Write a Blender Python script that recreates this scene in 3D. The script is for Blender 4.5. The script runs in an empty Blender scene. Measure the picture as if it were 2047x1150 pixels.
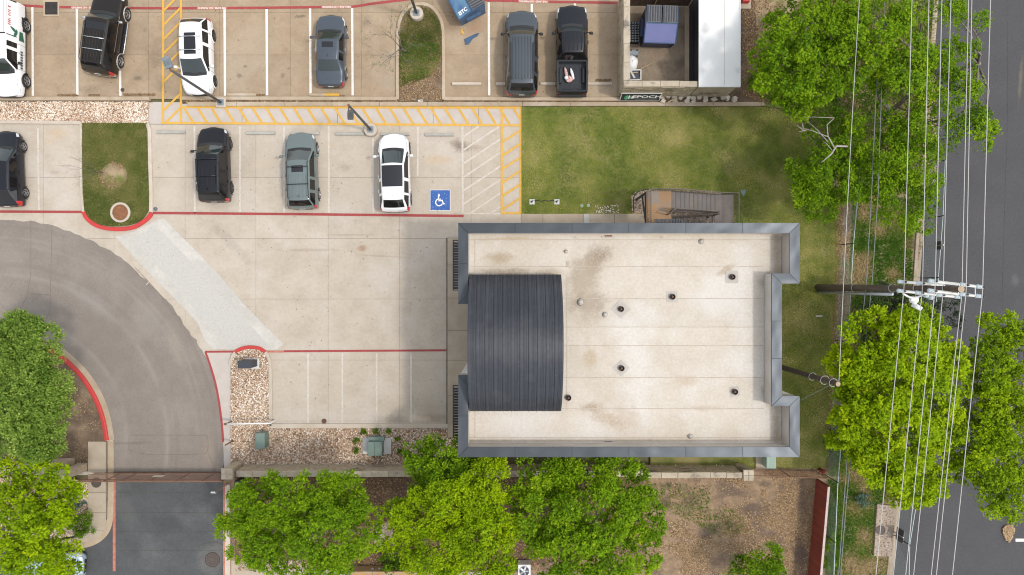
import bpy, math, random
import numpy as np
from mathutils import Vector, Matrix, Euler

random.seed(7)
RNG = np.random.default_rng(7)
SC = bpy.context.scene
COL = SC.collection

# ------------------------------------------------------------------ camera, sky, sun, exposure
HCAM = 42.0            # drone height above the paving, metres
FPX = 1364.0           # focal length in photo pixels (24 mm equivalent)
cam_d = bpy.data.cameras.new('camera')
cam_d.sensor_width = 36.0
cam_d.lens = 36.0 * FPX / 2047.0
cam_d.clip_start = 0.5
cam_d.clip_end = 2000.0
cam = bpy.data.objects.new('camera', cam_d)
cam.location = (0, 0, HCAM)
cam.rotation_euler = (0, 0, 0)
COL.objects.link(cam)
SC.camera = cam

SUN_EL, SUN_AZ = 60.5, -13.0       # elevation; azimuth from +X (image right), counter-clockwise
world = bpy.data.worlds.new('World')
SC.world = world
world.use_nodes = True
wn, wl = world.node_tree.nodes, world.node_tree.links
wn.clear()
sky = wn.new('ShaderNodeTexSky')
sky.sky_type = 'NISHITA'
sky.sun_disc = False
sky.sun_elevation = math.radians(SUN_EL)
sky.sun_rotation = math.radians(90.0 - SUN_AZ)
sky.air_density = 1.0
sky.dust_density = 1.5
sky.ozone_density = 1.0
hsv = wn.new('ShaderNodeHueSaturation')
hsv.inputs['Saturation'].default_value = 0.22
bg = wn.new('ShaderNodeBackground')
bg.inputs['Strength'].default_value = 0.15
wo = wn.new('ShaderNodeOutputWorld')
wl.new(sky.outputs[0], hsv.inputs['Color'])
wl.new(hsv.outputs[0], bg.inputs['Color'])
wl.new(bg.outputs[0], wo.inputs['Surface'])

sun_d = bpy.data.lights.new('sun', 'SUN')
sun_d.energy = 0.85
sun_d.angle = math.radians(4.5)
sun_d.color = (1.0, 0.93, 0.84)
sun = bpy.data.objects.new('sun', sun_d)
_e, _a = math.radians(SUN_EL), math.radians(SUN_AZ)
_dir = Vector((math.cos(_e) * math.cos(_a), math.cos(_e) * math.sin(_a), math.sin(_e)))
sun.rotation_euler = _dir.to_track_quat('Z', 'Y').to_euler()
sun.location = _dir * 60
COL.objects.link(sun)

SC.view_settings.view_transform = 'Standard'
SC.view_settings.look = 'None'
SC.view_settings.exposure = 1.0
SC.view_settings.gamma = 1.0
SC.view_settings.use_curve_mapping = False
SC.render.engine = 'CYCLES'
SC.cycles.max_bounces = 6
SC.cycles.diffuse_bounces = 3
SC.cycles.transparent_max_bounces = 8
SC.cycles.use_denoising = True
SC.cycles.pixel_filter_type = 'BLACKMAN_HARRIS'
SC.cycles.filter_width = 1.1


# ------------------------------------------------------------------ helpers
def P(px, py, z=0.0):
    """plan position of a photo pixel that lies at height z"""
    s = (HCAM - z) / FPX
    return Vector(((px - 1023.5) * s, (575.0 - py) * s, z))


def Q(pts, z=0.0):
    return [tuple(P(x, y, z)[:2]) for x, y in pts]


def new_obj(name, mesh, parent=None):
    o = bpy.data.objects.new(name, mesh)
    COL.objects.link(o)
    if parent is not None:
        attach(o, parent)
    return o


def attach(o, parent):
    o.parent = parent
    if parent.type == 'EMPTY' and parent.parent is None:
        o.matrix_parent_inverse = Matrix.Translation(-parent.location)


def tag(o, label=None, cat=None, group=None, kind=None):
    if label: o['label'] = label
    if cat: o['category'] = cat
    if group: o['group'] = group
    if kind: o['kind'] = kind
    return o


def thing(name, loc, label, cat, group=None, kind=None):
    o = bpy.data.objects.new(name, None)
    o.empty_display_size = 0.3
    o.location = loc
    COL.objects.link(o)
    return tag(o, label, cat, group, kind)


class MB:
    def __init__(self):
        self.v, self.f, self.m = [], [], []

    def add(self, vs, fs, mi=0):
        b = len(self.v)
        self.v += [tuple(p) for p in vs]
        self.f += [tuple(b + i for i in f) for f in fs]
        self.m += [mi] * len(fs)
        return self

    def box(self, x0, y0, z0, x1, y1, z1, mi=0, c=0.0):
        if x0 > x1: x0, x1 = x1, x0
        if y0 > y1: y0, y1 = y1, y0
        return self.prism([(x0, y0), (x1, y0), (x1, y1), (x0, y1)], z0, z1, mi, c)

    def prism(self, poly, z0, z1, mi=0, c=0.0, bottom=True):
        a = sum(poly[i][0] * poly[(i + 1) % len(poly)][1] - poly[(i + 1) % len(poly)][0] * poly[i][1] for i in range(len(poly)))
        if a < 0: poly = poly[::-1]
        n = len(poly)
        vs = [(x, y, z0) for x, y in poly]
        fs = []
        if c > 0:
            ins = inset(poly, c)
            vs += [(x, y, z1 - c) for x, y in poly] + [(x, y, z1) for x, y in ins]
            for i in range(n):
                j = (i + 1) % n
                fs += [(i, j, n + j, n + i), (n + i, n + j, 2 * n + j, 2 * n + i)]
            fs.append(tuple(range(2 * n, 3 * n)))
        else:
            vs += [(x, y, z1) for x, y in poly]
            for i in range(n):
                j = (i + 1) % n
                fs.append((i, j, n + j, n + i))
            fs.append(tuple(range(n, 2 * n)))
        if bottom:
            fs.append(tuple(range(n - 1, -1, -1)))
        return self.add(vs, fs, mi)

    def sheet(self, poly, z, mi=0):
        a = sum(poly[i][0] * poly[(i + 1) % len(poly)][1] - poly[(i + 1) % len(poly)][0] * poly[i][1] for i in range(len(poly)))
        if a < 0: poly = poly[::-1]
        return self.add([(x, y, z) for x, y in poly], [tuple(range(len(poly)))], mi)

    def obox(self, c, size, rz=0.0, mi=0, rot=None, taper=1.0):
        R = rot.to_matrix() if rot is not None else Matrix.Rotation(rz, 3, 'Z')
        hx, hy, hz = size[0] / 2, size[1] / 2, size[2] / 2
        vs = []
        for z, t in ((-hz, 1.0), (hz, taper)):
            for x, y in ((-hx, -hy), (hx, -hy), (hx, hy), (-hx, hy)):
                vs.append(Vector(c) + R @ Vector((x * t, y * t, z)))
        return self.add(vs, [(3, 2, 1, 0), (4, 5, 6, 7), (0, 1, 5, 4), (1, 2, 6, 5), (2, 3, 7, 6), (3, 0, 4, 7)], mi)

    def tube(self, pts, r, n=8, mi=0, cap=True):
        pts = [Vector(p) for p in pts]
        rs = r if isinstance(r, (list, tuple)) else [r] * len(pts)
        vs, fs = [], []
        for i, p in enumerate(pts):
            d = (pts[min(i + 1, len(pts) - 1)] - pts[max(i - 1, 0)]).normalized()
            u = d.cross(Vector((0.13, 0.21, 1.0) if abs(d.z) < 0.9 else (1.0, 0.1, 0.0))).normalized()
            w = d.cross(u)
            for k in range(n):
                a = 2 * math.pi * k / n
                vs.append(p + (u * math.cos(a) + w * math.sin(a)) * rs[i])
        for i in range(len(pts) - 1):
            for k in range(n):
                l = (k + 1) % n
                fs.append((i * n + k, i * n + l, (i + 1) * n + l, (i + 1) * n + k))
        if cap:
            fs.append(tuple(range(n - 1, -1, -1)))
            fs.append(tuple((len(pts) - 1) * n + k for k in range(n)))
        return self.add(vs, fs, mi)

    def lathe(self, c, prof, n=20, mi=0, axis='Z', caps=True):
        vs, fs = [], []
        for r, h in prof:
            for k in range(n):
                a = 2 * math.pi * k / n
                p = (r * math.cos(a), r * math.sin(a), h)
                if axis == 'X': p = (h, r * math.cos(a), r * math.sin(a))
                vs.append((c[0] + p[0], c[1] + p[1], c[2] + p[2]))
        for i in range(len(prof) - 1):
            for k in range(n):
                l = (k + 1) % n
                fs.append((i * n + k, i * n + l, (i + 1) * n + l, (i + 1) * n + k))
        if caps:
            fs.append(tuple(range(n - 1, -1, -1)))
            fs.append(tuple((len(prof) - 1) * n + k for k in range(n)))
        return self.add(vs, fs, mi)

    def strip(self, path, w, z0, z1, mi=0, c=0.02):
        """a kerb or painted band along a plan path"""
        L, Rr = offset_path(path, w / 2), offset_path(path, -w / 2)
        for i in range(len(path) - 1):
            q = [L[i], Rr[i], Rr[i + 1], L[i + 1]]
            if z1 is None:
                self.sheet(q, z0, mi)
            else:
                n = 4
                mid = lambda a, b, t: (a[0] + (b[0] - a[0]) * t, a[1] + (b[1] - a[1]) * t)
                t = min(0.45, c / w)
                vs = []
                for a, b in ((L[i], Rr[i]), (L[i + 1], Rr[i + 1])):
                    m1, m2 = mid(a, b, t), mid(a, b, 1 - t)
                    vs += [(*a, z0), (*a, z1 - c), (*m1, z1), (*m2, z1), (*b, z1 - c), (*b, z0)]
                fs = [(k, k + 1, 6 + k + 1, 6 + k) for k in range(5)]
                if i == 0: fs.append((5, 4, 3, 2, 1, 0))
                if i == len(path) - 2: fs.append((6, 7, 8, 9, 10, 11))
                self.add(vs, fs, mi)
        return self

    def mesh(self, name, mats, smooth=False):
        me = bpy.data.meshes.new(name)
        me.from_pydata(self.v, [], self.f)
        if not isinstance(mats, (list, tuple)): mats = [mats]
        for m in mats: me.materials.append(m)
        if len(mats) > 1:
            me.polygons.foreach_set('material_index', self.m)
        if smooth:
            me.polygons.foreach_set('use_smooth', [True] * len(me.polygons))
        me.update()
        return me

    def build(self, name, mats, parent=None, smooth=False):
        o = new_obj(name, self.mesh(name, mats, smooth), parent)
        return o


def inset(poly, d):
    n = len(poly)
    out = []
    for i in range(n):
        p0, p1, p2 = Vector(poly[i - 1]), Vector(poly[i]), Vector(poly[(i + 1) % n])
        e1, e2 = (p1 - p0), (p2 - p1)
        if e1.length < 1e-6 or e2.length < 1e-6:
            out.append(tuple(p1)); continue
        e1.normalize(); e2.normalize()
        n1, n2 = Vector((-e1.y, e1.x)), Vector((-e2.y, e2.x))
        b = n1 + n2
        k = b.dot(n1)
        b = b / k if k > 0.2 else n1
        out.append(tuple(p1 + b * d))
    return out


def offset_path(path, d):
    out = []
    n = len(path)
    for i in range(n):
        p = Vector(path[i])
        a = (p - Vector(path[i - 1])).normalized() if i > 0 else None
        b = (Vector(path[i + 1]) - p).normalized() if i < n - 1 else None
        if a is None: a = b
        if b is None: b = a
        n1, n2 = Vector((-a.y, a.x)), Vector((-b.y, b.x))
        m = (n1 + n2)
        k = m.dot(n1)
        m = m / k if k > 0.3 else n1
        out.append(tuple(p + m * d))
    return out


def smooth_path(pts, k=2):
    for _ in range(k):
        q = [pts[0]]
        for a, b in zip(pts, pts[1:]):
            q.append((a[0] * .75 + b[0] * .25, a[1] * .75 + b[1] * .25))
            q.append((a[0] * .25 + b[0] * .75, a[1] * .25 + b[1] * .75))
        q.append(pts[-1])
        pts = q
    return pts


def clip_poly(poly, x0, y0, x1, y1):
    def cut(ps, ins, inter):
        out = []
        for i in range(len(ps)):
            a, b = ps[i - 1], ps[i]
            if ins(b):
                if not ins(a): out.append(inter(a, b))
                out.append(b)
            elif ins(a):
                out.append(inter(a, b))
        return out
    ix = lambda X: (lambda a, b: (X, a[1] + (b[1] - a[1]) * (X - a[0]) / (b[0] - a[0])))
    iy = lambda Y: (lambda a, b: (a[0] + (b[0] - a[0]) * (Y - a[1]) / (b[1] - a[1]), Y))
    for ins, it in ((lambda p: p[0] >= x0, ix(x0)), (lambda p: p[0] <= x1, ix(x1)),
                    (lambda p: p[1] >= y0, iy(y0)), (lambda p: p[1] <= y1, iy(y1))):
        poly = cut(poly, ins, it)
        if len(poly) < 3: return []
    out = []
    for p in poly:
        if not out or (abs(p[0] - out[-1][0]) + abs(p[1] - out[-1][1])) > 1e-4: out.append(p)
    if len(out) > 2 and abs(out[0][0] - out[-1][0]) + abs(out[0][1] - out[-1][1]) < 1e-4: out.pop()
    return out if len(out) >= 3 else []


def in_poly(x, y, poly):
    ins = np.zeros(len(x), bool)
    j = len(poly) - 1
    for i in range(len(poly)):
        xi, yi = poly[i]; xj, yj = poly[j]
        c = ((yi > y) != (yj > y)) & (x < (xj - xi) * (y - yi) / ((yj - yi) + 1e-12) + xi)
        ins ^= c
        j = i
    return ins


def scatter(poly, n):
    xs = [p[0] for p in poly]; ys = [p[1] for p in poly]
    x = RNG.uniform(min(xs), max(xs), n); y = RNG.uniform(min(ys), max(ys), n)
    k = in_poly(x, y, poly)
    return x[k], y[k]


def area(poly):
    return abs(sum(poly[i][0] * poly[(i + 1) % len(poly)][1] - poly[(i + 1) % len(poly)][0] * poly[i][1] for i in range(len(poly)))) / 2


def np_mesh(name, verts, faces, material, tint=None):
    """verts (N,3), faces (M,k) -> mesh; tint: one value per face"""
    me = bpy.data.meshes.new(name)
    n, (m, k) = len(verts), faces.shape
    me.vertices.add(n)
    me.vertices.foreach_set('co', np.ascontiguousarray(verts, np.float32).ravel())
    me.loops.add(m * k)
    me.loops.foreach_set('vertex_index', np.ascontiguousarray(faces, np.int32).ravel())
    me.polygons.add(m)
    me.polygons.foreach_set('loop_start', np.arange(0, m * k, k, dtype=np.int32))
    me.polygons.foreach_set('loop_total', np.full(m, k, np.int32))
    if tint is not None:
        a = me.attributes.new('tint', 'FLOAT', 'FACE')
        a.data.foreach_set('value', np.ascontiguousarray(tint, np.float32))
    me.materials.append(material)
    me.update(calc_edges=True)
    return me


def vnoise(x, y, s, seed=0):
    """smooth value noise in plan, 0..1"""
    g = np.random.default_rng(seed).random((64, 64))
    u, v = x / s + 1000, y / s + 1000
    i, j = np.floor(u).astype(int), np.floor(v).astype(int)
    fu, fv = u - i, v - j
    fu, fv = fu * fu * (3 - 2 * fu), fv * fv * (3 - 2 * fv)
    G = lambda a, b: g[a % 64, b % 64]
    return (G(i, j) * (1 - fu) + G(i + 1, j) * fu) * (1 - fv) + (G(i, j + 1) * (1 - fu) + G(i + 1, j + 1) * fu) * fv


# ------------------------------------------------------------------ materials
def mat(name, c1, c2=None, scale=4.0, rough=0.8, metal=0.0, big=None, speck=None, bump=None,
        coat=0.0, rand=0.0, stains=(), attr=None, island=None, spec=0.5, detail=6, stretch=None, trans=0.0, tracks=(), mottle=None):
    m = bpy.data.materials.new(name)
    m.use_nodes = True
    N, L = m.node_tree.nodes, m.node_tree.links
    b = N['Principled BSDF']
    b.inputs['Roughness'].default_value = rough
    b.inputs['Metallic'].default_value = metal
    b.inputs['Specular IOR Level'].default_value = spec
    if coat:
        b.inputs['Coat Weight'].default_value = coat
        b.inputs['Coat Roughness'].default_value = 0.04
    geo = N.new('ShaderNodeNewGeometry')
    pos = geo.outputs['Position']
    if stretch:
        mp = N.new('ShaderNodeMapping'); mp.inputs['Scale'].default_value = stretch
        L.new(pos, mp.inputs['Vector']); pos = mp.outputs[0]

    def noise(s, d=detail, r=0.6):
        n = N.new('ShaderNodeTexNoise')
        n.inputs['Scale'].default_value = s; n.inputs['Detail'].default_value = d; n.inputs['Roughness'].default_value = r
        L.new(pos, n.inputs['Vector'])
        return n.outputs['Fac']

    def mix(f, a, bcol, blend='MIX'):
        x = N.new('ShaderNodeMix'); x.data_type = 'RGBA'; x.blend_type = blend
        if hasattr(f, 'default_value') and not isinstance(f, float): L.new(f, x.inputs[0])
        else: x.inputs[0].default_value = f
        for k, val in ((6, a), (7, bcol)):
            if isinstance(val, (tuple, list)): x.inputs[k].default_value = (*val[:3], 1)
            else: L.new(val, x.inputs[k])
        return x.outputs[2]

    def rng(f, a, bb, c=0.0, d=1.0, smooth=True):
        r = N.new('ShaderNodeMapRange')
        if smooth: r.interpolation_type = 'SMOOTHSTEP'
        L.new(f, r.inputs[0])
        for k, val in zip((1, 2, 3, 4), (a, bb, c, d)): r.inputs[k].default_value = val
        return r.outputs[0]

    def mul(a, bb):
        x = N.new('ShaderNodeMath'); x.operation = 'MULTIPLY'
        for k, val in ((0, a), (1, bb)):
            if isinstance(val, float): x.inputs[k].default_value = val
            else: L.new(val, x.inputs[k])
        return x.outputs[0]

    col = c1
    if attr:                                   # colours picked by the 'tint' of each face
        at = N.new('ShaderNodeAttribute'); at.attribute_name = 'tint'
        cr = N.new('ShaderNodeValToRGB')
        cr.color_ramp.interpolation = 'LINEAR'
        el = cr.color_ramp.elements
        while len(el) < len(attr): el.new(0.5)
        for e, (p, c) in zip(el, attr):
            e.position = p; e.color = (*c, 1)
        L.new(at.outputs['Fac'], cr.inputs[0])
        col = cr.outputs[0]
    elif c2 is not None:
        col = mix(rng(noise(scale), 0.3, 0.7), c1, c2)
    if big:                                    # (scale, colour, lo, hi)
        col = mix(rng(noise(big[0], 3), big[2], big[3]), col, big[1])
    if mottle:                                 # (scale, amount): fine cloudy variation
        col = mix(1.0, col, rng2(N, L, rng(noise(mottle[0], 8, 0.68), 0.25, 0.75), 1 - mottle[1], 1 + mottle[1]), 'MULTIPLY')
    for (cx, cy, sc_, tc, lo, hi, stg) in tracks:   # tyre wear following a curve about (cx, cy)
        sb = N.new('ShaderNodeVectorMath'); sb.operation = 'DISTANCE'
        L.new(geo.outputs['Position'], sb.inputs[0]); sb.inputs[1].default_value = (cx, cy, 0)
        cx_ = N.new('ShaderNodeCombineXYZ'); L.new(sb.outputs['Value'], cx_.inputs[0])
        nz = N.new('ShaderNodeTexNoise'); nz.inputs['Scale'].default_value = sc_; nz.inputs['Detail'].default_value = 3
        L.new(cx_.outputs[0], nz.inputs['Vector'])
        col = mix(mul(mul(rng(nz.outputs['Fac'], lo, hi), rng(noise(.5, 4), .3, .65)), stg), col, tc)
    if rand:
        oi = N.new('ShaderNodeObjectInfo')
        col = mix(1.0, col, rng2(N, L, oi.outputs['Random'], 1 - rand, 1 + rand), 'MULTIPLY')
    if island:
        col = mix(1.0, col, rng2(N, L, geo.outputs['Random Per Island'], 1 - island, 1 + island), 'MULTIPLY')
    if stains:
        sn = noise(1.7, 6, 0.65); fine = noise(9.0, 5, 0.7)
        for (sx, sy, rx, ry, rot, sc, st) in stains:
            mp = N.new('ShaderNodeMapping'); mp.vector_type = 'TEXTURE'
            mp.inputs['Location'].default_value = (sx, sy, 0)
            mp.inputs['Rotation'].default_value = (0, 0, rot)
            mp.inputs['Scale'].default_value = (rx, ry, 1e6)
            L.new(geo.outputs['Position'], mp.inputs['Vector'])
            ln = N.new('ShaderNodeVectorMath'); ln.operation = 'LENGTH'
            L.new(mp.outputs[0], ln.inputs[0])
            ad = N.new('ShaderNodeMath'); ad.operation = 'MULTIPLY_ADD'
            L.new(sn, ad.inputs[0]); ad.inputs[1].default_value = 1.5
            L.new(ln.outputs['Value'], ad.inputs[2])
            f = rng(ad.outputs[0], 1.85, 0.95)
            f = mul(f, rng(fine, 0.30, 0.66, 0.42, 1.0))
            col = mix(mul(f, float(st)), col, sc)
    if speck:                                  # (scale, colour, threshold lo, hi, strength)
        f = mul(rng(noise(speck[0], 2, 0.5), speck[2], speck[3]), float(speck[4]))
        col = mix(f, col, speck[1])
    if isinstance(col, (tuple, list)):
        b.inputs['Base Color'].default_value = (*col[:3], 1)
    else:
        L.new(col, b.inputs['Base Color'])
    if bump:
        bp = N.new('ShaderNodeBump'); bp.inputs['Strength'].default_value = bump[1]; bp.inputs['Distance'].default_value = bump[2] if len(bump) > 2 else 0.02
        L.new(noise(bump[0], 4), bp.inputs['Height'])
        L.new(bp.outputs[0], b.inputs['Normal'])
    if trans:
        tr = N.new('ShaderNodeBsdfTranslucent')
        mx = N.new('ShaderNodeMixShader'); mx.inputs[0].default_value = trans
        if isinstance(col, (tuple, list)): tr.inputs['Color'].default_value = (*col[:3], 1)
        else: L.new(col, tr.inputs['Color'])
        L.new(b.outputs[0], mx.inputs[1]); L.new(tr.outputs[0], mx.inputs[2])
        L.new(mx.outputs[0], N['Material Output'].inputs['Surface'])
    return m


def rng2(N, L, f, a, b):
    r = N.new('ShaderNodeMapRange')
    L.new(f, r.inputs[0]); r.inputs[3].default_value = a; r.inputs[4].default_value = b
    cb = N.new('ShaderNodeCombineColor')
    for k in range(3): L.new(r.outputs[0], cb.inputs[k])
    return cb.outputs[0]


def st(px, py, rx, ry, rot, c, s, z=0.0):
    """stain at a photo pixel: radii in photo pixels"""
    p = P(px, py, z); k = (HCAM - z) / FPX * (1.28 if z > 5 else 1.0)
    return (p.x, p.y, rx * k, ry * k, math.radians(rot), c, s)


BROWN, OILY, RUST = (.18, .115, .065), (.075, .062, .05), (.34, .20, .10)
M = {}
YARD_DARK = [(1335, 972, 16, 10, 0), (1378, 1002, 26, 16, 10), (1425, 1058, 50, 22, 20), (1408, 1062, 22, 16, 0), (1505, 1015, 44, 20, 10), (1530, 968, 18, 9, 0), (1562, 975, 12, 12, 0), (1450, 1120, 44, 26, 15), (1604, 1000, 18, 60, 4), (1598, 1110, 18, 60, 4), (1330, 1010, 20, 20, 0), (1470, 985, 40, 12, 0), (1310, 1140, 24, 16, 0)]
M['lot_pale'] = mat('pale_concrete', (.455, .395, .32), (.405, .345, .275), 0.9, .85, mottle=(5, .07),
    big=(.30, (.47, .42, .36), .45, .7), rand=.035, speck=(26, (.30, .25, .20), .66, .74, .35), bump=(60, .12, .01),
    stains=[st(918, 291, 22, 17, 0, (.14, .105, .075), .9), st(945, 295, 24, 9, 0, BROWN, .4), st(723, 496, 12, 8, 0, (.25, .12, .05), .75),
            st(875, 320, 36, 12, 0, (.47, .33, .19), .6), st(690, 335, 22, 10, 0, BROWN, .35), st(660, 290, 12, 10, 0, (.46, .33, .19), .5), st(115, 268, 26, 14, 0, (.47, .34, .21), .6),
            st(100, 283, 14, 10, 0, (.47, .33, .20), .5), st(860, 835, 50, 12, 0, BROWN, .45), st(790, 838, 30, 10, 0, OILY, .3),
            st(620, 500, 70, 4, 0, BROWN, .35), st(700, 470, 60, 3, 0, BROWN, .3), st(760, 512, 70, 2.5, -3, BROWN, .35), st(560, 520, 80, 30, 10, (.36, .29, .21), .45),
            st(455, 480, 60, 14, -45, OILY, .25), st(530, 330, 40, 40, 0, (.47, .40, .30), .5), st(340, 380, 30, 60, 0, (.47, .41, .33), .5),
            st(860, 430, 120, 5, 0, (.33, .25, .17), .5), st(1130, 437, 140, 8, 0, (.42, .29, .16), .6), st(110, 345, 16, 5, 0, OILY, .3), st(730, 350, 40, 60, 0, (.47, .39, .29), .4)])
M['lot_tan'] = mat('tan_concrete', (.345, .26, .172), (.285, .21, .136), 1.1, .88, mottle=(5, .09),
    big=(.25, (.37, .295, .21), .45, .72), rand=.05, speck=(22, (.17, .12, .08), .64, .73, .5), bump=(55, .15, .01),
    stains=[st(275, 157, 14, 7, 0, OILY, .7), st(490, 133, 6, 4, 0, OILY, .6), st(478, 152, 6, 6, 0, OILY, .6), st(565, 152, 6, 7, 0, OILY, .5),
            st(577, 137, 4, 3, 0, OILY, .8), st(600, 33, 18, 4, 8, OILY, .7), st(290, 60, 7, 6, 0, OILY, .4), st(310, 110, 20, 40, 0, OILY, .3),
            st(385, 205, 200, 3, 0, (.15, .1, .06), .3), st(950, 55, 40, 16, 25, (.30, .16, .08), .6), st(905, 40, 26, 34, 0, (.23, .15, .09), .7), st(1010, 80, 12, 60, 0, (.24, .18, .12), .5),
            st(180, 180, 30, 12, 0, OILY, .4), st(660, 120, 40, 60, 0, (.26, .2, .14), .35), st(520, 80, 40, 60, 0, (.36, .30, .22), .5), st(1200, 110, 12, 60, 0, (.38, .29, .19), .5),
            st(775, 165, 22, 16, 0, (.27, .23, .18), .5), st(840, 30, 60, 14, 0, (.22, .15, .10), .4)])
M['joint'] = mat('joint_filler', (.20, .165, .13), (.13, .105, .08), 3, .95)
M['crack'] = mat('dark_crack', (.05, .045, .04), (.09, .08, .07), 6, .95)
M['grass_dull'] = mat('dull_grass_blades', None, attr=[(0, (.065, .09, .018)), (.4, (.12, .145, .032)), (.7, (.22, .195, .07)), (1, (.40, .31, .16))], rough=.7, trans=.25, spec=.1)
M['gutter'] = mat('kerb_concrete', (.40, .32, .23), (.34, .265, .18), 1.6, .9, rand=.06, big=(.5, (.46, .39, .31), .5, .75), speck=(18, (.2, .15, .1), .62, .72, .4), bump=(40, .15, .01))
M['kerb_pale'] = mat('pale_kerb_concrete', (.50, .44, .37), (.45, .38, .30), 1.6, .9, rand=.05, speck=(18, (.25, .2, .15), .66, .74, .3), bump=(40, .12, .01))
M['walk'] = mat('walk_concrete', (.43, .375, .33), (.47, .43, .39), 1.2, .88, rand=.03, speck=(30, (.28, .24, .2), .62, .72, .25), bump=(50, .1, .01))
M['sidewalk'] = mat('sidewalk_concrete', (.41, .345, .265), (.36, .295, .22), 1.3, .88, rand=.05, speck=(24, (.22, .17, .12), .63, .73, .35), bump=(50, .12, .01))
M['patch'] = mat('new_pale_concrete', (.465, .445, .40), (.42, .405, .37), 1.0, .9, mottle=(5, .08), big=(.3, (.54, .51, .46), .45, .7), bump=(60, .1, .01))
M['aggregate'] = mat('exposed_aggregate', (.48, .46, .425), (.42, .405, .375), 14, .9, mottle=(7, .06), speck=(15, (.27, .24, .21), .60, .68, .65), bump=(25, .4, .015))
M['asphalt_drive'] = mat('worn_grey_asphalt', (.212, .182, .155), (.19, .163, .14), 1.3, .92, mottle=(7, .10), tracks=[(-31.5, -9.5, 1.1, (.265, .235, .205), .5, .68, .8), (-31.5, -9.5, 1.7, (.165, .138, .115), .54, .68, .55)],
    big=(.3, (.235, .205, .175), .45, .70), speck=(40, (.34, .31, .28), .58, .70, .4), bump=(90, .25, .01),
    stains=[st(70, 630, 34, 14, 5, (.15, .14, .13), .7), st(110, 665, 22, 18, 0, (.16, .145, .13), .5), st(350, 690, 20, 60, 20, (.31, .27, .22), .6),
            st(210, 690, 40, 90, 38, (.20, .165, .135), .55), st(180, 600, 80, 22, -38, (.28, .255, .23), .5), st(280, 540, 60, 20, -35, (.19, .16, .135), .4),
            st(300, 640, 30, 60, 30, (.28, .25, .225), .5), st(418, 900, 14, 50, 0, (.27, .21, .16), .6), st(260, 886, 60, 4, 2, (.10, .09, .08), .5)])
M['asphalt_dark'] = mat('dark_sealed_asphalt', (.076, .079, .080), (.062, .064, .066), .8, .85, mottle=(6, .14), big=(.3, (.105, .107, .107), .5, .72),
    speck=(30, (.18, .18, .17), .68, .76, .4), bump=(80, .2, .01),
    stains=[st(340, 1050, 40, 22, 0, (.045, .045, .045), .6), st(425, 1119, 40, 42, 0, (.15, .145, .135), .7), st(250, 1020, 24, 60, 30, (.12, .12, .115), .5)])
M['street'] = mat('street_asphalt', (.060, .058, .062), (.052, .051, .054), .7, .85, mottle=(7, .12), big=(.35, (.066, .064, .067), .5, .75),
    speck=(26, (.2, .2, .19), .66, .75, .5), bump=(80, .2, .01), stains=[st(2040, 160, 5, 60, -4, (.17, .14, .08), .6), st(2028, 560, 10, 16, 0, (.12, .118, .118), .6)])
M['white_paint'] = mat('white_line_paint', (.74, .72, .68), (.66, .62, .55), 5, .7, speck=(14, (.42, .35, .27), .58, .70, .55))
M['faint_paint'] = mat('faded_white_line_paint', (.57, .53, .47), (.50, .45, .39), 4, .8, speck=(12, (.42, .36, .29), .5, .66, .6))
M['yellow_paint'] = mat('yellow_line_paint', (.62, .36, .055), (.56, .31, .045), 4, .7, speck=(12, (.42, .32, .18), .55, .68, .6))
M['red_paint'] = mat('red_line_paint', (.33, .045, .045), (.27, .04, .04), 3, .7, speck=(16, (.36, .22, .17), .62, .71, .55))
M['red_kerb'] = mat('bright_red_kerb_paint', (.50, .035, .03), (.42, .04, .035), 3, .6, speck=(15, (.45, .25, .18), .66, .74, .5))
M['red_faded'] = mat('faded_red_paint', (.40, .10, .07), (.44, .2, .14), 3, .8, speck=(15, (.42, .3, .2), .55, .7, .6))
M['blue_paint'] = mat('blue_parking_paint', (.025, .085, .30), (.03, .11, .36), 6, .65, speck=(11, (.32, .4, .6), .62, .70, .6))
M['soil'] = mat('bare_soil', (.155, .105, .068), (.10, .068, .045), 2.2, .95, big=(.5, (.23, .17, .11), .48, .7), speck=(20, (.34, .25, .15), .62, .72, .6), bump=(18, .6, .03))
M['yard'] = mat('littered_yard_soil', (.30, .205, .125), (.21, .145, .09), 2.0, .95, mottle=(5, .25), stains=[st(x, y, rx, ry, r, (.105, .073, .054), .95) for x, y, rx, ry, r in YARD_DARK], big=(.42, (.15, .105, .075), .50, .64), speck=(16, (.40, .29, .17), .6, .7, .6), bump=(16, .6, .03))
M['mulch'] = mat('dark_mulch', (.085, .05, .032), (.13, .08, .05), 5, .95, speck=(22, (.30, .21, .13), .62, .7, .6), bump=(20, .8, .03))
M['rough_ground'] = mat('rough_grass_ground', (.24, .185, .105), (.36, .27, .165), 1.6, .95, big=(.6, (.12, .16, .03), .47, .62), bump=(15, .6, .03))
M['lawn_soil'] = mat('lawn_thatch', (.10, .125, .024), (.19, .19, .055), 1.5, .95, big=(.35, (.27, .235, .095), .46, .68), bump=(25, .5, .03))
M['base'] = mat('distant_ground', (.10, .105, .04), (.15, .13, .07), .15, .95)
M['gravel'] = mat('river_gravel', None, attr=[(0, (.13, .07, .04)), (.25, (.33, .20, .12)), (.55, (.56, .405, .28)), (.82, (.74, .62, .49)), (1, (.82, .76, .68))], rough=.75)
M['gravel_bed'] = mat('gravel_bed_soil', (.32, .22, .15), (.38, .27, .19), 6, .95)
M['litter'] = mat('dry_leaf_litter', None, attr=[(0, (.09, .055, .03)), (.4, (.24, .145, .07)), (.75, (.40, .27, .14)), (1, (.52, .40, .25))], rough=.85)
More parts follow.
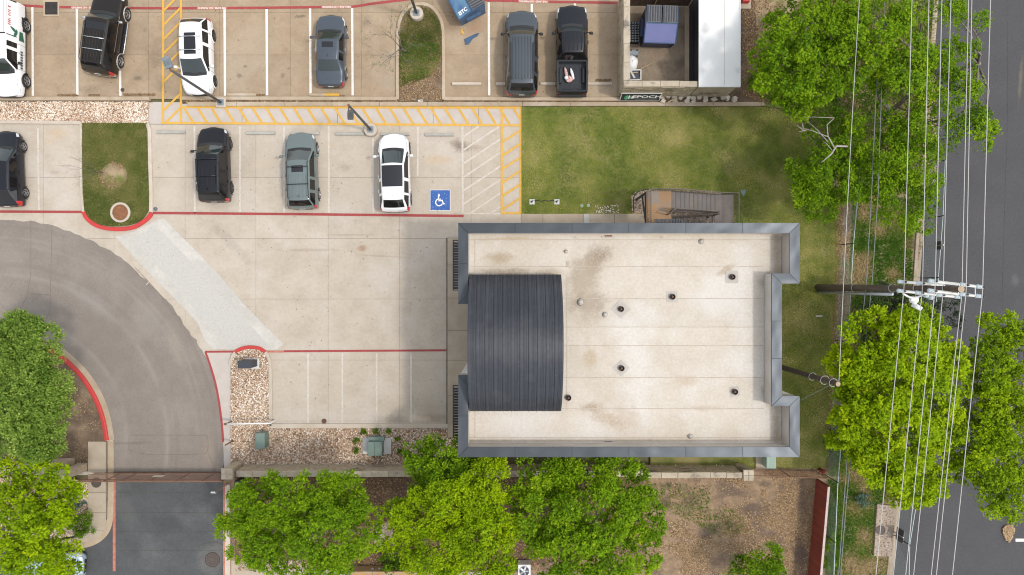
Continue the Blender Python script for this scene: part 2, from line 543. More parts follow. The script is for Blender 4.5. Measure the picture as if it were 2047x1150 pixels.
M['grass'] = mat('grass_blades', None, attr=[(0, (.075, .14, .006)), (.33, (.185, .27, .018)), (.6, (.36, .36, .06)), (1, (.62, .54, .22))], rough=.7, trans=.25, spec=.1)
M['weeds'] = mat('weed_blades', None, attr=[(0, (.06, .15, .015)), (.35, (.13, .24, .02)), (.6, (.28, .25, .08)), (1, (.52, .40, .22))], rough=.7, trans=.25, spec=.1)
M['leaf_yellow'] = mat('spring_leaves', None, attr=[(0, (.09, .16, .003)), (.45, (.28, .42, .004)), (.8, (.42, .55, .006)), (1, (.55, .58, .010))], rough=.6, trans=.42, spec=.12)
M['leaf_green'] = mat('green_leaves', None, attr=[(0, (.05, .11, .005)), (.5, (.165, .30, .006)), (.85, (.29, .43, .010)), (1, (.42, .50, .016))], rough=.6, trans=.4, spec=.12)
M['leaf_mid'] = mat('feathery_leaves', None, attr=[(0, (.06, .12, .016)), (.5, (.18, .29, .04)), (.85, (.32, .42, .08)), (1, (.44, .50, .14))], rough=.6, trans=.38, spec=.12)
M['leaf_dark'] = mat('cedar_leaves', None, attr=[(0, (.015, .03, .006)), (.6, (.035, .06, .012)), (1, (.09, .11, .025))], rough=.6, trans=.2)
M['leaf_blue'] = mat('blue_green_leaves', None, attr=[(0, (.05, .11, .07)), (1, (.12, .20, .12))], rough=.6, trans=.2)
M['bark'] = mat('grey_bark', (.14, .115, .09), (.22, .19, .16), 6, .95, bump=(20, .6, .03))
M['dead_wood'] = mat('bleached_dead_wood', (.40, .37, .33), (.28, .25, .22), 8, .9)
M['pole_wood'] = mat('creosoted_pole_wood', (.065, .045, .032), (.11, .085, .065), 3, .9, stretch=(1, 1, .15), bump=(30, .4, .01))
M['pole_dark'] = mat('dark_pole_wood', (.035, .022, .016), (.06, .04, .03), 4, .9)
M['pole_cut'] = mat('sawn_pole_top', (.42, .32, .22), (.34, .25, .16), 12, .9)
M['roof'] = mat('white_roof_membrane', (.50, .45, .38), (.455, .40, .325), .7, .75, mottle=(7, .09), big=(.28, (.535, .50, .45), .42, .66), rand=.025,
    speck=(16, (.36, .29, .21), .62, .74, .45), bump=(30, .1, .01),
    stains=[st(1188, 520, 40, 22, 40, (.19, .135, .08), .95, 6.1), st(1165, 555, 34, 36, 0, (.24, .18, .12), .85, 6.1), st(1178, 605, 36, 26, 0, (.22, .17, .12), .9, 6.1), st(1160, 604, 13, 13, 0, (.12, .10, .08), .8, 6.1),
            st(1168, 580, 34, 90, 0, (.36, .30, .225), .8, 6.1), st(1000, 515, 26, 11, 0, (.30, .22, .13), .8, 6.1), st(1000, 520, 30, 18, 0, (.36, .29, .2), .6, 6.1),
            st(1180, 715, 14, 24, 0, (.36, .26, .15), .7, 6.1), st(1180, 815, 26, 10, 0, (.26, .18, .11), .8, 6.1), st(1210, 838, 40, 14, -20, (.34, .25, .16), .7, 6.1), st(1250, 840, 30, 30, 0, (.38, .29, .20), .6, 6.1),
            st(1370, 762, 22, 12, 0, (.38, .28, .18), .6, 6.1), st(1405, 815, 40, 7, 0, (.36, .27, .18), .6, 6.1), st(1450, 540, 16, 8, 30, (.30, .22, .13), .8, 6.1), st(1015, 544, 60, 7, 0, (.22, .17, .11), .8, 6.1), st(1100, 545, 30, 8, 0, (.34, .27, .19), .7, 6.1),
            st(1532, 565, 14, 16, 0, (.22, .18, .13), .7, 6.1), st(1532, 785, 14, 16, 0, (.22, .18, .13), .7, 6.1), st(1552, 500, 8, 60, 0, (.33, .26, .18), .8, 6.1), st(1552, 850, 8, 50, 0, (.33, .26, .18), .8, 6.1), st(1536, 680, 9, 130, 0, (.34, .28, .2), .7, 6.1),
            st(1020, 477, 60, 3, 0, (.38, .24, .12), .6, 6.1), st(1150, 882, 300, 3, 0, (.30, .22, .15), .6, 6.1), st(1300, 470, 300, 3, 0, (.42, .33, .22), .6, 6.1), st(1430, 600, 60, 30, 0, (.53, .50, .46), .6, 6.1),
            st(1270, 880, 300, 6, 0, (.42, .35, .27), .5, 6.1), st(1240, 800, 30, 22, 0, (.40, .32, .23), .5, 6.1)])
M['seam'] = mat('roof_seam', (.36, .30, .235), (.44, .38, .31), 2.5, .8)
M['parapet_in'] = mat('parapet_membrane', (.43, .40, .36), (.39, .355, .31), 1.4, .8, big=(.5, (.46, .43, .39), .5, .7))
M['coping'] = mat('dark_metal_coping', (.056, .064, .074), (.066, .075, .086), .6, .40, metal=.75, rand=.05, bump=(1.1, .10, .05))
M['arch_metal'] = mat('charcoal_standing_seam', (.052, .055, .066), (.046, .049, .058), .6, .42, mottle=(4, .10), speck=(7, (.15, .155, .17), .66, .76, .45), big=(.9, (.066, .069, .078), .5, .7), stains=[st(1030, 690, 110, 40, 0, (.085, .088, .096), .7, 8.5), st(975, 600, 14, 40, 0, (.075, .078, .088), .6, 8), st(1085, 590, 20, 30, 0, (.08, .083, .093), .5, 8)], metal=.35, rand=.05, spec=.4)  # pale ridge patch and flecks: painted highlight mixed with dust; streaks are dust
M['stucco'] = mat('pale_stucco', (.72, .70, .66), (.68, .66, .62), 2, .9, bump=(60, .2, .01))
M['black_metal'] = mat('black_metal', (.018, .018, .02), rough=.5)
M['dark_glass'] = mat('dark_glass', (.012, .015, .018), rough=.04, spec=.8)
M['drain'] = mat('dark_drain_metal', (.035, .027, .024), (.06, .045, .04), 12, .6)
M['grey_metal'] = mat('galvanised_metal', (.42, .44, .46), (.36, .38, .40), 5, .45, metal=.6)
M['stair_metal'] = mat('brown_stair_steel', (.12, .10, .088), (.15, .126, .11), 2, .7)
M['stair_tread'] = mat('concrete_stair_tread', (.185, .16, .145), (.15, .13, .118), 2, .85, rand=.06)
M['landing'] = mat('stained_landing_deck', (.33, .20, .10), (.27, .17, .095), 1.2, .85, big=(.8, (.24, .2, .165), .5, .62))
M['lime'] = mat('limestone', (.40, .33, .235), (.31, .245, .165), 2.5, .9, rand=.10, big=(.9, (.17, .14, .10), .56, .72), bump=(25, .5, .02))
M['lime_cap'] = mat('weathered_limestone_cap', (.45, .39, .30), (.36, .30, .22), 1.6, .9, rand=.08, big=(1.2, (.20, .17, .135), .54, .7), speck=(20, (.15, .12, .09), .6, .7, .5), bump=(25, .4, .02))
M['rubble'] = mat('pale_quarry_stone', (.56, .51, .44), (.44, .385, .31), 4, .9, rand=.18, bump=(20, .5, .02))
M['white_roof'] = mat('white_shed_roof', (.74, .74, .72), (.70, .705, .69), .9, .6, big=(.5, (.47, .48, .475), .58, .75))
M['shed_dark'] = mat('dark_shed_interior', (.03, .03, .032), rough=.9)
M['gate_wood'] = mat('brown_gate_board', (.075, .045, .032), (.10, .06, .042), 3, .8, rand=.15)
M['red_fence'] = mat('red_stained_cedar', (.23, .042, .022), (.18, .034, .019), 1.5, .8, rand=.14, stretch=(1, 1, .3))
M['fence_cap'] = mat('weathered_fence_cap', (.52, .43, .40), (.47, .36, .33), 3, .8, speck=(7, (.40, .14, .10), .6, .7, .7))
M['rust_iron'] = mat('rust_brown_iron', (.17, .085, .05), (.22, .12, .075), 3, .75)
M['chain'] = mat('galvanised_chain_link', (.30, .36, .36), rough=.5, metal=.4)
M['white_metal'] = mat('white_painted_metal', (.75, .75, .74), (.68, .68, .67), 3, .5)
M['green_metal'] = mat('grey_green_metal', (.155, .215, .185), (.135, .19, .165), 1.5, .5)
M['pale_green'] = mat('pale_green_cabinet', (.27, .36, .29), (.24, .33, .265), 2, .55)
M['pad'] = mat('pale_equipment_pad', (.60, .60, .58), (.54, .54, .53), 2, .85)
M['box_dark'] = mat('dark_blue_grey_box', (.038, .042, .052), rough=.45)
M['lamp_metal'] = mat('bronze_grey_pole', (.085, .085, .085), (.075, .075, .075), 3, .5, metal=.2)
M['lamp_head'] = mat('grey_lamp_housing', (.20, .235, .26), (.17, .2, .22), 3, .5, metal=.2)
M['rusty'] = mat('rusty_steel', (.20, .09, .045), (.13, .06, .035), 8, .8)
M['manhole'] = mat('iron_cover', (.115, .085, .07), (.085, .065, .055), 20, .75, bump=(30, .5, .01))
M['wire'] = mat('pale_aluminium_cable', (.46, .44, .425), rough=.55)
M['dark_wire'] = mat('dark_comm_cable', (.16, .18, .17), rough=.6)
M['porcelain'] = mat('pale_blue_insulator', (.46, .53, .55), (.40, .47, .5), 4, .35)
M['arm'] = mat('fibreglass_crossarm', (.66, .66, .63), (.58, .57, .53), 3, .6)
M['stop'] = mat('weathered_wheel_stop', (.40, .385, .34), (.33, .325, .29), 3, .9, rand=.08, speck=(20, (.2, .18, .15), .62, .72, .4), bump=(30, .3, .01))
M['dumpster'] = mat('blue_dumpster_steel', (.035, .075, .145), (.05, .10, .18), 2.0, .5, speck=(10, (.16, .09, .06), .68, .75, .6))
M['dumpster2'] = mat('violet_blue_dumpster_steel', (.12, .13, .29), (.10, .115, .26), 1.5, .55, speck=(12, (.2, .18, .2), .7, .76, .5))
M['dumpster_navy'] = mat('navy_dumpster_steel', (.022, .03, .075), (.03, .038, .09), 2, .5)
M['lid'] = mat('grey_plastic_lid', (.125, .125, .13), (.10, .10, .105), 3, .6)
M['plastic_white'] = mat('white_plastic_sheet', (.74, .74, .74), (.66, .67, .68), 8, .5)
M['sign_dark'] = mat('dark_sign_face', (.022, .026, .03), rough=.5)
M['sign_green'] = mat('green_sign_mark', (.10, .42, .22), rough=.5)
M['sign_white'] = mat('white_sign_lettering', (.80, .80, .78), rough=.6)
M['sign_grey'] = mat('dull_sign_lettering', (.22, .25, .24), rough=.6)
M['wood'] = mat('bare_lumber', (.52, .38, .22), (.44, .31, .17), 5, .85)
M['terracotta'] = mat('red_brown_mulch', (.24, .105, .05), (.19, .08, .04), 5, .95, speck=(16, (.4, .22, .12), .6, .68, .6), bump=(20, .8, .03))
M['clear_pool'] = mat('brown_leaves_fabric', (.3, .16, .09), (.2, .1, .06), 9, .9)
M['blanket'] = mat('pink_striped_blanket', (.48, .22, .19), (.60, .46, .43), 14, .9)
# ------------------------------------------------------------------ the ground and the paving
def structure(name, mb, m, parent=None):
    o = mb.build(name, m, parent)
    if parent is None: o['kind'] = 'structure'
    return o


def stuff(name, me, label, cat, parent=None):
    o = new_obj(name, me, parent)
    o['kind'] = 'stuff'
    if parent is None: tag(o, label, cat)
    return o


structure('ground', MB().box(-300, -300, -0.6, 300, 300, -0.12), M['base'])

UPPER = Q([(-160, -260), (1237, -260), (1237, 198), (-160, 198)])
LOWER = Q([(-160, 205), (1043, 205), (1043, 428), (1310, 428), (1310, 462), (962, 462), (962, 880), (896, 880), (896, 856), (430, 856), (430, 950), (-160, 950)])


def paved(name, poly, xs, ys, m, gap):
    """a parking surface laid as separate slabs with open joints"""
    base = structure(name, MB().prism(poly, -0.11, -0.025), M['joint'])
    xs = [P(x, 0).x for x in xs]; ys = sorted(P(0, y).y for y in ys)
    xs = [-80] + xs + [80]; ys = [-80] + ys + [80]
    for i in range(len(xs) - 1):
        for j in range(len(ys) - 1):
            q = clip_poly(poly, xs[i] + gap / 2, ys[j] + gap / 2, xs[i + 1] - gap / 2, ys[j + 1] - gap / 2)
            if len(q) >= 3 and area(q) > 0.03:
                MB().prism(q, -0.02, 0.0).build('concrete_slab', m, base)
    return base


upper_lot = paved('parking_lot_upper', UPPER, [14, 156, 297, 439, 581, 723, 865, 1007, 1149], [-230, -110, 25, 110], M['lot_tan'], .013)
lower_lot = paved('parking_lot_lower', LOWER, [-55, 87, 228, 370, 511.5, 656, 799, 942, 1085, 1228], [234, 355, 477, 598, 720, 842], M['lot_pale'], .013)

drive = Q([(-200, 441), (0, 440), (60, 442), (104, 450), (150, 468), (190, 484), (232, 510), (264, 534), (300, 568), (326, 594), (350, 622), (366, 648),
           (388, 676), (404, 700), (418, 728), (430, 770), (439, 815), (444, 860), (446, 900), (446, 948), (226, 948), (226, 880), (222, 850), (212, 815),
           (196, 778), (172, 744), (142, 714), (110, 694), (76, 681), (30, 674), (-200, 672)])
rng_ = random.Random(3)
dv = []
for i, (x, y) in enumerate(drive):             # the ragged broken edge along the concrete
    dv.append((x, y))
    if 1 <= i <= 19:
        x2, y2 = drive[i + 1]
        for t in (.25, .5, .75):
            dv.append((x + (x2 - x) * t + rng_.uniform(-.07, .07), y + (y2 - y) * t + rng_.uniform(-.07, .07)))
asph = structure('driveway', MB().prism(dv, -0.05, 0.006), M['asphalt_drive'])
low = Q([(226, 948), (448, 948), (448, 1420), (-220, 1420), (-220, 1094), (160, 1094), (196, 1082), (216, 1060), (226, 1036)])
lowdrive = structure('lower_driveway', MB().prism(low, -0.06, 0.004), M['asphalt_dark'])
# sealed cracks and saw cuts in the asphalt
cr = MB()
for pts in ([(62, 440), (62, 580), (32, 632)], [(104, 450), (101, 590), (100, 628), (68, 680)], [(62, 587), (72, 588), (80, 590), (90, 588), (101, 590)],
            [(258, 870), (411, 870), (416, 873), (416, 902), (409, 909), (258, 909), (258, 872)], [(416, 905), (431, 942)],
            [(270, 535), (296, 562), (330, 600), (345, 622), (360, 640)], [(30, 560), (18, 575)]):
    cr.strip(smooth_path(Q(pts), 1), .03, 0.0115, None)
cr.build('crack_line', M['joint'], asph)
cr = MB()
for y in (984, 1024, 1063, 1100): cr.strip(Q([(235, y), (340, y + 1), (446, y)]), .02, 0.0095, None)
cr.build('crack_line', M['crack'], lowdrive)
cr2 = MB()
for pts in ([(2012, -60), (2016, 200), (2008, 420), (2003, 620)], [(1962, 250), (1990, 262), (2047, 258)], [(1942, 185), (1985, 186)]):
    cr2.strip(smooth_path(Q(pts), 2), .018, 0.006, None)
STREET_CRACKS = cr2
ring = [P(425, 1119) + Vector((math.cos(a) * 1.2 * (1 + .08 * math.sin(3 * a)), math.sin(a) * 1.1, 0)) for a in np.linspace(-2.4, 2.6, 26)]
cr = MB().strip([tuple(p[:2]) for p in ring], .035, 0.0098, None)
cr.build('crack_line', M['crack'], lowdrive)

diag = Q([(231, 474), (270, 462), (312, 441), (327, 436), (352, 462), (396, 506), (440, 552), (482, 602), (526, 648), (567, 688), (552, 700), (424, 698), (408, 676), (395, 646), (352, 600), (300, 548)])
pt = structure('concrete_strip', MB().prism(diag, -0.05, 0.005), M['patch'])
MB().sheet(Q([(268, 484), (308, 452), (330, 470), (400, 540), (450, 596), (500, 650), (540, 694), (462, 694), (440, 680), (388, 618), (330, 550)]), 0.0095).build('aggregate_band', M['aggregate'], pt)
rf = MB()
for x, y in ((346, 461), (285, 517), (503, 620), (437, 678), (298, 564)): rf.strip(Q([(x - 6, y + 6), (x + 6, y - 6)]), .05, 0.012, None)
rf.build('pale_joint_mark', M['kerb_pale'], pt)

walkway = structure('hatched_walkway', MB().prism(Q([(306, 204), (1043, 213), (1043, 250), (300, 248), (297, 240), (298, 214)]), -0.05, 0.007), M['walk'])
jl = MB()
for x in (484, 674.5, 866, 957): jl.strip(Q([(x, 214), (x, 249)]), .03, 0.0105, None)
jl.strip(Q([(298, 248.5), (1043, 250.5)]), .03, 0.0105, None)
jl.build('joint_line', M['joint'], walkway)

street_edge = [(1895, -260), (1876, 0), (1858, 250), (1849, 420), (1839, 560), (1820, 800), (1803, 980), (1789, 1110), (1783, 1160), (1758, 1420)]
street = structure('street', MB().prism(Q(street_edge + [(3200, 1420), (3200, -260)]), -0.11, 0.0), M['street'])
STREET_CRACKS.build('crack_line', M['crack'], street)
MB().sheet(Q([(2030, 1077), (2060, 1077), (2060, 1083), (2030, 1083)]), 0.005).build('lane_mark', M['white_paint'], street)
kerb_px = [(1888, -260), (1868, 0), (1848, 250), (1836, 420), (1827, 555), (1808, 800), (1791, 980), (1778, 1110), (1772, 1160), (1747, 1420)]
structure('gutter_pan', MB().prism(Q([(x + 3, y) for x, y in kerb_px] + street_edge[::-1]), -0.11, 0.004), M['sidewalk'])
structure('street_kerb', MB().strip(Q(kerb_px), .2, -.1, .13), M['gutter'])

LAWN = Q([(1043, 214), (1523, 214), (1585, 222), (1632, 300), (1672, 390), (1684, 500), (1672, 700), (1662, 860), (1656, 936), (1300, 936), (1300, 428), (1043, 428)])
structure('lawn', MB().prism(LAWN, -0.11, 0.055), M['lawn_soil'])
structure('roadside_verge', MB().prism(Q([(1585, 222), (1523, 212), (1490, -260), (1886, -260), (1866, 0), (1846, 250), (1834, 420), (1825, 555), (1806, 800), (1789, 980), (1776, 1110), (1770, 1160), (1745, 1420),
                                     (1600, 1420), (1634, 950), (1656, 936), (1662, 860), (1672, 700), (1684, 500), (1672, 390), (1632, 300)]), -0.11, 0.04), M['rough_ground'])
structure('service_yard_soil', MB().prism(Q([(1237, -260), (1490, -260), (1523, 212), (1237, 212)]), -0.11, 0.02), M['soil'])
YARD = Q([(447, 950), (1300, 950), (1300, 936), (1656, 936), (1634, 950), (1600, 1420), (447, 1420)])
structure('back_yard', MB().prism(YARD, -0.11, 0.03), M['yard'])
structure('mulch_bed', MB().prism(Q([(470, 952), (1290, 952), (1250, 1100), (1000, 1142), (700, 1142), (470, 1140)]), -0.05, 0.045), M['mulch'])
structure('kerb_gap_bed', MB().prism(Q([(365, 199), (1240, 199), (1240, 208), (365, 208)]), -0.1, 0.03), M['mulch'])
structure('garden_path', MB().prism(Q([(752, 1046), (783, 1043), (790, 1090), (748, 1092)]), -0.05, 0.06), M['sidewalk'])

# gravel beds
BED_A = Q([(-160, 204), (298, 204), (297, 216), (296, 247), (-160, 246)])
_t = [(462, 730), (464, 718), (470, 708), (480, 701), (494, 697.5), (505, 697), (520, 699), (531, 706), (537, 716), (540, 730)]
BED_B = Q(_t + [(540, 856), (895, 856), (895, 932), (462, 936)])
BED_C = Q([(895, 870), (960, 870), (960, 930), (1470, 930), (1470, 937), (895, 937)])
BED_D = Q([(-160, 950), (100, 952), (178, 962), (178, 1046), (150, 1070), (112, 1076), (-160, 1076)])
BED_E = Q([(1262, 392), (1272, 384), (1292, 380), (1440, 384), (1440, 462), (1292, 462), (1292, 427), (1264, 427)])
beds = []
for poly, z in ((BED_A, .05), (BED_B, .06), (BED_C, .06), (BED_D, .04), (BED_E, .045)):
    beds.append((structure('gravel_bed', MB().prism(poly, -0.1, z), M['gravel_bed']), poly, z))
_oct = np.array([[1, 0, 0], [0, 1, 0], [-1, 0, 0], [0, -1, 0], [0, 0, 1], [0, 0, -1]], float)
_of = np.array([[0, 1, 4], [1, 2, 4], [2, 3, 4], [3, 0, 4], [1, 0, 5], [2, 1, 5], [3, 2, 5], [0, 3, 5]])


def pebbles(x, y, z, size, tint):
    n = len(x)
    a = RNG.uniform(0, 6.283, n); c, s = np.cos(a), np.sin(a)
    sc = np.stack([size * RNG.uniform(.7, 1.3, n), size * RNG.uniform(.5, .9, n), size * RNG.uniform(.34, .6, n)], 1)
    v = _oct[None] * sc[:, None] + RNG.normal(0, .16, (n, 6, 3)) * size[:, None, None]
    X = v[..., 0] * c[:, None] - v[..., 1] * s[:, None] + x[:, None]
    Y = v[..., 0] * s[:, None] + v[..., 1] * c[:, None] + y[:, None]
    Z = v[..., 2] + z
    vv = np.stack([X, Y, Z], -1).reshape(-1, 3)
    ff = (_of[None] + (np.arange(n) * 6)[:, None, None]).reshape(-1, 3)
    return vv, ff, np.repeat(tint, 8)


for o, poly, z in beds:
    a = area(clip_poly(poly, -34, -19, 34, 19) or poly)
    x, y = scatter(poly, int(a * 430 * 1.9))
    k = (np.abs(x) < 33) & (np.abs(y) < 19)
    x, y = x[k], y[k]
    t = np.clip(RNG.normal(.62, .30, len(x)) + (vnoise(x, y, 1.1, 5) - .5) * .3, 0, 1)
    stuff('river_gravel', np_mesh('river_gravel', *pebbles(x, y, z + .012, RNG.uniform(.032, .075, len(x)), t)[:2], M['gravel'], np.repeat(t, 8)), '', '', o)

# raised dirt island at the left with its red kerb
isl = structure('dirt_island', MB().prism(Q([(-160, 686), (30, 686), (76, 690), (108, 704), (140, 728), (166, 756), (188, 792), (204, 830), (211, 884), (178, 884), (178, 942), (-160, 938)]), -.1, .08), M['soil'])
red_isl = smooth_path(Q([(-160, 681), (30, 681), (78, 688), (110, 703), (146, 732), (172, 762), (194, 800), (208, 840), (214, 880)]), 2)
structure('red_island_kerb', MB().strip(red_isl, .26, -.1, .15, 0, .06), M['red_kerb'])
structure('island_gutter', MB().strip(smooth_path(Q([(-160, 673), (30, 673), (82, 681), (116, 696), (153, 726), (180, 757), (203, 797), (216, 838), (222.5, 880)]), 2), .38, -.1, .012, 0, .004), M['gutter'])

# rounded grass island with the bare sapling
ISL1 = [(166, 247), (297, 247), (298, 330), (300, 390), (300, 412), (296, 426), (285, 440), (268, 449), (245, 453), (222, 453), (202, 450), (187, 443), (176, 432), (170, 418), (168, 390), (166, 330)]
ISLAND_A = Q(ISL1[:3]) + smooth_path(Q(ISL1[3:]), 1)
structure('grass_island', MB().prism(ISLAND_A, -.1, .10), M['lawn_soil'])
structure('island_kerb', MB().strip(Q([(168.5, 424), (165, 390), (163.5, 330), (163.5, 245)]), .17, -.1, .125), M['kerb_pale'])
structure('island_kerb', MB().strip(Q([(303, 424), (303.5, 390), (301.5, 330), (300, 262), (296, 248)]), .22, -.1, .125), M['kerb_pale'])
structure('red_island_kerb', MB().strip(smooth_path(Q([(169, 424), (172, 433), (182, 444), (197, 453), (218, 458), (245, 459), (270, 455), (288, 444), (300, 434), (304, 426)]), 2), .24, -.1, .135), M['red_kerb'])
structure('island_kerb', MB().strip(Q([(-160, 243.5), (163, 246)]), .2, -.1, .12), M['kerb_pale'])
# second grass island in the upper lot, with the bare tree
ISL2 = [(797, 204), (797, 70), (800, 48), (808, 29), (822, 16), (840, 11), (858, 15), (872, 29), (881, 48), (884, 70), (884, 204)]
ISLAND_B = Q(ISL2[:1]) + smooth_path(Q(ISL2[1:-1]), 1) + Q(ISL2[-1:])
structure('grass_island', MB().prism(ISLAND_B, -.1, .09), M['soil'])
structure('island_kerb', MB().strip(smooth_path(Q([(795, 200), (795, 70), (798, 46), (806, 27), (821, 13), (840, 8), (860, 12), (875, 27), (884, 46), (887, 70), (887, 200)]), 1), .2, -.1, .13), M['gutter'])
structure('upper_lot_kerb', MB().strip(Q([(-160, 198), (300, 198)]), .24, -.1, .13), M['gutter'])
structure('upper_lot_kerb', MB().strip(Q([(366, 197), (794, 198)]), .22, -.1, .127), M['gutter'])
structure('upper_lot_kerb', MB().strip(Q([(888, 198), (1240, 199)]), .22, -.1, .127), M['gutter'])
lk = structure('lawn_edge_kerb', MB().strip(Q([(376, 209), (380, 209)]), .24, -.1, .14), M['gutter'])
for a, b in zip(np.arange(380, 1520, 95), np.arange(380, 1520, 95) + 94.3):
    MB().strip(Q([(a, 209), (min(b, 1520), 209)]), .25, -.1, .14).build('kerb_stone', M['gutter'], lk)
MB().prism(Q([(1520.3, 205), (1526, 207), (1526, 211), (1520.3, 213)]), -.1, .14).build('kerb_stone', M['gutter'], lk)

# kerbs round the lower bays and the gravel bed
structure('bed_kerb', MB().strip(smooth_path(Q([(541.5, 851), (541.5, 730), (538, 714), (531, 704)]), 1), .2, -.1, .12), M['kerb_pale'])
structure('bed_kerb', MB().strip(smooth_path(Q([(471, 704), (464, 714), (460, 730)]), 1), .17, -.1, .11), M['kerb_pale'])
structure('red_bed_kerb', MB().strip(smooth_path(Q([(471, 704), (480, 698), (494, 694), (506, 694), (520, 696), (531, 704)]), 1), .2, -.1, .13), M['red_kerb'])
structure('bed_kerb', MB().strip(Q([(540, 851.5), (895, 851.5)]), .28, -.1, .12), M['kerb_pale'])
structure('drive_apron', MB().prism(Q([(412, 705), (425, 705), (459, 705), (462, 735), (462, 940), (448, 940), (446, 880), (440, 820), (430, 765)]), -.05, .012), M['walk'])
structure('red_drive_edge', MB().strip(smooth_path(Q([(411, 704), (422, 735), (432, 770), (440, 815), (445, 860), (446, 884)]), 2), .13, .006, .03, 0, .01), M['red_paint'])

# sidewalks
sw = structure('entry_sidewalk', MB().box(P(894, 0).x, P(0, 874).y, -.1, P(960, 0).x, P(0, 476).y, .09), M['joint'])
for a, b in ((476, 530), (530, 596), (596, 661), (661, 720), (720, 790), (790, 874)):
    MB().box(P(895, 0).x, P(0, b - .4).y, .0, P(960, 0).x, P(0, a + .4).y, .11).build('sidewalk_slab', M['sidewalk'], sw)
structure('entry_kerb_line', MB().strip(Q([(893.6, 476), (893.6, 853)]), .09, -.05, .105, 0, .01), M['joint'])
sw = structure('side_path', MB().box(P(1043, 0).x, P(0, 446).y, -.1, P(1290, 0).x, P(0, 428).y, .03), M['joint'])
for a, b in ((1043, 1085), (1085, 1166), (1166, 1179), (1179, 1228), (1228, 1289)):
    MB().box(P(a + .4, 0).x, P(0, 446).y, 0, P(b - .4, 0).x, P(0, 428).y, .06).build('path_slab', M['patch'] if a == 1166 else M['sidewalk'], sw)
sw = structure('gate_sidewalk', MB().prism(Q([(178, 882), (215, 882), (215, 1030), (211, 1055), (196, 1074), (168, 1085), (112, 1086), (112, 1078), (150, 1074), (170, 1064), (178, 1046)]), -.1, .09), M['joint'])
for a, b in ((882, 948), (948, 984), (984, 1024), (1024, 1060)):
    MB().box(P(178.3, 0).x, P(0, b - .4).y, 0, P(213.5, 0).x, P(0, a + .4).y, .115).build('sidewalk_slab', M['sidewalk'], sw)
MB().prism(Q([(178.3, 1060), (210, 1060), (205, 1068), (196, 1076), (168, 1084), (112, 1085), (112, 1078), (150, 1076), (170, 1068)]), 0, .112).build('sidewalk_slab', M['sidewalk'], sw)
structure('gate_gutter', MB().strip(smooth_path(Q([(221.5, 882), (221.5, 1032), (216, 1058), (203, 1075), (182, 1087), (160, 1091), (112, 1091)]), 2), .36, -.1, .02, 0, .004), M['gutter'])
rs = structure('right_drive_kerb', MB().strip(Q([(455, 968), (456, 1420)]), .34, -.1, .12), M['kerb_pale'])
MB().strip(Q([(449.5, 968), (450, 1420)]), .13, -.05, .123, 0, .01).build('faded_red_face', M['red_faded'], rs)
structure('lower_path', MB().prism(Q([(463, 1120), (600, 1120), (700, 1144), (1000, 1143), (1000, 1420), (463, 1420)]), -.05, .05), M['sidewalk'])

# ------------------------------------------------------------------ painted markings
ZM = 0.0145


def line(a, b, w, m, parent, name='stall_line', z=ZM):
    return MB().strip(Q([a, b]), w, z, None).build(name, M[m], parent)


for x, y0, y1 in ((65, 15, 192), (154, 17, 190), (240, 130, 192), (449, 17, 192), (533, 17, 191), (620, 17, 190), (704, 17, 191), (977, 5, 191), (1063, 8, 150), (1149, 7, 150)):
    line((x, y0), (x + 1, y1), .14, 'white_paint', upper_lot)
for pts in ([(12, 9), (90, 14), (200, 16), (340, 17), (520, 16), (695, 14), (712, 13), (735, 9), (765, 5), (800, 1), (830, -3)], [(940, -2), (975, 1), (1100, 4), (1234, 6)]):
    MB().strip(Q(pts), .15, ZM, None).build('red_stripe', M['red_paint'], upper_lot)
for x0, y in ((389, 252), (479.5, 252), (568, 252), (657, 252), (746, 272)):
    line((x0, y), (x0 + .5, 426), .12, 'faint_paint', lower_lot)
line((835, 254), (835, 352), .12, 'faint_paint', lower_lot); line((924.5, 252), (925, 428), .12, 'faint_paint', lower_lot)
line((76, 256), (78, 420), .11, 'faint_paint', lower_lot)
MB().strip(Q([(-160, 422.5), (168, 424)]), .155, ZM, None).build('red_stripe', M['red_paint'], lower_lot)
MB().strip(Q([(306, 426), (600, 428.5), (927, 432)]), .155, ZM, None).build('red_stripe', M['red_paint'], lower_lot)
MB().strip(Q([(410, 703.5), (471, 703)]), .12, .018, None).build('red_stripe', M['red_paint'], lower_lot)
MB().strip(Q([(533, 703), (568, 703)]), .12, .0175, None).build('red_stripe', M['red_faded'], lower_lot)
MB().strip(Q([(568, 702.5), (892, 700.5)]), .125, ZM, None).build('red_stripe', M['red_paint'], lower_lot)
MB().strip(Q([(228.5, 955), (228.5, 1142)]), .17, ZM, None).build('red_stripe', M['red_faded'], lowdrive)
for x in (616, 684.5, 753, 822): line((x, 706), (x, 845), .11, 'faint_paint', lower_lot)
# white hatching beside the accessible bay
for y0 in (273, 300, 327, 354, 381, 408, 435, 462):
    a, b = (927, y0), (1001, y0 - 49)
    if b[1] < 253: t = (y0 - 253) / 49; b = (927 + 74 * t, 253)
    if a[1] > 426: t = (a[1] - 426) / 49; a = (927 + 74 * t, 426)
    line(a, b, .11, 'faint_paint', lower_lot, 'hatch_line')
line((926, 427), (1002, 427.5), .09, 'faint_paint', lower_lot, 'hatch_line')
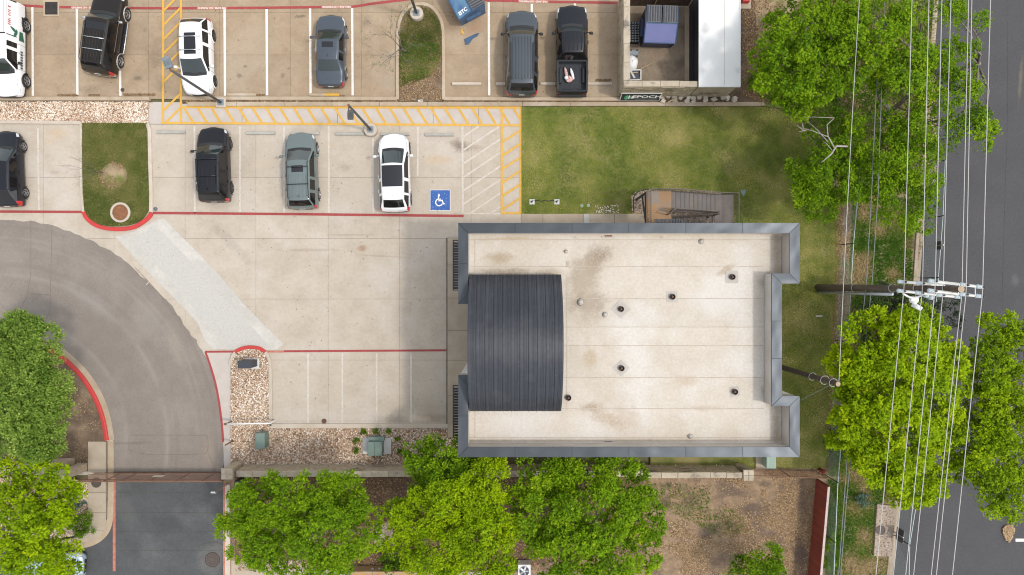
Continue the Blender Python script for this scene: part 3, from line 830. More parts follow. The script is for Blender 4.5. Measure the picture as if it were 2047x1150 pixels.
# yellow hatched walks
Y = 'yellow_paint'
for i, (a, b) in enumerate((((1003, 213), (1003, 428)), ((1041, 213), (1041, 428)), ((1001, 426.5), (1043, 426.5)), ((362, 214.5), (1042, 215.5)), ((322, 246), (1042, 251)), ((327, -200), (326, 246)), ((362, -200), (362, 246)))):
    line(a, b, .14, Y, walkway, 'yellow_border', ZM + (0, 0, .0012, .0024, .0036, .0048, .0048)[i])
for y0 in range(284, 450, 27):
    a, b = (1005, y0), (1040, y0 - 23)
    if a[1] > 425: t = (a[1] - 425) / 23; a = (1005 + 35 * t, 425)
    line(a, b, .13, Y, walkway, 'yellow_hatch', ZM + .008)
for x0 in np.arange(368, 1040, 27.4):
    a, b = (x0, 216), (x0 + 20, 248)
    if x0 + 20 > 1040: b = (1040, 216 + 32 * (1040 - x0) / 20)
    line(a, b, .14, Y, walkway, 'yellow_hatch', ZM + .008)
for y0 in np.arange(-150, 280, 28.5):
    a, b = (328, y0), (361, y0 - 33)
    if y0 > 245:
        t = (y0 - 245) / 33; a = (328 + 33 * t, 245)
        if t > .9: continue
    if 190 < y0 < 203: continue
    line(a, b, .13, Y, walkway, 'yellow_hatch', ZM + .008)


def text(name, s, loc, size, m, rz=0.0, parent=None, off=0.0, ext=0.0, sx=1.0, rot=None, align='CENTER'):
    c = bpy.data.curves.new(name, 'FONT')
    c.body = s; c.size = size; c.align_x = align; c.align_y = 'CENTER'
    c.offset = off; c.extrude = ext
    c.resolution_u = 3
    c.materials.append(m)
    o = bpy.data.objects.new(name, c)
    COL.objects.link(o)
    me = bpy.data.meshes.new_from_object(o.evaluated_get(bpy.context.evaluated_depsgraph_get()))
    bpy.data.objects.remove(o)
    me.name = name
    o = new_obj(name, me)
    if parent is not None: attach(o, parent)
    o.location = loc
    o.rotation_euler = rot if rot is not None else (0, 0, rz)
    o.scale = (sx, 1, 1)
    return o


for x, y, r in ((172, 15.6, 0), (424, 16.6, 0), (673, 14.2, .5), (1066, 3.4, -1)):
    MB().strip(Q([(x - 30, y), (x + 30, y)]), .16, ZM + .003, None).build('red_stripe', M['red_faded'], upper_lot)
    text('painted_lettering', 'FIRE LANE - NO PARKING', P(x, y) + Vector((0, 0, ZM + .008)), .155, M['white_paint'], math.pi + math.radians(r), upper_lot, .004, sx=.98)

# blue accessible-bay square with the wheelchair sign
bx0, bx1, by0, by1 = 860.5, 899.5, 380.5, 420.5
MB().sheet(Q([(bx0 - 1, by0 - 1), (bx1 + 1, by0 - 1), (bx1 + 1, by1 + 1), (bx0 - 1, by1 + 1)]), ZM).build('sign_border', M['white_paint'], lower_lot)
blue = MB().sheet(Q([(bx0, by0), (bx1, by0), (bx1, by1), (bx0, by1)]), ZM + .004).build('accessible_sign', M['blue_paint'], lower_lot)
u = lambda x, y: tuple(P(850 + x * 60 / 1150, 370 + y * 60 / 1150)[:2])
wc = MB()
z = ZM + .009
wc.sheet([tuple(Vector(u(528, 400)) + Vector((math.cos(a), math.sin(a))) * .068) for a in np.linspace(0, 6.28, 17)[:-1]], z)
for pts, w in (([(512, 430), (515, 600)], .065), ([(515, 545), (615, 545)], .055), ([(500, 603), (655, 603), (710, 745)], .068), ([(695, 748), (760, 712)], .055)):
    wc.strip([u(*p) for p in pts], w, z, None)
arc = [(535 + 132 * math.cos(a), 668 + 132 * math.sin(a)) for a in np.linspace(math.radians(-108), math.radians(-340), 28)]
wc.strip([u(*p) for p in arc], .062, z + .0005, None)
wc.build('wheelchair_symbol', M['sign_white'], lower_lot)


def wheel_stop(px, py, L, m='stop', label='', yellow=False, h=.13):
    p = P(px, py)
    t = thing('wheel_stop', (p.x, p.y, 0), label, 'wheel stop', 'wheel stops at the heads of the parking bays')
    mb = MB()
    prof = [(-.10, .0), (-.085, .1), (-.055, h), (.055, h), (.085, .1), (.10, .0)]
    def seg(x0, x1, mi):
        vs = [(p.x + x, p.y + y, z + .001) for x in (x0, x1) for y, z in prof]
        n = 6
        fs = [(k, n + k, n + k + 1, k + 1) for k in range(5)] + [tuple(range(n)), tuple(range(2 * n - 1, n - 1, -1))]
        mb.add(vs, [f[::-1] for f in fs], mi)
    if yellow: seg(-L / 2, 0, 0); seg(0.001, L / 2, 1)
    else: seg(-L / 2, L / 2, 0)
    mb.build('stop_body', [M[m], M['yellow_paint']], t)
    return t


lower_stops = [(343, 'lower-row wheel stop in the empty bay beside the grass island kerb'), (432, 'lower-row wheel stop at the nose of the black estate car'), (522, 'lower-row wheel stop in the empty bay between the black and grey-green cars'),
               (611, 'lower-row wheel stop at the nose of the grey-green estate car'), (700, 'lower-row wheel stop just left of the round lamp base'),
               (790, 'lower-row wheel stop at the nose of the white glass-roofed car'), (879, 'lower-row wheel stop in the accessible bay above the blue sign')]
for i, (x, l) in enumerate(lower_stops): wheel_stop(x, 265 + i * .8, 1.76, label=l)
for x, y, yl, l in ((484, 190, False, 'bare concrete wheel stop behind the empty bay right of the white roof-bar car'), (650, 190, True, 'half yellow wheel stop behind the grey saloon'),
                 (933, 168, False, 'pale wheel stop in the bay below the open blue dumpster'), (1020, 168, False, 'pale wheel stop under the tail of the grey people carrier'),
                 (1109, 168, False, 'pale wheel stop left of the pickup tail'), (1194, 168, False, 'pale wheel stop between the pickup and the stone enclosure')):
    wheel_stop(x, y, 1.78, 'kerb_pale' if y < 180 else 'gutter', l, yl)

# drain grate, covers
p = P(103, 17)
t = thing('drain_grate', (p.x, p.y, 0), 'square black drain grate set in the red fire lane stripe', 'drain')
s = .49
f = MB()
for a in ((-s, -s, s, -s + .1), (-s, s - .1, s, s), (-s, -s + .1, -s + .1, s - .1), (s - .1, -s + .1, s, s - .1)): f.box(p.x + a[0], p.y + a[1], -.02, p.x + a[2], p.y + a[3], .03)
f.build('frame', M['gutter'], t)
MB().box(p.x - .39, p.y - .39, .002, p.x + .39, p.y + .39, .0175).build('drain_pit', M['black_metal'], t)
for k in range(11): MB().box(p.x - .38, p.y - .37 + k * .07, .018, p.x + .38, p.y - .34 + k * .07, .03).build('grate_bar', M['drain'], t)
MB().box(p.x - .02, p.y - .38, .031, p.x + .02, p.y + .38, .034).build('grate_bar', M['drain'], t)


def cover(px, py, r, label, m='manhole', z=.0, rim=None):
    p = P(px, py)
    t = thing('manhole_cover', (p.x, p.y, z), label, 'manhole cover')
    MB().lathe((p.x, p.y, z), [(r * 1.1, .001), (r * 1.1, .016), (r * 1.0, .019), (r, .010)], 28, caps=False).build('rim', M[rim or 'drain'], t)
    mb = MB().lathe((p.x, p.y, z), [(r * .99, .004), (r * .97, .02), (.02, .021)], 28)
    mb.build('lid', M[m], t)
    k = MB()
    for i in range(3):
        k.lathe((p.x, p.y, z), [(r * (.3 + .22 * i), .0215), (r * (.3 + .22 * i), .028), (r * (.36 + .22 * i), .028), (r * (.36 + .22 * i), .0215)], 24, caps=False)
    k.build('cast_ring', M['drain'], t)
    return t


cover(425, 1119, .42, 'round iron manhole cover in the dark lower driveway', z=.006)
cover(195, 964, .28, 'small iron cover in the pavement under the brown gate', z=.117)
cover(311, 418, .11, 'tiny round grey cap beside the red island kerb', 'lamp_head', z=.006)
cover(245, 180, .11, 'tiny dark round cap near the upper kerb below the brown off-roader', z=.004)
cover(648, 842, .14, 'small brown drain cap in an empty lower bay', 'rusty', z=.004)

# round planter ring on the grass island
p = P(241, 425, .1)
t = thing('planter_ring', (p.x, p.y, .1), 'round white concrete ring filled with red-brown mulch on the grass island', 'planter')
MB().lathe((p.x, p.y, .06), [(.62, 0), (.62, .10), (.60, .12), (.50, .12), (.485, .10), (.485, 0)], 36, caps=False).build('ring', M['kerb_pale'], t, True)
MB().lathe((p.x, p.y, .06), [(.488, .03), (.488, .07), (.25, .085), (.02, .09)], 28).build('mulch_fill', M['terracotta'], t)
# mulch circle of the sapling
p = P(228, 351, .1)
mring = MB().lathe((p.x, p.y, .09), [(.84, 0), (.80, .02), (.4, .06), (.02, .07)], 30).build('mulch_circle', M['rough_ground'])
tag(mring, 'round patch of dry mulch in the middle of the grass island', 'mulch patch')
# ------------------------------------------------------------------ the office building
ZP, ZR = 7.2, 6.12
bx = lambda px, z=ZP: P(px, 0, z).x
by = lambda py, z=ZP: P(0, py, z).y
bld = thing('office_building', (0, -1, 0), 'flat-roofed two-storey building with dark coping and a charcoal arched metal roof', 'building')
X0, X1 = bx(916), bx(1598.5)
Y1, Y0 = by(446), by(914)
XN = bx(1563)            # right-hand notch
YN1, YN0 = by(567), by(792)
XG, YG1, YG0 = bx(937), by(608), by(750)     # gap in the coping at the front
CW = .51
e = .05
outline = [(X0 + e, Y0 + e), (X1 - e, Y0 + e), (X1 - e, YN0 - e), (XN - e, YN0 - e), (XN - e, YN1 + e), (X1 - e, YN1 + e), (X1 - e, Y1 - e), (X0 + e, Y1 - e),
           (X0 + e, YG1 + e), (XG + e, YG1 + e), (XG + e, YG0 - e), (X0 + e, YG0 - e)]
MB().prism(outline, -.1, ZR - .03).build('wall', M['stucco'], bld)
# parapet: solid pieces butted end to end, inside faces lined with membrane
TW = CW - .06
par = MB()
pieces = [(X0 + e, Y1 - e - TW, X1 - e, Y1 - e), (X0 + e, Y0 + e, X1 - e, Y0 + e + TW),
          (X1 - e - TW, YN1 + e, X1 - e, Y1 - e - TW), (X1 - e - TW, Y0 + e + TW, X1 - e, YN0 - e),
          (XN - e - TW, YN0 - e - TW, XN - e, YN1 + e + TW), (XN - e, YN1 + e, X1 - e - TW, YN1 + e + TW), (XN - e, YN0 - e - TW, X1 - e - TW, YN0 - e),
          (X0 + e, YG1 + e, X0 + e + TW, Y1 - e - TW), (X0 + e, Y0 + e + TW, X0 + e + TW, YG0 - e)]
for a in pieces: par.box(a[0], a[1], ZR - .03, a[2], a[3], ZP - .06)
par.build('parapet', M['parapet_in'], bld)

# metal coping in lengths, mitred at the corners
cp = []
IN = lambda x, y, dx, dy: ((x, y), (x + dx, y + dy))
runs = [  # outer start, outer end, inner start, inner end, number of lengths
    ((X0, Y1), (X1, Y1), (X0 + CW, Y1 - CW), (X1 - CW, Y1 - CW), 6),
    ((X1, Y1), (X1, YN1), (X1 - CW, Y1 - CW), (X1 - CW, YN1 + CW), 1),
    ((X1, YN1), (XN, YN1), (X1 - CW, YN1 + CW), (XN - CW, YN1 + CW), 1),
    ((XN, YN1), (XN, YN0), (XN - CW, YN1 + CW), (XN - CW, YN0 - CW), 3),
    ((XN, YN0), (X1, YN0), (XN - CW, YN0 - CW), (X1 - CW, YN0 - CW), 1),
    ((X1, YN0), (X1, Y0), (X1 - CW, YN0 - CW), (X1 - CW, Y0 + CW), 1),
    ((X1, Y0), (X0, Y0), (X1 - CW, Y0 + CW), (X0 + CW, Y0 + CW), 6),
    ((X0, Y0), (X0, YG0), (X0 + CW, Y0 + CW), (X0 + CW, YG0 - CW), 2),
    ((X0, YG0), (XG + .02, YG0), (X0 + CW, YG0 - CW), (XG + .02, YG0 - CW), 1),
    ((X0, YG1), (X0, Y1), (X0 + CW, YG1 + CW), (X0 + CW, Y1 - CW), 2),
    ((XG + .02, YG1), (X0, YG1), (XG + .02, YG1 + CW), (X0 + CW, YG1 + CW), 1)]
for (o0, o1, i0, i1, n) in runs:
    o0, o1, i0, i1 = map(Vector, (o0, o1, i0, i1))
    for k in range(n):
        a, b = k / n, (k + 1) / n
        d = (o1 - o0).normalized()
        inn = lambda t: i0 if t == 0 else (i1 if t == 1 else i0 + d * (o0.lerp(o1, t) - i0).dot(d))
        q = [o0.lerp(o1, a), o0.lerp(o1, b), inn(b), inn(a)]
        g = .0015
        q = [q[0] + d * g, q[1] - d * g, q[2] - d * g, q[3] + d * g]
        # wavy sheet: a small grid with slight oil-canning, sloped inwards
        nu, nv = max(4, int((o1 - o0).length / n / .22)), 4
        mb = MB(); vs = []
        for iu in range(nu + 1):
            for iv in range(nv + 1):
                u, v = iu / nu, iv / nv
                p = (q[0] * (1 - u) + q[1] * u) * (1 - v) + (q[3] * (1 - u) + q[2] * u) * v
                edge = 4 * u * (1 - u) * 4 * v * (1 - v)
                wv = .010 * math.sin(p.x * 2.3 + p.y * 1.7 + 1.3 * math.sin(p.x * .9)) + .007 * math.sin(p.x * 5.1 - p.y * 4.3)
                vs.append((p.x, p.y, ZP + .012 - .02 * v + wv * edge + random.uniform(-.001, .001)))
        fs = []
        for iu in range(nu):
            for iv in range(nv):
                a0 = iu * (nv + 1) + iv
                fs.append((a0, a0 + nv + 1, a0 + nv + 2, a0 + 1))
        mb.add(vs, fs)
        def drop(i0_, i1_):
            p0, p1 = vs[i0_], vs[i1_]
            mb.add([p0, p1, (p1[0], p1[1], ZP - .10), (p0[0], p0[1], ZP - .10)], [(0, 1, 2, 3)])
        for iu in range(nu):
            drop(iu * (nv + 1), (iu + 1) * (nv + 1)); drop(iu * (nv + 1) + nv, (iu + 1) * (nv + 1) + nv)
        o = mb.build('coping_length', M['coping'], bld, True)
# standing seams at the joints of the coping
for (o0, o1, i0, i1, n) in runs:
    for k in range(0, n + 1):
        if n > 1 or k in (0,):
            a = Vector(o0).lerp(Vector(o1), k / n); dd = (Vector(o1) - Vector(o0)).normalized()
            b = Vector(i0) if k == 0 else (Vector(i1) if k == n else Vector(i0) + dd * (a - Vector(i0)).dot(dd))
            MB().tube([(*a, ZP + .014), (*b, ZP - .004)], .010, 4).build('coping_seam', M['coping'], bld)

# roof membrane in lapped strips
ms = [Y1 - .3] + [by(y, ZR) for y in (533, 597, 654, 691, 755, 817)] + [Y0 + .3]
xl, xr, xn = X0 + TW + .02, X1 - TW - e - .02, XN - TW - e - .02
for i in range(len(ms) - 1):
    a, b = ms[i + 1], ms[i]
    poly = [(xl, a), (xr, a), (xr, b), (xl, b)]
    if i == 0: poly = [(xl, a), (xn, a), (xn, YN1 + TW + .07), (xr, YN1 + TW + .07), (xr, b), (xl, b)] if a < YN1 + TW else poly
    elif i == len(ms) - 2: poly = [(xl, a), (xr, a), (xr, YN0 - TW - .07), (xn, YN0 - TW - .07), (xn, b), (xl, b)] if b > YN0 - TW else poly
    else:
        hi, lo = YN1 + TW + .07, YN0 - TW - .07
        if b > hi: poly = [(xl, a), (xn, a), (xn, hi), (xr, hi), (xr, b), (xl, b)]
        elif a < lo: poly = [(xl, a), (xr, a), (xr, lo), (xn, lo), (xn, b), (xl, b)]
        else: poly = [(xl, a), (xn, a), (xn, b), (xl, b)]
    MB().prism([(x, y + (.03 if y == b else 0)) for x, y in poly], ZR - .03, ZR + .002 * (i % 2) + .001).build('membrane_strip', M['roof'], bld)
lap = MB()
for i in range(1, len(ms) - 1):
    pts = [(x, ms[i] + .006 * math.sin(x * 3) ) for x in np.linspace(xl + (4.95 if 2 <= i <= 5 else .1), xn - .02, 40)]
    lap.strip(pts, .035, ZR + .0065, None)
for x in (bx(1133, ZR),): lap.strip([(x, by(548, ZR)), (x, by(820, ZR))], .03, ZR + .0075, None)
lap.strip([(xl, Y1 - TW - .33), (xr, Y1 - TW - .33)], .03, ZR + .0078, None)
lap.strip([(xl, Y0 + TW + .30), (xr, Y0 + TW + .30)], .03, ZR + .0078, None)
lap.strip([(xl + .32, Y0 + TW + .3), (xl + .32, by(820, ZR))], .03, ZR + .0085, None)
lap.strip([(xl + .32, Y1 - TW - .3), (xl + .32, by(546, ZR))], .03, ZR + .0085, None)
lap.build('membrane_lap', M['seam'], bld)
# cant strips at the foot of the parapet
cant = MB()
for (xa, ya, xb, yb, nx, ny) in ((X0 + TW + .05, Y1 - TW - .05, X1 - TW - .05, Y1 - TW - .05, 0, -1), (X1 - TW - .05, Y0 + TW + .05, X0 + TW + .05, Y0 + TW + .05, 0, 1)):
    cant.add([(xa, ya, ZR + .10), (xb, yb, ZR + .10), (xb + nx * .1, yb + ny * .1, ZR + .009), (xa + nx * .1, ya + ny * .1, ZR + .009)], [(0, 1, 2, 3)] if ny > 0 else [(3, 2, 1, 0)])
cant.build('cant_strip', M['roof'], bld)


def vent(px, py, sq, rot=0):
    p = P(px, py, ZR)
    r = .15
    v = MB().lathe((p.x, p.y, ZR), [(r, .01), (r, .16), (r * .85, .17), (r * .8, .05)], 20, caps=False).build('roof_vent', M['drain'], bld, True)
    MB().lathe((p.x, p.y, ZR), [(r * .8, .03), (.02, .032)], 16).build('vent_throat', M['black_metal'], v)
    MB().lathe((p.x, p.y, ZR), [(r * .42, .04), (r * .40, .15), (r * .3, .17), (.01, .175)], 12).build('vent_core', M['rusty'], v, True)
    if sq:
        MB().obox((p.x, p.y, ZR + .010), (sq, sq, .014), math.radians(rot)).build('flashing_patch', M['parapet_in'], v)


for px, py, sq, rot in ((1463, 554, .66, 0), (1343.5, 593.5, .56, 0), (1241, 618, .72, 45), (1242, 736, .64, 45), (1468, 783, .5, 8), (1136, 795, 0, 0)): vent(px, py, sq, rot)
# scuppers, pipe boots and little repair patches
sc = MB()
for px, py in ((1216, 471.5), (1216, 884.5)):
    p = P(px, py, ZR)
    v = MB().box(p.x - .36, p.y - .10, ZR + .012, p.x + .36, p.y + .10, ZR + .05, c=.02).build('scupper', M['parapet_in'], bld)
    MB().box(p.x - .2, p.y - .05, ZR + .051, p.x + .2, p.y + .07, ZR + .06).build('scupper_throat', M['rusty'], v)
for px, py in ((1539.5, 561), (1541, 791)):
    p = P(px, py, ZR)
    MB().box(p.x - .08, p.y - .10, ZR + .01, p.x + .10, p.y + .10, ZR + .12).build('scupper', M['black_metal'], bld)
for px, py, r in ((1401.5, 483, .10), (1209, 629, .10), (1379, 872, .09), (1131, 503, .07), (1160, 604, .13)):
    p = P(px, py, ZR)
    MB().lathe((p.x, p.y, ZR), [(r * 1.5, .012), (r, .05), (r * .7, .16), (r * .5, .18), (.01, .18)], 14).build('pipe_boot', M['parapet_in'], bld, True)
for px, py, w, h, r in ((1150, 470, .1, .3, 0), (1322, 471, .12, .28, 0), (1135, 529, .16, .3, 0), (1300, 883, .1, .22, 0), (1141, 618, .5, .12, 0), (1555, 470, .3, .09, 60), (1545, 889, .35, .07, 0)):
    p = P(px, py, ZR)
    MB().obox((p.x, p.y, ZR + .013), (w, h, .012), math.radians(r)).build('repair_patch', M['seam'], bld)

# arched metal roof: eleven ribbed panels curved over the ridge
ZE, ZC = 6.85, 8.6
ax0, ax1 = P(938.5, 0, ZE).x, P(1122, 0, ZE).x
ay1, ay0 = P(0, 549, ZE).y, P(0, 822, ZE).y
NP = 11
pw = (ax1 - ax0) / NP
ym, hs = (ay0 + ay1) / 2, (ay1 - ay0) / 2
rise = ZC - ZE
RAD = (hs * hs + rise * rise) / (2 * rise)
th0 = math.asin(hs / RAD)
NA = 30
ribs = [(0, 0), (.008, .05), (.05, .05), (.058, 0), (.40, 0), (.415, .018), (.445, .018), (.46, 0), (.56, 0), (.575, .018), (.605, .018), (.62, 0), (.72, 0), (.735, .018), (.765, .018), (.78, 0), (1.0, 0)]
arch_root = MB()
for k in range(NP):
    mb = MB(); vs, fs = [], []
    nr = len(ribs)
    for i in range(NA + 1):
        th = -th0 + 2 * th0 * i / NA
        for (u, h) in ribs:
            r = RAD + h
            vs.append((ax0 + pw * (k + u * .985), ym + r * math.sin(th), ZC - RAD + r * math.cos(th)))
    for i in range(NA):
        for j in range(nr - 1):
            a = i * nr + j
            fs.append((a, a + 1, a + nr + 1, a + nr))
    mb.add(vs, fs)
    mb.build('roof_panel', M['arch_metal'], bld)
# gable ends and underside of the arch
for xe in (ax0 + .02, ax1 - .02):
    poly = [(xe, ym + (RAD - .03) * math.sin(-th0 + 2 * th0 * i / NA), ZC - RAD + (RAD - .03) * math.cos(-th0 + 2 * th0 * i / NA)) for i in range(NA + 1)]
    poly += [(xe, ay1, ZR - .2), (xe, ay0, ZR - .2)]
    MB().add(poly + [(x - (.05 if xe > 0 else -.05), y, z) for x, y, z in poly], [tuple(range(len(poly)))[::-1], tuple(range(len(poly), 2 * len(poly)))]).build('gable_end', M['box_dark'], bld)
MB().box(ax0 + .08, ay0 + .02, ZR - .2, ax1 - .08, ay0 + .07, ZE - .03).box(ax0 + .08, ay1 - .07, ZR - .2, ax1 - .08, ay1 - .02, ZE - .03).build('arch_curb', M['parapet_in'], bld)
# front wall behind the gap: glazed entry
MB().box(XG + e - .04, YG0 + .3, .15, XG + e + .02, YG1 - .3, 5.6).build('entry_glazing', M['dark_glass'], bld)
mu = MB()
for y in np.linspace(YG0 + .3, YG1 - .3, 5): mu.box(XG + e - .075, y - .03, .15, XG + e - .045, y + .03, 5.6)
for z in (.15, 2.4, 3.6, 5.6): mu.box(XG + e - .078, YG0 + .27, z - .03, XG + e - .048, YG1 - .27, z + .03)
mu.build('entry_mullion', M['black_metal'], bld)
MB().box(P(937, 0, 6).x - .02, P(0, 752, 6.4).y, 6.0, P(937, 0, 6).x + .05, P(0, 744, 6.4).y, 6.75).build('wall_lamp', M['white_metal'], bld)

# black slatted awnings
def awning(name_y0, name_y1, x_out, x_in, z, label):
    t = MB().box(x_in - .02, name_y0, z - .02, x_in + .0, name_y1, z + .12).build('awning', M['black_metal'], bld)
    fr = MB()
    for y in (name_y0, name_y1 - .05): fr.box(x_out, y, z - .05, x_in - .02, y + .05, z + .10)
    fr.box(x_out, name_y0 + .05, z - .05, x_out + .05, name_y1 - .05, z + .10)
    fr.build('awning_frame', M['black_metal'], t)
    n = int((name_y1 - name_y0) / .16)
    for i in range(n):
        y = name_y0 + .1 + (name_y1 - name_y0 - .2) * i / n
        MB().obox(((x_out + x_in) / 2, y + .05, z + .03), (x_in - x_out - .12, .13, .02), 0, 0, Euler((.5, 0, 0))).build('awning_slat', M['box_dark'], t)


ZA = 2.9
for a, b in ((581, 480), (875, 770)):
    awning(P(0, a, ZA).y, P(0, b, ZA).y, P(905.3, 0, ZA).x, X0 + e, ZA, '')
    MB().box(X0 + e - .03, P(0, a, ZA).y + .25, .9, X0 + e + .01, P(0, b, ZA).y - .25, 2.75).build('window', M['dark_glass'], bld)
    MB().box(X0 + e - .03, P(0, a, ZA).y + .25, 3.9, X0 + e + .01, P(0, b, ZA).y - .25, 5.5).build('window', M['dark_glass'], bld)
# awning over the stair door, on the north wall
zt = 6.0
t = MB().box(P(1308, 0, zt).x, Y1 - e, zt - .02, P(1366, 0, zt).x, Y1 - e + .02, zt + .1).build('awning', M['black_metal'], bld)
for i in range(11):
    x = P(1308, 0, zt).x + (P(1366, 0, zt).x - P(1308, 0, zt).x) * (i + .5) / 11
    MB().obox((x, (Y1 + P(0, 438.5, zt).y) / 2, zt + .02), (.12, P(0, 438.5, zt).y - Y1 + .03, .03), 0, 0, Euler((0, .4, 0))).build('awning_slat', M['box_dark'], t)
MB().box(7.7, Y1 - e - .01, 3.6, 8.7, Y1 - e + .03, 5.75).build('door', M['box_dark'], bld)
for xw in (-1.6, 1.2, 4.0): MB().box(xw, Y1 - e - .01, 4.2, xw + 1.5, Y1 - e + .03, 5.6).build('window', M['dark_glass'], bld)

# ------------------------------------------------------------------ the outside stair
stw = thing('outdoor_staircase', (9.5, 4.4, 0), 'brown steel and concrete switchback stair climbing the north wall', 'staircase')
ZL, ZM2 = 3.6, 2.0
xa, xb, xc, xd = 7.58, 8.97, 11.86, 12.98
yo, yi, yw = 5.44, 4.34, Y1 + .05
D = M['stair_metal']
MB().box(xa, yw, ZL - .16, xb, yo, ZL, c=.01).build('upper_landing', M['landing'], stw)
MB().box(xc, yw, ZM2 - .16, xd, yo, ZM2, c=.01).build('half_landing', M['stair_tread'], stw)
n = 10
for i in range(n):
    x = xb + (xc - xb) * i / n
    z = ZL - (ZL - ZM2) * (i + 1) / (n + 1)
    MB().box(x + .005, yi + .03, z - .05, x + (xc - xb) / n + .02, yo - .03, z, c=.008).build('tread', M['stair_tread'], stw)
    MB().box(x + .0, yi + .03, z + .001, x + .03, yo - .03, z + .14).build('riser', D, stw)
    MB().box(x + (xc - xb) / n - .025, yi + .03, z + .001, x + (xc - xb) / n + .018, yo - .03, z + .006).build('tread_edge_strip', M['box_dark'], stw)  # dark strip along the outer edge of each upper tread
n2 = 10
for i in range(n2):
    x = xc - 3.25 * (i + 1) / n2
    z = ZM2 - ZM2 * (i + 1) / (n2 + 1)
    MB().box(x + .06, yw, z - .05, x + 3.25 / n2 - .03, 4.19, z, c=.008).build('tread', M['stair_tread'], stw)
sg = MB()
def slab_between(y0, y1, xA, zA, xB, zB, h=.26):
    sg.add([(xA, y0, zA - h), (xB, y0, zB - h), (xB, y0, zB + .04), (xA, y0, zA + .04), (xA, y1, zA - h), (xB, y1, zB - h), (xB, y1, zB + .04), (xA, y1, zA + .04)],
           [(0, 1, 2, 3), (7, 6, 5, 4), (0, 4, 5, 1), (3, 2, 6, 7), (0, 3, 7, 4), (1, 5, 6, 2)])
slab_between(yi - .03, yi + .025, xb, ZL - .05, xc, ZM2 - .02)
slab_between(yo - .025, yo + .03, xb, ZL - .05, xc, ZM2 - .02)
slab_between(4.20, 4.25, xc - 3.3, .02, xc, ZM2 - .05)
sg.build('stringer', D, stw)
ps = MB()
for (x, y, z) in ((xa + .05, yo - .05, ZL - .16), (xa + .05, yw + .08, ZL - .16), (xb - .05, yo - .05, ZL - .16), (xc + .05, yo - .05, ZM2 - .16), (xd - .05, yo - .05, ZM2 - .16), (xd - .05, yw + .1, ZM2 - .16), (xc + .05, 4.27, ZM2 - .16)):
    MB().box(x - .05, y - .05, 0, x + .05, y + .05, z).build('post', M['black_metal'], stw)
MB().tube([(xa + .02, yo - .05, 2.1), (xa + .02, yw + .1, ZL - .25)], .05, 6).tube([(xa + .0, yo - .05, ZL - .25), (xa, yw + .1, ZL - .25)], .06, 6).build('brace', M['black_metal'], stw)
# the railings
def rail(pts, ph, step=.115, name='railing'):
    mb = MB()
    mb.tube([(p[0], p[1], p[2] + 1.07) for p in pts], .028, 6)
    mb.tube([(p[0], p[1], p[2] + .09) for p in pts], .02, 6)
    r = mb.build('railing', D, stw)
    k = 0
    base = MB().box(-.011, -.011, .09, .011, .011, 1.06).mesh('picket', D)
    for a, b in zip(pts, pts[1:]):
        a, b = Vector(a), Vector(b); L = (b - a).xy.length
        m = max(1, int(L / step))
        for i in range(m):
            p = a.lerp(b, i / m)
            o = new_obj('picket' if (i or k) else 'picket', base)
            o.parent = r; o.location = p
        k += 1
    for p in (pts[0], pts[-1]):
        o = MB().box(p[0] - .025, p[1] - .025, p[2] - .02, p[0] + .025, p[1] + .025, p[2] + 1.1).build('rail_post', D, None)
        o.parent = r


rail([(xa + .03, yw + .1, ZL), (xa + .03, yo - .02, ZL), (xb, yo - .02, ZL), (xc, yo - .02, ZM2 + .06), (xd - .03, yo - .02, ZM2), (xd - .03, yw + .1, ZM2)], 1.07)
rail([(xb - .25, yw + .75, ZL), (xb - .02, yi - .0, ZL), (xb + .05, yi, ZL - .02), (xc, yi, ZM2 + .06)], 1.07)
rail([(xb - .03, yw + .9, ZL), (xb - .03, yi - .06, ZL)], 1.07)
rail([(xc, 4.22, ZM2 + .02), (xc - 3.3, 4.22, .1)], 1.07)
# steel edging of the little gravel bed by the stair
ed = MB().strip(smooth_path(Q([(1296, 379), (1275, 383), (1266, 392), (1265, 412), (1267, 426)]), 2), .05, -.05, .14, 0, .01).build('steel_edging', M['black_metal'])
tag(ed, 'dark steel edging curved round the gravel below the stair landing', 'garden edging')


# ------------------------------------------------------------------ stone walls
def facing(mb, a, b, z0, z1, nrm, seed=1, hmin=.16, hmax=.3, t=.035):
    """courses of rough blocks standing proud of a wall face, from plan point a to b"""
    r = random.Random(seed)
    a, b = Vector(a), Vector(b); L = (b - a).length; d = (b - a) / L; nn = Vector(nrm)
    z = z0
    while z < z1 - .02:
        h = min(r.uniform(hmin, hmax), z1 - z)
        if z1 - z - h < .1: h = z1 - z
        x = 0
        while x < L - .01:
            w = min(r.uniform(.28, .75), L - x)
            if L - x - w < .15: w = L - x
            k = r.uniform(.25, 1.0) * t; g = .008
            p0, p1 = a + d * (x + g), a + d * (x + w - g)
            zz0, zz1 = z + g, z + h - g
            f0, f1 = p0 + nn * k + d * .015, p1 + nn * k - d * .015
            vs = [(*p0, zz0), (*p1, zz0), (*p1, zz1), (*p0, zz1), (*f0, zz0 + .012), (*f1, zz0 + .012), (*f1, zz1 - .012), (*f0, zz1 - .012)]
            fs = [(4, 5, 6, 7), (0, 1, 5, 4), (1, 2, 6, 5), (2, 3, 7, 6), (3, 0, 4, 7)]
            mb.add(vs, fs if (d.x * nn.y - d.y * nn.x) < 0 else [f[::-1] for f in fs])
            x += w
        z += h


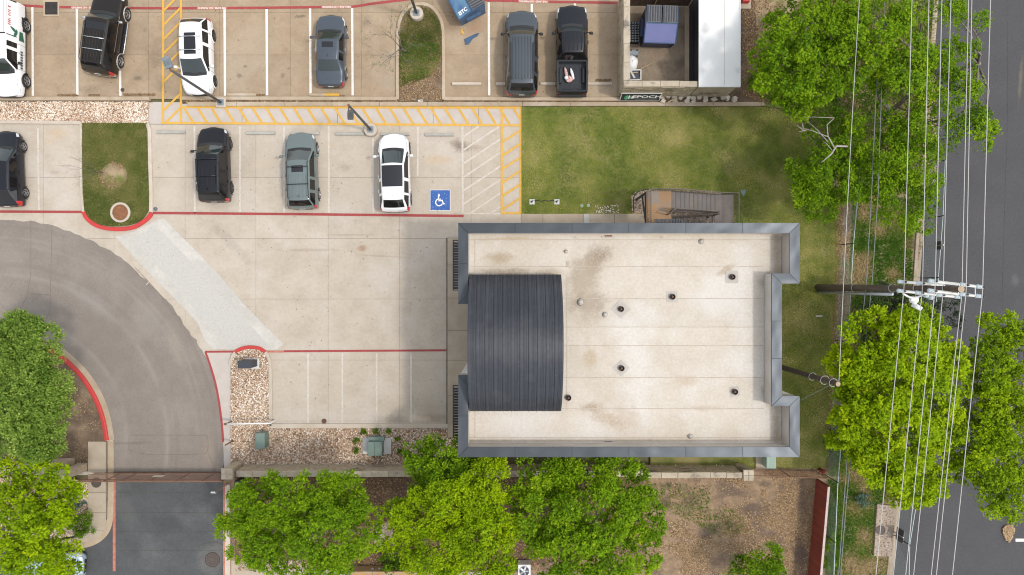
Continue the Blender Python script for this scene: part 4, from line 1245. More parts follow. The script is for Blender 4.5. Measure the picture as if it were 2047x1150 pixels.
def wall_run(root, x0, y0, x1, y1, h, faces, cap=.045, along='x', seed=1, z0=-.1, capw=1.0, capm='lime_cap'):
    MB().box(x0, y0, z0, x1, y1, h - .101).build('core', M['lime'], root)
    mb = MB()
    if 'n' in faces: facing(mb, (x1, y1), (x0, y1), .0, h - .102, (0, 1), seed)
    if 's' in faces: facing(mb, (x0, y0), (x1, y0), .0, h - .102, (0, -1), seed + 1)
    if 'w' in faces: facing(mb, (x0, y1), (x0, y0), .0, h - .102, (-1, 0), seed + 2)
    if 'e' in faces: facing(mb, (x1, y0), (x1, y1), .0, h - .102, (1, 0), seed + 3)
    if mb.f: mb.build('stone_facing', M['lime'], root)['kind'] = 'stuff'
    L = (x1 - x0) if along == 'x' else (y1 - y0)
    n = max(1, round(L / capw))
    r = random.Random(seed)
    for i in range(n):
        a, b = i / n, (i + 1) / n
        j = r.uniform(-.012, .012)
        if along == 'x': MB().box(x0 + L * a + .006, y0 - cap + j, h - .10, x0 + L * b - .006, y1 + cap + j, h + r.uniform(-.008, .008), c=.02).build('cap_stone', M[capm], root)
        else: MB().box(x0 - cap + j, y0 + L * a + .006, h - .10, x1 + cap + j, y0 + L * b - .006, h + r.uniform(-.008, .008), c=.02).build('cap_stone', M[capm], root)


ZW = 1.7
wx = lambda px: P(px, 0, ZW).x
wy = lambda py: P(0, py, ZW).y
sw_ = thing('stone_wall', (wx(750), wy(949), 0), 'low weathered limestone wall running below the gravel bed and building', 'wall')
wall_run(sw_, wx(470), wy(954), wx(1288), wy(943.5), ZW - .08, 'ns', .02, seed=4)
wall_run(sw_, wx(1290), wy(956), wx(1486), wy(946), ZW - .08, 'ns', .02, seed=9)


def pillar(px0, py0, px1, py1, h, label, face=''):
    z = h
    a, b = P(px0, py1, z), P(px1, py0, z)
    t = thing('stone_pillar', ((a.x + b.x) / 2, (a.y + b.y) / 2, 0), label, 'pillar', 'limestone pillars ending the low walls')
    MB().box(a.x + .05, a.y + .05, -.1, b.x - .05, b.y - .05, h - .12).build('shaft', M['lime'], t)
    mb = MB()
    x0, y0, x1, y1 = a.x + .05, a.y + .05, b.x - .05, b.y - .05
    facing(mb, (x1, y1), (x0, y1), 0, h - .125, (0, 1), 3); facing(mb, (x0, y0), (x1, y0), 0, h - .125, (0, -1), 4)
    facing(mb, (x0, y1), (x0, y0), 0, h - .125, (-1, 0), 5); facing(mb, (x1, y0), (x1, y1), 0, h - .125, (1, 0), 6)
    mb.build('stone_facing', M['lime'], t)['kind'] = 'stuff'
    xm, ymid = (a.x + b.x) / 2, (a.y + b.y) / 2
    for (x0, y0, x1, y1) in ((a.x, a.y, xm - .004, ymid - .004), (xm + .004, a.y, b.x, ymid - .004), (a.x, ymid + .004, xm - .004, b.y), (xm + .004, ymid + .004, b.x, b.y)):
        MB().box(x0, y0, h - .12, x1, y1, h + random.uniform(-.01, .01), c=.02).build('cap_stone', M['lime_cap'], t)
    return t


pillar(1486.5, 940, 1507, 961.5, 1.75, 'pale limestone pillar at the wall end beside the wire fence')
pillar(442, 937, 465, 959, 1.85, 'weathered limestone pillar at the wall end, right of the brown gate')
pillar(118, 939, 140, 958, 1.75, 'limestone pillar at the wall end, left of the brown gate')
lw = thing('stone_wall', (wx(60), wy(940), 0), 'weathered limestone wall on the left between dirt island and trees', 'wall')
wall_run(lw, P(-130, 0, 1.6).x, P(0, 948, 1.6).y, P(117, 0, 1.6).x, P(0, 930, 1.6).y, 1.6, 'ns', .02, seed=14)

# ------------------------------------------------------------------ bin enclosure with the sign
ZE2 = 2.2
enc = thing('bin_enclosure', (8.5, 13.5, 0), 'roofless limestone enclosure with wide cap stones round the violet-blue dumpster', 'enclosure')
ex0, ex1 = P(1246.5, 0, ZE2).x, P(1259.5, 0, ZE2).x
ey0, ey1 = P(0, 173.3, ZE2).y, P(0, 161.3, ZE2).y
ytop = P(0, -60).y
xs1 = P(1397, 0, 2.36).x
wall_run(enc, ex0, ey1 + .0, ex1, P(0, 8, 0).y, ZE2, 'we', .0, along='y', seed=21)
wall_run(enc, ex0, ey0, xs1 - .02, ey1 - .012, ZE2, 'snw', .0, seed=25)
MB().box(ex1, ey1, -.1, P(1377, 0).x, P(0, 5).y, .045).build('bin_pad', mat('stained_bin_pad', (.27, .215, .155), (.21, .165, .118), 1.2, .9, big=(.7, (.15, .115, .085), .52, .72), speck=(14, (.09, .07, .05), .6, .7, .5),
      stains=[st(1310, 110, 24, 14, 0, (.30, .19, .13), .5), st(1368, 70, 10, 30, 0, (.09, .075, .06), .6), st(1275, 30, 14, 20, 0, (.12, .09, .07), .6)]), enc)
MB().box(P(1368, 0).x, ey1, -.1, P(1376.8, 0).x, P(0, 5).y, .10).build('bin_kerb', M['gutter'], enc)
shed = thing('storage_shed', (12.3, 13.5, 0), 'white flat-roofed shed with an open black front beside the bin enclosure', 'shed')
sx0, sx1 = P(1377.5, 0).x, P(1464.5, 0).x
zs = 2.36
syy = P(0, 174, zs).y
MB().box(P(1397, 0, zs).x, syy, zs - .08, P(1480.3, 0, zs).x, P(0, -70, zs).y, zs, c=.012).build('shed_roof', M['white_roof'], shed)
MB().box(P(1397, 0, zs).x + .0, syy, zs + .001, P(1480.3, 0, zs).x, syy + .05, zs + .03).box(P(1478.7, 0, zs).x, syy + .051, zs + .001, P(1480.3, 0, zs).x, P(0, -70, zs).y, zs + .03).build('roof_trim', M['white_metal'], shed)
MB().strip([(P(1448, 0, zs).x, syy + .1), (P(1448, 0, zs).x, P(0, -60, zs).y)], .02, zs + .004, None).build('roof_seam', M['seam'], shed)
MB().box(sx0 + .25, ey0 + .02, -.1, sx0 + .32, P(0, -70).y, zs - .09).build('back_wall', M['shed_dark'], shed)
MB().box(sx0, ey1 + .01, -.1, sx0 + .24, P(0, -70).y, .05).build('shed_floor', M['shed_dark'], shed)
core = MB().box(sx0 + .33, ey0 + .0, -.1, P(1477, 0, zs).x - .05, P(0, -70).y, zs - .09).build('side_wall', M['lime'], shed)
mb = MB(); facing(mb, (xs1, ey0), (P(1477, 0, zs).x - .05, ey0), 0, zs - .1, (0, -1), 31); mb.build('stone_facing', M['lime'], shed)['kind'] = 'stuff'
# timber gate at the back of the enclosure
gy = P(0, 13.5).y
gt = thing('board_gate', (P(1315, 0).x, gy, 0), 'dark brown board gate leaning over the top of the bin enclosure', 'gate')
gx0, gx1 = ex1 + .05, sx0 - .05
nb = 26
for i in range(nb):
    a = gx0 + (gx1 - gx0) * i / nb
    MB().box(a + .008, gy, .12, a + (gx1 - gx0) / nb - .008, gy + .03, 2.1 + random.uniform(-.01, .01)).build('board', M['gate_wood'], gt)
MB().box(gx0, gy + .031, .4, gx1, gy + .09, .5).box(gx0, gy + .031, 1.8, gx1, gy + .09, 1.9).build('gate_rail', M['rusty'], gt)
MB().tube([(gx0 + 1.75, gy - .03, .1), (gx0 + 1.75, gy - .03, 2.1)], .03, 6).tube([(gx1 - .02, gy - .03, .05), (gx1 - .02, gy - .03, 2.15)], .04, 6).build('gate_post', M['wood'], gt)

# EPOCH sign board leaning on the enclosure wall
s0, s1 = P(1237.5, 203.5), P(1317, 203.5)
hgt, lean = .87, .20
wS = s1.x - s0.x
sg_t = thing('sign_board', (s0.x, s0.y, 0), 'dark EPOCH sign board leaning on the stone enclosure', 'sign')
ang = math.atan2(hgt, lean)
def on_sign(u, v, d=0.0):      # u along, v up the face, d out of the face
    return Vector((s0.x + u, s0.y + v * math.cos(ang) - d * math.sin(ang) + 0.02, .14 + v * math.sin(ang) + d * math.cos(ang)))
Ls = math.hypot(hgt, lean)
def plate(u0, v0, u1, v1, d0, d1, m, name, par=sg_t):
    c = [on_sign(u, v, d) for d in (d0, d1) for u, v in ((u0, v0), (u1, v0), (u1, v1), (u0, v1))]
    return MB().add(c, [(3, 2, 1, 0), (4, 5, 6, 7), (0, 1, 5, 4), (1, 2, 6, 5), (2, 3, 7, 6), (3, 0, 4, 7)]).build(name, m, par)
plate(0, 0, wS, Ls, -.06, 0, M['white_metal'], 'cabinet')
plate(.04, .05, wS - .04, Ls - .04, .001, .008, M['sign_dark'], 'sign_face')
R_ = Euler((ang, 0, 0))
tx = text('sign_lettering', 'EPOCH', on_sign(1.58, .50, .014), .42, M['sign_white'], 0, sg_t, .012, 0, 1.28, R_)
plate(.93, .19, 1.62, .255, .009, .012, M['sign_grey'], 'small_lettering_line')
plate(1.68, .19, 2.24, .255, .009, .012, M['sign_grey'], 'small_lettering_line')
for u, w, v0, v1, m in ((.17, .06, .22, .58, 'sign_green'), (.26, .12, .14, .68, 'sign_green'), (.40, .045, .24, .70, 'sign_white'), (.49, .06, .2, .66, 'sign_grey'), (.60, .06, .26, .62, 'sign_white'), (.71, .06, .26, .56, 'sign_grey')):
    pts = []
    for a in np.linspace(0, 6.283, 13)[:-1]:
        pts.append(on_sign(.12 + u + w * math.cos(a) * .9, (v0 + v1) / 2 + (v1 - v0) / 2 * math.sin(a), .013))
    MB().add(pts, [tuple(range(12))]).build('emblem_bar', M[m], sg_t)

# quarry stones heaped along the foot of the enclosure
r = random.Random(12)
xs = 1316
stones = []
while xs < 1468:
    w = r.uniform(9, 18)
    for row in range(2):
        stones.append((xs + w / 2 + r.uniform(-2, 2), (197.5 if row == 0 else 203.5) + r.uniform(-2, 2), w * r.uniform(.8, 1.05), r.uniform(8, 11), r.uniform(-.5, .5)))
        if row == 0 and r.random() < .25: break
    xs += w
for i, (sx, sy, w, h, a) in enumerate(stones):
    p = P(sx, sy); k = HCAM / FPX
    n = r.randint(4, 6)
    base = []
    for q in range(n):
        th = 2 * math.pi * q / n + r.uniform(-.3, .3)
        base.append((math.cos(th) * w * k * .52 * r.uniform(.85, 1.1), math.sin(th) * h * k * .55 * r.uniform(.85, 1.1)))
    c, s = math.cos(a), math.sin(a)
    hh = r.uniform(.14, .30)
    mb = MB(); vs = []
    for z, t in ((.0, .95), (hh * .8, 1.0), (hh, .86)):
        for x, y in base: vs.append(((x * c - y * s) * t, (x * s + y * c) * t, z + (r.uniform(-.02, .02) if z else 0)))
    fs = []
    for lv in range(2):
        for q in range(n): fs.append((lv * n + q, lv * n + (q + 1) % n, (lv + 1) * n + (q + 1) % n, (lv + 1) * n + q))
    fs.append(tuple(2 * n + q for q in range(n)))
    mb.add(vs, fs)
    o = mb.build('loose_stone', M['rubble']); o.location = (p.x, p.y, .02)
    tag(o, 'pale angular quarry stone in the heap below the EPOCH enclosure wall', 'stone', 'loose quarry stones heaped along the enclosure')
p, q = P(1333, 207), P(1348, 200)
o = MB().tube([(p.x, p.y, .32), (q.x, q.y, .36)], .05, 4).build('lumber_offcut', M['wood']); tag(o, 'short pale lumber offcut lying across the loose quarry stones', 'lumber')

# ------------------------------------------------------------------ fences and gates
# red board fence
fh = 1.65
A, B = P(1631, 958), P(1612, 1175)
fence = thing('board_fence', (A.x, A.y, 0), 'tall red-stained cedar board fence with a pale weathered cap', 'fence')
L = (B - A).length; d = (B - A) / L
nf = int(L / .145)
nrm = Vector((d.y, -d.x, 0)); ang_f = math.atan2(d.y, d.x)
bmesh_ = MB().obox((0, 0, fh / 2), (.135, .025, fh - .05), ang_f).mesh('board', M['red_fence'])
for i in range(nf):
    o = new_obj('board', bmesh_, fence); p = A + d * (i + .5) * .145
    o.location = (p.x + random.uniform(-.008, .008), p.y, random.uniform(-.01, .01))
for i in range(int(L / 2.4) + 1):
    a = A + d * i * 2.4; b = A + d * min(L, (i + 1) * 2.4 - .01)
    c = (a + b) / 2 + Vector((.03, 0, fh))
    MB().obox(c, ((b - a).length, .13, .04), ang_f).build('fence_cap', M['fence_cap'], fence)
    q = a + Vector((.07, 0, 0))
    MB().box(q.x - .04, q.y - .04, -.1, q.x + .04, q.y + .04, fh - .03).build('post', M['red_fence'], fence)
rl = MB()
for z in (.35, 1.3):
    rl.tube([(A.x + .035, A.y, z), (B.x + .035, B.y, z)], .03, 4)
rl.build('rail', M['red_fence'], fence)


def mesh_fence(name, label, pts, h, m, step, posts=3.0, top=.03, cat='fence', diag=True, group=None):
    """a wire fence: rails, posts and a woven mesh"""
    pts = [Vector(p) for p in pts]
    t = thing(name, (pts[0].x, pts[0].y, 0), label, cat, group)
    MB().tube([p + Vector((0, 0, h)) for p in pts], top, 6).build('top_rail', m, t)
    w = MB()
    for a, b in zip(pts, pts[1:]):
        L = (b - a).length; d = (b - a) / L; n = max(1, round(L / posts))
        for i in range(n + 1):
            p = a + d * L * i / n
            MB().tube([p + Vector((0, 0, -.1)), p + Vector((0, 0, h + .04))], .03, 6).build('post', M['box_dark'] if m is M['chain'] else m, t)
        k = int(L / step)
        for i in range(k + 1):
            x0 = i * step
            if diag:
                for sgn in (1, -1):
                    x1 = x0 + sgn * h * .9
                    z0, z1 = .05, h
                    if x1 < 0: z1 = .05 + (h - .05) * x0 / (h * .9); x1 = 0
                    if x1 > L: z1 = .05 + (h - .05) * (L - x0) / (h * .9); x1 = L
                    w.tube([a + d * x0 + Vector((0, 0, z0)), a + d * x1 + Vector((0, 0, z1))], .0042, 3, cap=False)
            else:
                w.tube([a + d * x0 + Vector((0, 0, .05)), a + d * x0 + Vector((0, 0, h))], .008, 3, cap=False)
        if not diag:
            for z in (.1, h * .5): w.tube([a + Vector((0, 0, z)), b + Vector((0, 0, z))], .02, 4, cap=False)
    o = w.build('woven_mesh', m, t); o['kind'] = 'stuff'
    return t


mesh_fence('wire_fence', 'short rusty wire fence between the pale pillar and the red board fence', [P(1507, 951, 1.55).xy.to_3d(), P(1655, 956.5, 1.55).xy.to_3d()], 1.55, M['rust_iron'], .09, 2.3)
mesh_fence('chain_link_fence', 'grey chain-link fence between the lawn and the weedy verge', [P(1693, 340).xy.to_3d(), P(1689, 394).xy.to_3d(), P(1680, 490).xy.to_3d(), P(1669, 680).xy.to_3d(), P(1658, 860).xy.to_3d(), P(1650, 950).xy.to_3d(), P(1640, 1180).xy.to_3d()], 1.6, M['chain'], .10, 3.0, .028)
mesh_fence('chain_link_fence', 'grey chain-link fence along the street kerb', [P(1856, 330).xy.to_3d(), P(1852, 437).xy.to_3d(), P(1843, 556).xy.to_3d(), P(1825, 760).xy.to_3d(), P(1806, 960).xy.to_3d(), P(1788, 1070).xy.to_3d(), P(1786, 1180).xy.to_3d()], 1.6, M['chain'], .10, 3.6, .028)
p = P(1845, 494)
t = thing('street_sign', (p.x, p.y, 0), 'small dark sign panel on a post beside the street kerb', 'sign')
MB().tube([(p.x, p.y, -.1), (p.x, p.y, 2.0)], .03, 6).build('post', M['grey_metal'], t)
MB().obox((p.x + .04, p.y, 1.5), (.1, .5, .55), 0).build('panel', M['box_dark'], t)
p = P(1786, 1062)
t = thing('fence_sign', (p.x, p.y, 0), 'dark blue-grey board hung on the street fence beside the manhole slab', 'sign')
MB().obox((p.x + .02, p.y, .7), (.06, .75, .75), -.12).build('panel', M['box_dark'], t)
MB().tube([(p.x - .03, p.y, -.1), (p.x - .03, p.y, 1.1)], .03, 6).build('post', M['grey_metal'], t)

# sliding iron gate over the drive
gh = 1.95
ga, gb = P(150, 963, gh), P(446, 963, gh)
gate = thing('sliding_gate', (ga.x, ga.y, 0), 'long rust-brown mesh gate across the drive', 'gate')
yg = ga.y
fr = MB()
for z in (.1, gh, gh * .82): fr.tube([(ga.x, yg, z), (gb.x, yg, z)], .03, 6)
fr.build('gate_frame', M['rust_iron'], gate)
for px in (206, 240, 297, 350, 402, 440):
    x = P(px, 0, gh).x
    MB().tube([(x, yg, .08), (x, yg, gh)], .035, 6).build('upright', M['rust_iron'], gate)
w = MB()
n = int((gb.x - ga.x) / .095)
for i in range(n):
    x = ga.x + (i + .5) * .095
    w.tube([(x, yg, .1), (x, yg, gh)], .010, 3, cap=False)
for i in range(14): w.tube([(ga.x, yg, .15 + i * .13), (gb.x, yg, .15 + i * .13)], .008, 3, cap=False)
w.build('woven_mesh', M['rust_iron'], gate)['kind'] = 'stuff'
x0, x1 = P(307, 0, .9).x, P(328, 0, .9).x
MB().box(x0, yg + .03, .75, x1, yg + .05, 1.1).build('plate', M['kerb_pale'], gate)
MB().box(P(228, 0).x, yg - .06, .006, P(447, 0).x, yg + .06, .05).build('track', M['drain'], gate)
x = P(462, 0, 1.7).x
mm = thing('gate_motor', (x, yg - .2, 0), 'dark gate motor with a steel arm below the right gate pillar', 'gate motor')
MB().box(P(468, 0, .9).x, P(0, 974, .9).y, 0, P(481, 0, .9).x, P(0, 962, .9).y, .9, c=.03).build('housing', M['box_dark'], mm)
MB().tube([(P(458, 0, 1.2).x, P(0, 966, 1.2).y, 1.2), (P(428, 0, .9).x, P(0, 986, .9).y, .9)], .035, 5).build('arm', M['rust_iron'], mm)
MB().box(P(422, 0, .9).x, P(0, 986, .9).y, .85, P(432, 0, .9).x, P(0, 983, .9).y, .95).build('arm_end', M['white_metal'], mm)
# ------------------------------------------------------------------ parked cars
def paint(name, c, metal=.0, rough=.35):
    return mat(name, c, rough=rough, metal=metal, coat=.8 if c[0] > .3 else .45, spec=.5 if c[0] > .3 else .25)


PAINT = {'white': paint('white_car_paint', (.72, .72, .72)), 'black': paint('black_car_paint', (.008, .009, .014), .1), 'navy': paint('deep_navy_car_paint', (.0085, .0095, .013), .2),
         'brown': paint('dark_brown_car_paint', (.017, .013, .011), .3), 'grey': paint('steel_grey_car_paint', (.075, .09, .11), .4, .34), 'slate': paint('slate_grey_car_paint', (.072, .083, .095), .4, .36),
         'sage': paint('grey_green_car_paint', (.145, .178, .175), .25, .38), 'silver': paint('pale_blue_car_paint', (.33, .42, .47), .2, .35)}
GLASS = mat('car_glass', (.012, .022, .022), rough=.03, spec=.9, coat=.4)
SIDEGL = mat('tinted_side_glass', (.010, .009, .009), rough=.06, spec=.6)
SUNGL = mat('sunroof_glass', (.010, .011, .014), rough=.05, spec=.7)
TRIM = mat('black_plastic_trim', (.018, .018, .019), rough=.6)
TYRE = mat('tyre_rubber', (.014, .014, .014), rough=.85)
RIM = mat('alloy_rim', (.38, .38, .39), rough=.35, metal=.8)
RIMD = mat('dark_alloy_rim', (.10, .10, .105), rough=.35, metal=.7)
HEADL = mat('headlamp_lens', (.55, .56, .58), rough=.12, coat=.6)
TAILL = mat('red_tail_lamp', (.42, .012, .015), rough=.15, coat=.7)
CHROME = mat('brushed_chrome', (.6, .6, .6), rough=.2, metal=1.0)
LINER = mat('truck_bed_liner', (.028, .032, .038), (.022, .024, .028), 12, .75, bump=(40, .4, .01))
PLATE = mat('number_plate', (.7, .7, .66), (.5, .5, .5), 14, .5)
SLOTS = ['body', 'hood', 'roof', 'windscreen', 'side_window', 'rear_window', 'headlight', 'taillight', 'sill', 'grille', 'front_door', 'rear_door', 'sunroof', 'boot_lid', 'gap', 'bed_liner', 'bumper', 'pillar']


def car(label, kind, loc, rz, col, L=4.7, W=1.88, H=1.66, opts=None, name='parked_car', cat='car'):
    o = dict(zf=.78, zc=1.02, zb=1.06, clear=.26, cowl=.255, rf=.40, rr=.885, tail=.965, wg=.76, bp=.60, cp=.78, sun=None, sunw=1, mirror=True, rails=None, bars=(), ribs=0, wheel=.345, wf=.19, wr=.80,
             rim=RIM, hood_in=.80, clad=True, bumper=None, tw=.97, nose=.72, deck=None, wing=0, panes='glass')
    o.update(opts or {})
    root = thing(name, loc, label, cat, 'cars parked in the two lots')
    root.rotation_euler = (0, 0, math.radians(rz))
    hw = W / 2
    S = []

    def low(s, w, zb, tag_, yo=(0, 0, 0), drop=0.0, zc=None):
        S.append((s, w * hw, zc if zc is not None else o['clear'], zb, None, tag_, yo, drop))

    def cab(s, w, zb, zr, tag_, wg=None, yo=(0, 0, 0)):
        S.append((s, w * hw, o['clear'], zb, (zr, (wg or o['wg']) * hw), tag_, yo, 0))

    zf, zc_, zb = o['zf'], o['zc'], o['zb']
    cw, rf, rr, tl = o['cowl'], o['rf'], o['rr'], o['tail']
    low(0.0, o['nose'], zf - .16, 'nose', (.0, .05, .07), zc=o['clear'] + .06)
    low(.022, o['nose'] + .12, zf - .03, 'nose', (.0, .05, .06), zc=o['clear'] + .02)
    low(.075, .955, zf + .03, 'hood', (0, .02, .03))
    low(.15, .99, zf + .55 * (zc_ - zf), 'hood')
    low(cw - .025, 1.0, zc_ - .02, 'gap', (.02, .08, .11))
    low(cw, 1.0, zc_, 'ws', (.0, .07, .10))
    cab(rf, 1.0, zb, H - .035, 'roof', yo=(0, .04, .06))
    cuts = {o['bp']: 'bp', o['bp'] + .022: 'roof2'}
    if o['cp']: cuts[o['cp']] = 'bp2'; cuts[o['cp'] + .022] = 'roof3'
    if o['sun']: cuts[o['sun'][0]] = 'sunA'; cuts[o['sun'][1]] = 'sunB'
    for s in sorted(cuts):
        cab(s, 1.0, zb + .01, H - .01 * abs(s - .6) * 4, cuts[s], wg=o['wg'] * (1 - .06 * max(0, s - .6) / .3))
    cab(rr, .985, zb + .03, H - .05, 'rw', wg=o['wg'] * .93, yo=(0, -.03, -.04))
    if kind == 'suv':
        low(tl, o['tw'], zb + .06, 'tailend', (0, -.03, -.04))
        low(.985, .93, zb - .06, 'tailend', (0, -.02, -.03))
        low(1.0, .86, zb - .30, 'end', zc=o['clear'] + .08)
    elif kind == 'sedan':
        low(tl, .97, zb + .03, 'deck', (0, -.03, -.05))
        low(.955, .93, zb - .0, 'tailend', (0, -.02, -.04))
        low(.985, .86, zb - .08, 'tailend', (0, -.02, -.03))
        low(1.0, .78, zb - .30, 'end', zc=o['clear'] + .08)
    else:                                              # pickup with an open bed
        low(tl, 1.0, zb + .02, 'bedwall')
        low(tl + .012, 1.0, zb + .04, 'bedwall2')
        low(tl + .020, 1.0, zb + .04, 'bed', drop=.46)
        low(.80, 1.0, zb + .04, 'bed', drop=.46)
        low(.955, .985, zb + .04, 'bedend', drop=.46)
        low(.962, .98, zb + .04, 'tailtop')
        low(.985, .97, zb + .035, 'tailend')
        low(1.0, .95, zb - .30, 'end', zc=o['clear'] + .1)
    verts, n = [], len(S)
    for (s, w, zc, zbb, cabv, tg, yo, drop) in S:
        y = L / 2 - s * L
        half = [(w - .08, zc, 0), (w - .02, zc + .14, 0), (w, zc + .5 * (zbb - zc), 0), (w - .01, zbb - .13, 0)]
        if cabv:
            zr, wg = cabv
            half += [(w - .055, zbb, 0), (wg, zr - .11, 0), (wg - .075, zr - .025, yo[0]), (wg * .52, zr, yo[1]), (0, zr + .012, yo[2])]
        elif kind == 'pickup' and tg.startswith(('bed', 'tail')):
            half += [(w - .02, zbb - .01, 0), (w - .03, zbb, 0), (w - .13, zbb, 0), (w - .14, zbb - drop, 0), (0, zbb - drop, 0)]
        else:
            q = o['hood_in']
            half += [(w - .05, zbb - .025, 0), (w * .885, zbb + .005, 0), (w * q, zbb + .03, yo[0]), (w * .42, zbb + .048, yo[1]), (0, zbb + .055, yo[2])]
        for sgn in (1, -1):
            for (x, z, yy) in half: verts.append((x * sgn, y + yy, z))
    faces, fsl = [], []
    idx = lambda i, sgn, k: i * 18 + (0 if sgn > 0 else 9) + k
    si = {k: i for i, k in enumerate(SLOTS)}

    def slot(i, k):
        tg, nx = S[i][5], S[i + 1][5]
        if k == 0: return 'sill' if o['clad'] else 'body'
        if tg == 'nose':
            if k in (3, 4) and i == 1: return 'headlight'
            if k <= 2 and i == 0: return 'bumper' if o['bumper'] else 'body'
            return 'hood' if k >= 5 else 'body'
        if tg == 'hood': return 'hood' if k >= 5 else ('headlight' if (i == 2 and k == 3 and o.get('hl2')) else 'body')
        if tg == 'gap': return 'gap' if k >= 6 else ('hood' if k == 5 else 'body')
        if tg == 'ws':
            if k >= 6: return 'windscreen'
            return 'pillar' if k == 5 else ('side_window' if k == 4 else ('front_door' if k >= 1 else 'body'))
        if tg in ('roof', 'roof2', 'roof3', 'sunA', 'sunB', 'bp', 'bp2'):
            if k >= 5:
                if o['sun'] and o['sun'][0] - 1e-6 <= S[i][0] < o['sun'][1] - 1e-6 and k >= 8 - o['sunw']: return 'sunroof'
                return 'roof'
            if k == 4:
                return 'pillar' if tg in ('bp', 'bp2') else 'side_window'
            if S[i][0] < o['bp'] - 1e-6: return 'front_door'
            if o['cp'] and S[i][0] < o['cp'] - 1e-6: return 'rear_door'
            return 'body'
        if tg == 'rw':
            if k >= 6: return 'rear_window'
            return 'pillar' if k == 5 else ('side_window' if (k == 4 and kind == 'suv') else 'body')
        if tg == 'deck': return 'boot_lid' if k >= 5 else 'body'
        if tg == 'tailend':
            if k in (2, 3): return 'taillight' if kind != 'pickup' else ('taillight' if k == 3 else 'body')
            if k == 4 and kind == 'suv': return 'taillight' if i == n - 3 else 'body'
            return 'bumper' if (o['bumper'] and k <= 2) else ('boot_lid' if k >= 5 else 'body')
        if tg.startswith('bed'): return 'bed_liner' if k >= 6 else ('sill' if k == 5 else 'body')
        if tg == 'tailtop': return 'boot_lid' if k >= 4 else 'body'
        return 'body'

    for i in range(n - 1):
        for k in range(8):
            for sgn in (1, -1):
                q = [idx(i, sgn, k), idx(i, sgn, k + 1), idx(i + 1, sgn, k + 1), idx(i + 1, sgn, k)]
                faces.append(tuple(q if sgn > 0 else q[::-1])); fsl.append(si[slot(i, k)])
    for i, end in ((0, 0), (n - 1, 1)):
        for k in range(8):
            q = [idx(i, 1, k), idx(i, -1, k), idx(i, -1, k + 1), idx(i, 1, k + 1)]
            faces.append(tuple(q if end == 0 else q[::-1]))
            fsl.append(si['grille' if (end == 0 and 1 <= k <= 3) else ('bumper' if (k <= 1 and o['bumper']) else ('sill' if k == 0 else ('boot_lid' if end and k >= 2 else 'body')))])
    # weld the two centre columns
    key, remap, nv = {}, [], []
    for v in verts:
        kk = tuple(round(c, 5) for c in v)
        if kk not in key: key[kk] = len(nv); nv.append(v)
        remap.append(key[kk])
    ff, fs2 = [], []
    for f, s_ in zip(faces, fsl):
        g = [remap[i] for i in f]
        h = [g[j] for j in range(len(g)) if g[j] != g[j - 1]]
        if len(h) >= 3: ff.append(tuple(h)); fs2.append(s_)
    me = bpy.data.meshes.new('cage'); me.from_pydata(nv, [], ff)
    for _ in SLOTS: me.materials.append(None)
    me.polygons.foreach_set('material_index', fs2)
    # creases along the glass and belt lines
    ea = {}
    for e_ in me.edges: ea[tuple(sorted(e_.vertices))] = e_.index
    cr_ = np.zeros(len(me.edges), np.float32)
    def crease(i0, k0, i1, k1, val):
        for sgn in (1, -1):
            a, b = remap[idx(i0, sgn, k0)], remap[idx(i1, sgn, k1)]
            e_ = ea.get((min(a, b), max(a, b)))
            if e_ is not None: cr_[e_] = max(cr_[e_], val)
    for i, st_ in enumerate(S):
        tg = st_[5]
        if tg in ('gap', 'ws', 'rw') or tg.startswith(('roof', 'sun', 'bp')) or (kind != 'pickup' and i == n - 3) or (kind == 'sedan' and tg == 'deck'):
            for k in range(4, 8): crease(i, k, i, k + 1, .55 if tg in ('ws', 'rw', 'roof') else .3)
        if kind == 'pickup' and tg.startswith(('bed', 'tail')):
            for k in range(3, 8): crease(i, k, i, k + 1, .95)
        if i < n - 1:
            if st_[4] or tg == 'ws':
                for k in (4, 5, 6): crease(i, k, i + 1, k, .6)
            elif kind == 'pickup' and tg.startswith(('bed', 'tail')):
                for k in (4, 5, 6, 7): crease(i, k, i + 1, k, .95)
            else:
                crease(i, 4, i + 1, 4, .25); crease(i, 6, i + 1, 6, .35)
            crease(i, 1, i + 1, 1, .4)
    if cr_.any():
        at = me.attributes.new('crease_edge', 'FLOAT', 'EDGE'); at.data.foreach_set('value', cr_)
    tmp = bpy.data.objects.new('cage', me); COL.objects.link(tmp)
    md = tmp.modifiers.new('s', 'SUBSURF'); md.levels = 2; md.render_levels = 2
    dg = bpy.context.evaluated_depsgraph_get()
    ev = tmp.evaluated_get(dg).to_mesh()
    V = np.empty(len(ev.vertices) * 3); ev.vertices.foreach_get('co', V); V = V.reshape(-1, 3)
    polys = [(tuple(p.vertices), p.material_index) for p in ev.polygons]
    bpy.data.objects.remove(tmp)
    R = o['wheel']; yf, yr = L / 2 - o['wf'] * L, L / 2 - o['wr'] * L
    pm = PAINT[col]
    mats = dict(body=pm, hood=pm, roof=pm, windscreen=GLASS, side_window=SIDEGL, rear_window=GLASS if kind == 'sedan' else SIDEGL, headlight=HEADL, taillight=TAILL, sill=TRIM, grille=TRIM,
                front_door=pm, rear_door=pm, sunroof=SUNGL, boot_lid=pm, gap=TRIM, bed_liner=LINER, bumper=o['bumper'] or TRIM, pillar=pm)
    mats.update(o.get('mats', {}))
    groups, edge = {}, {}
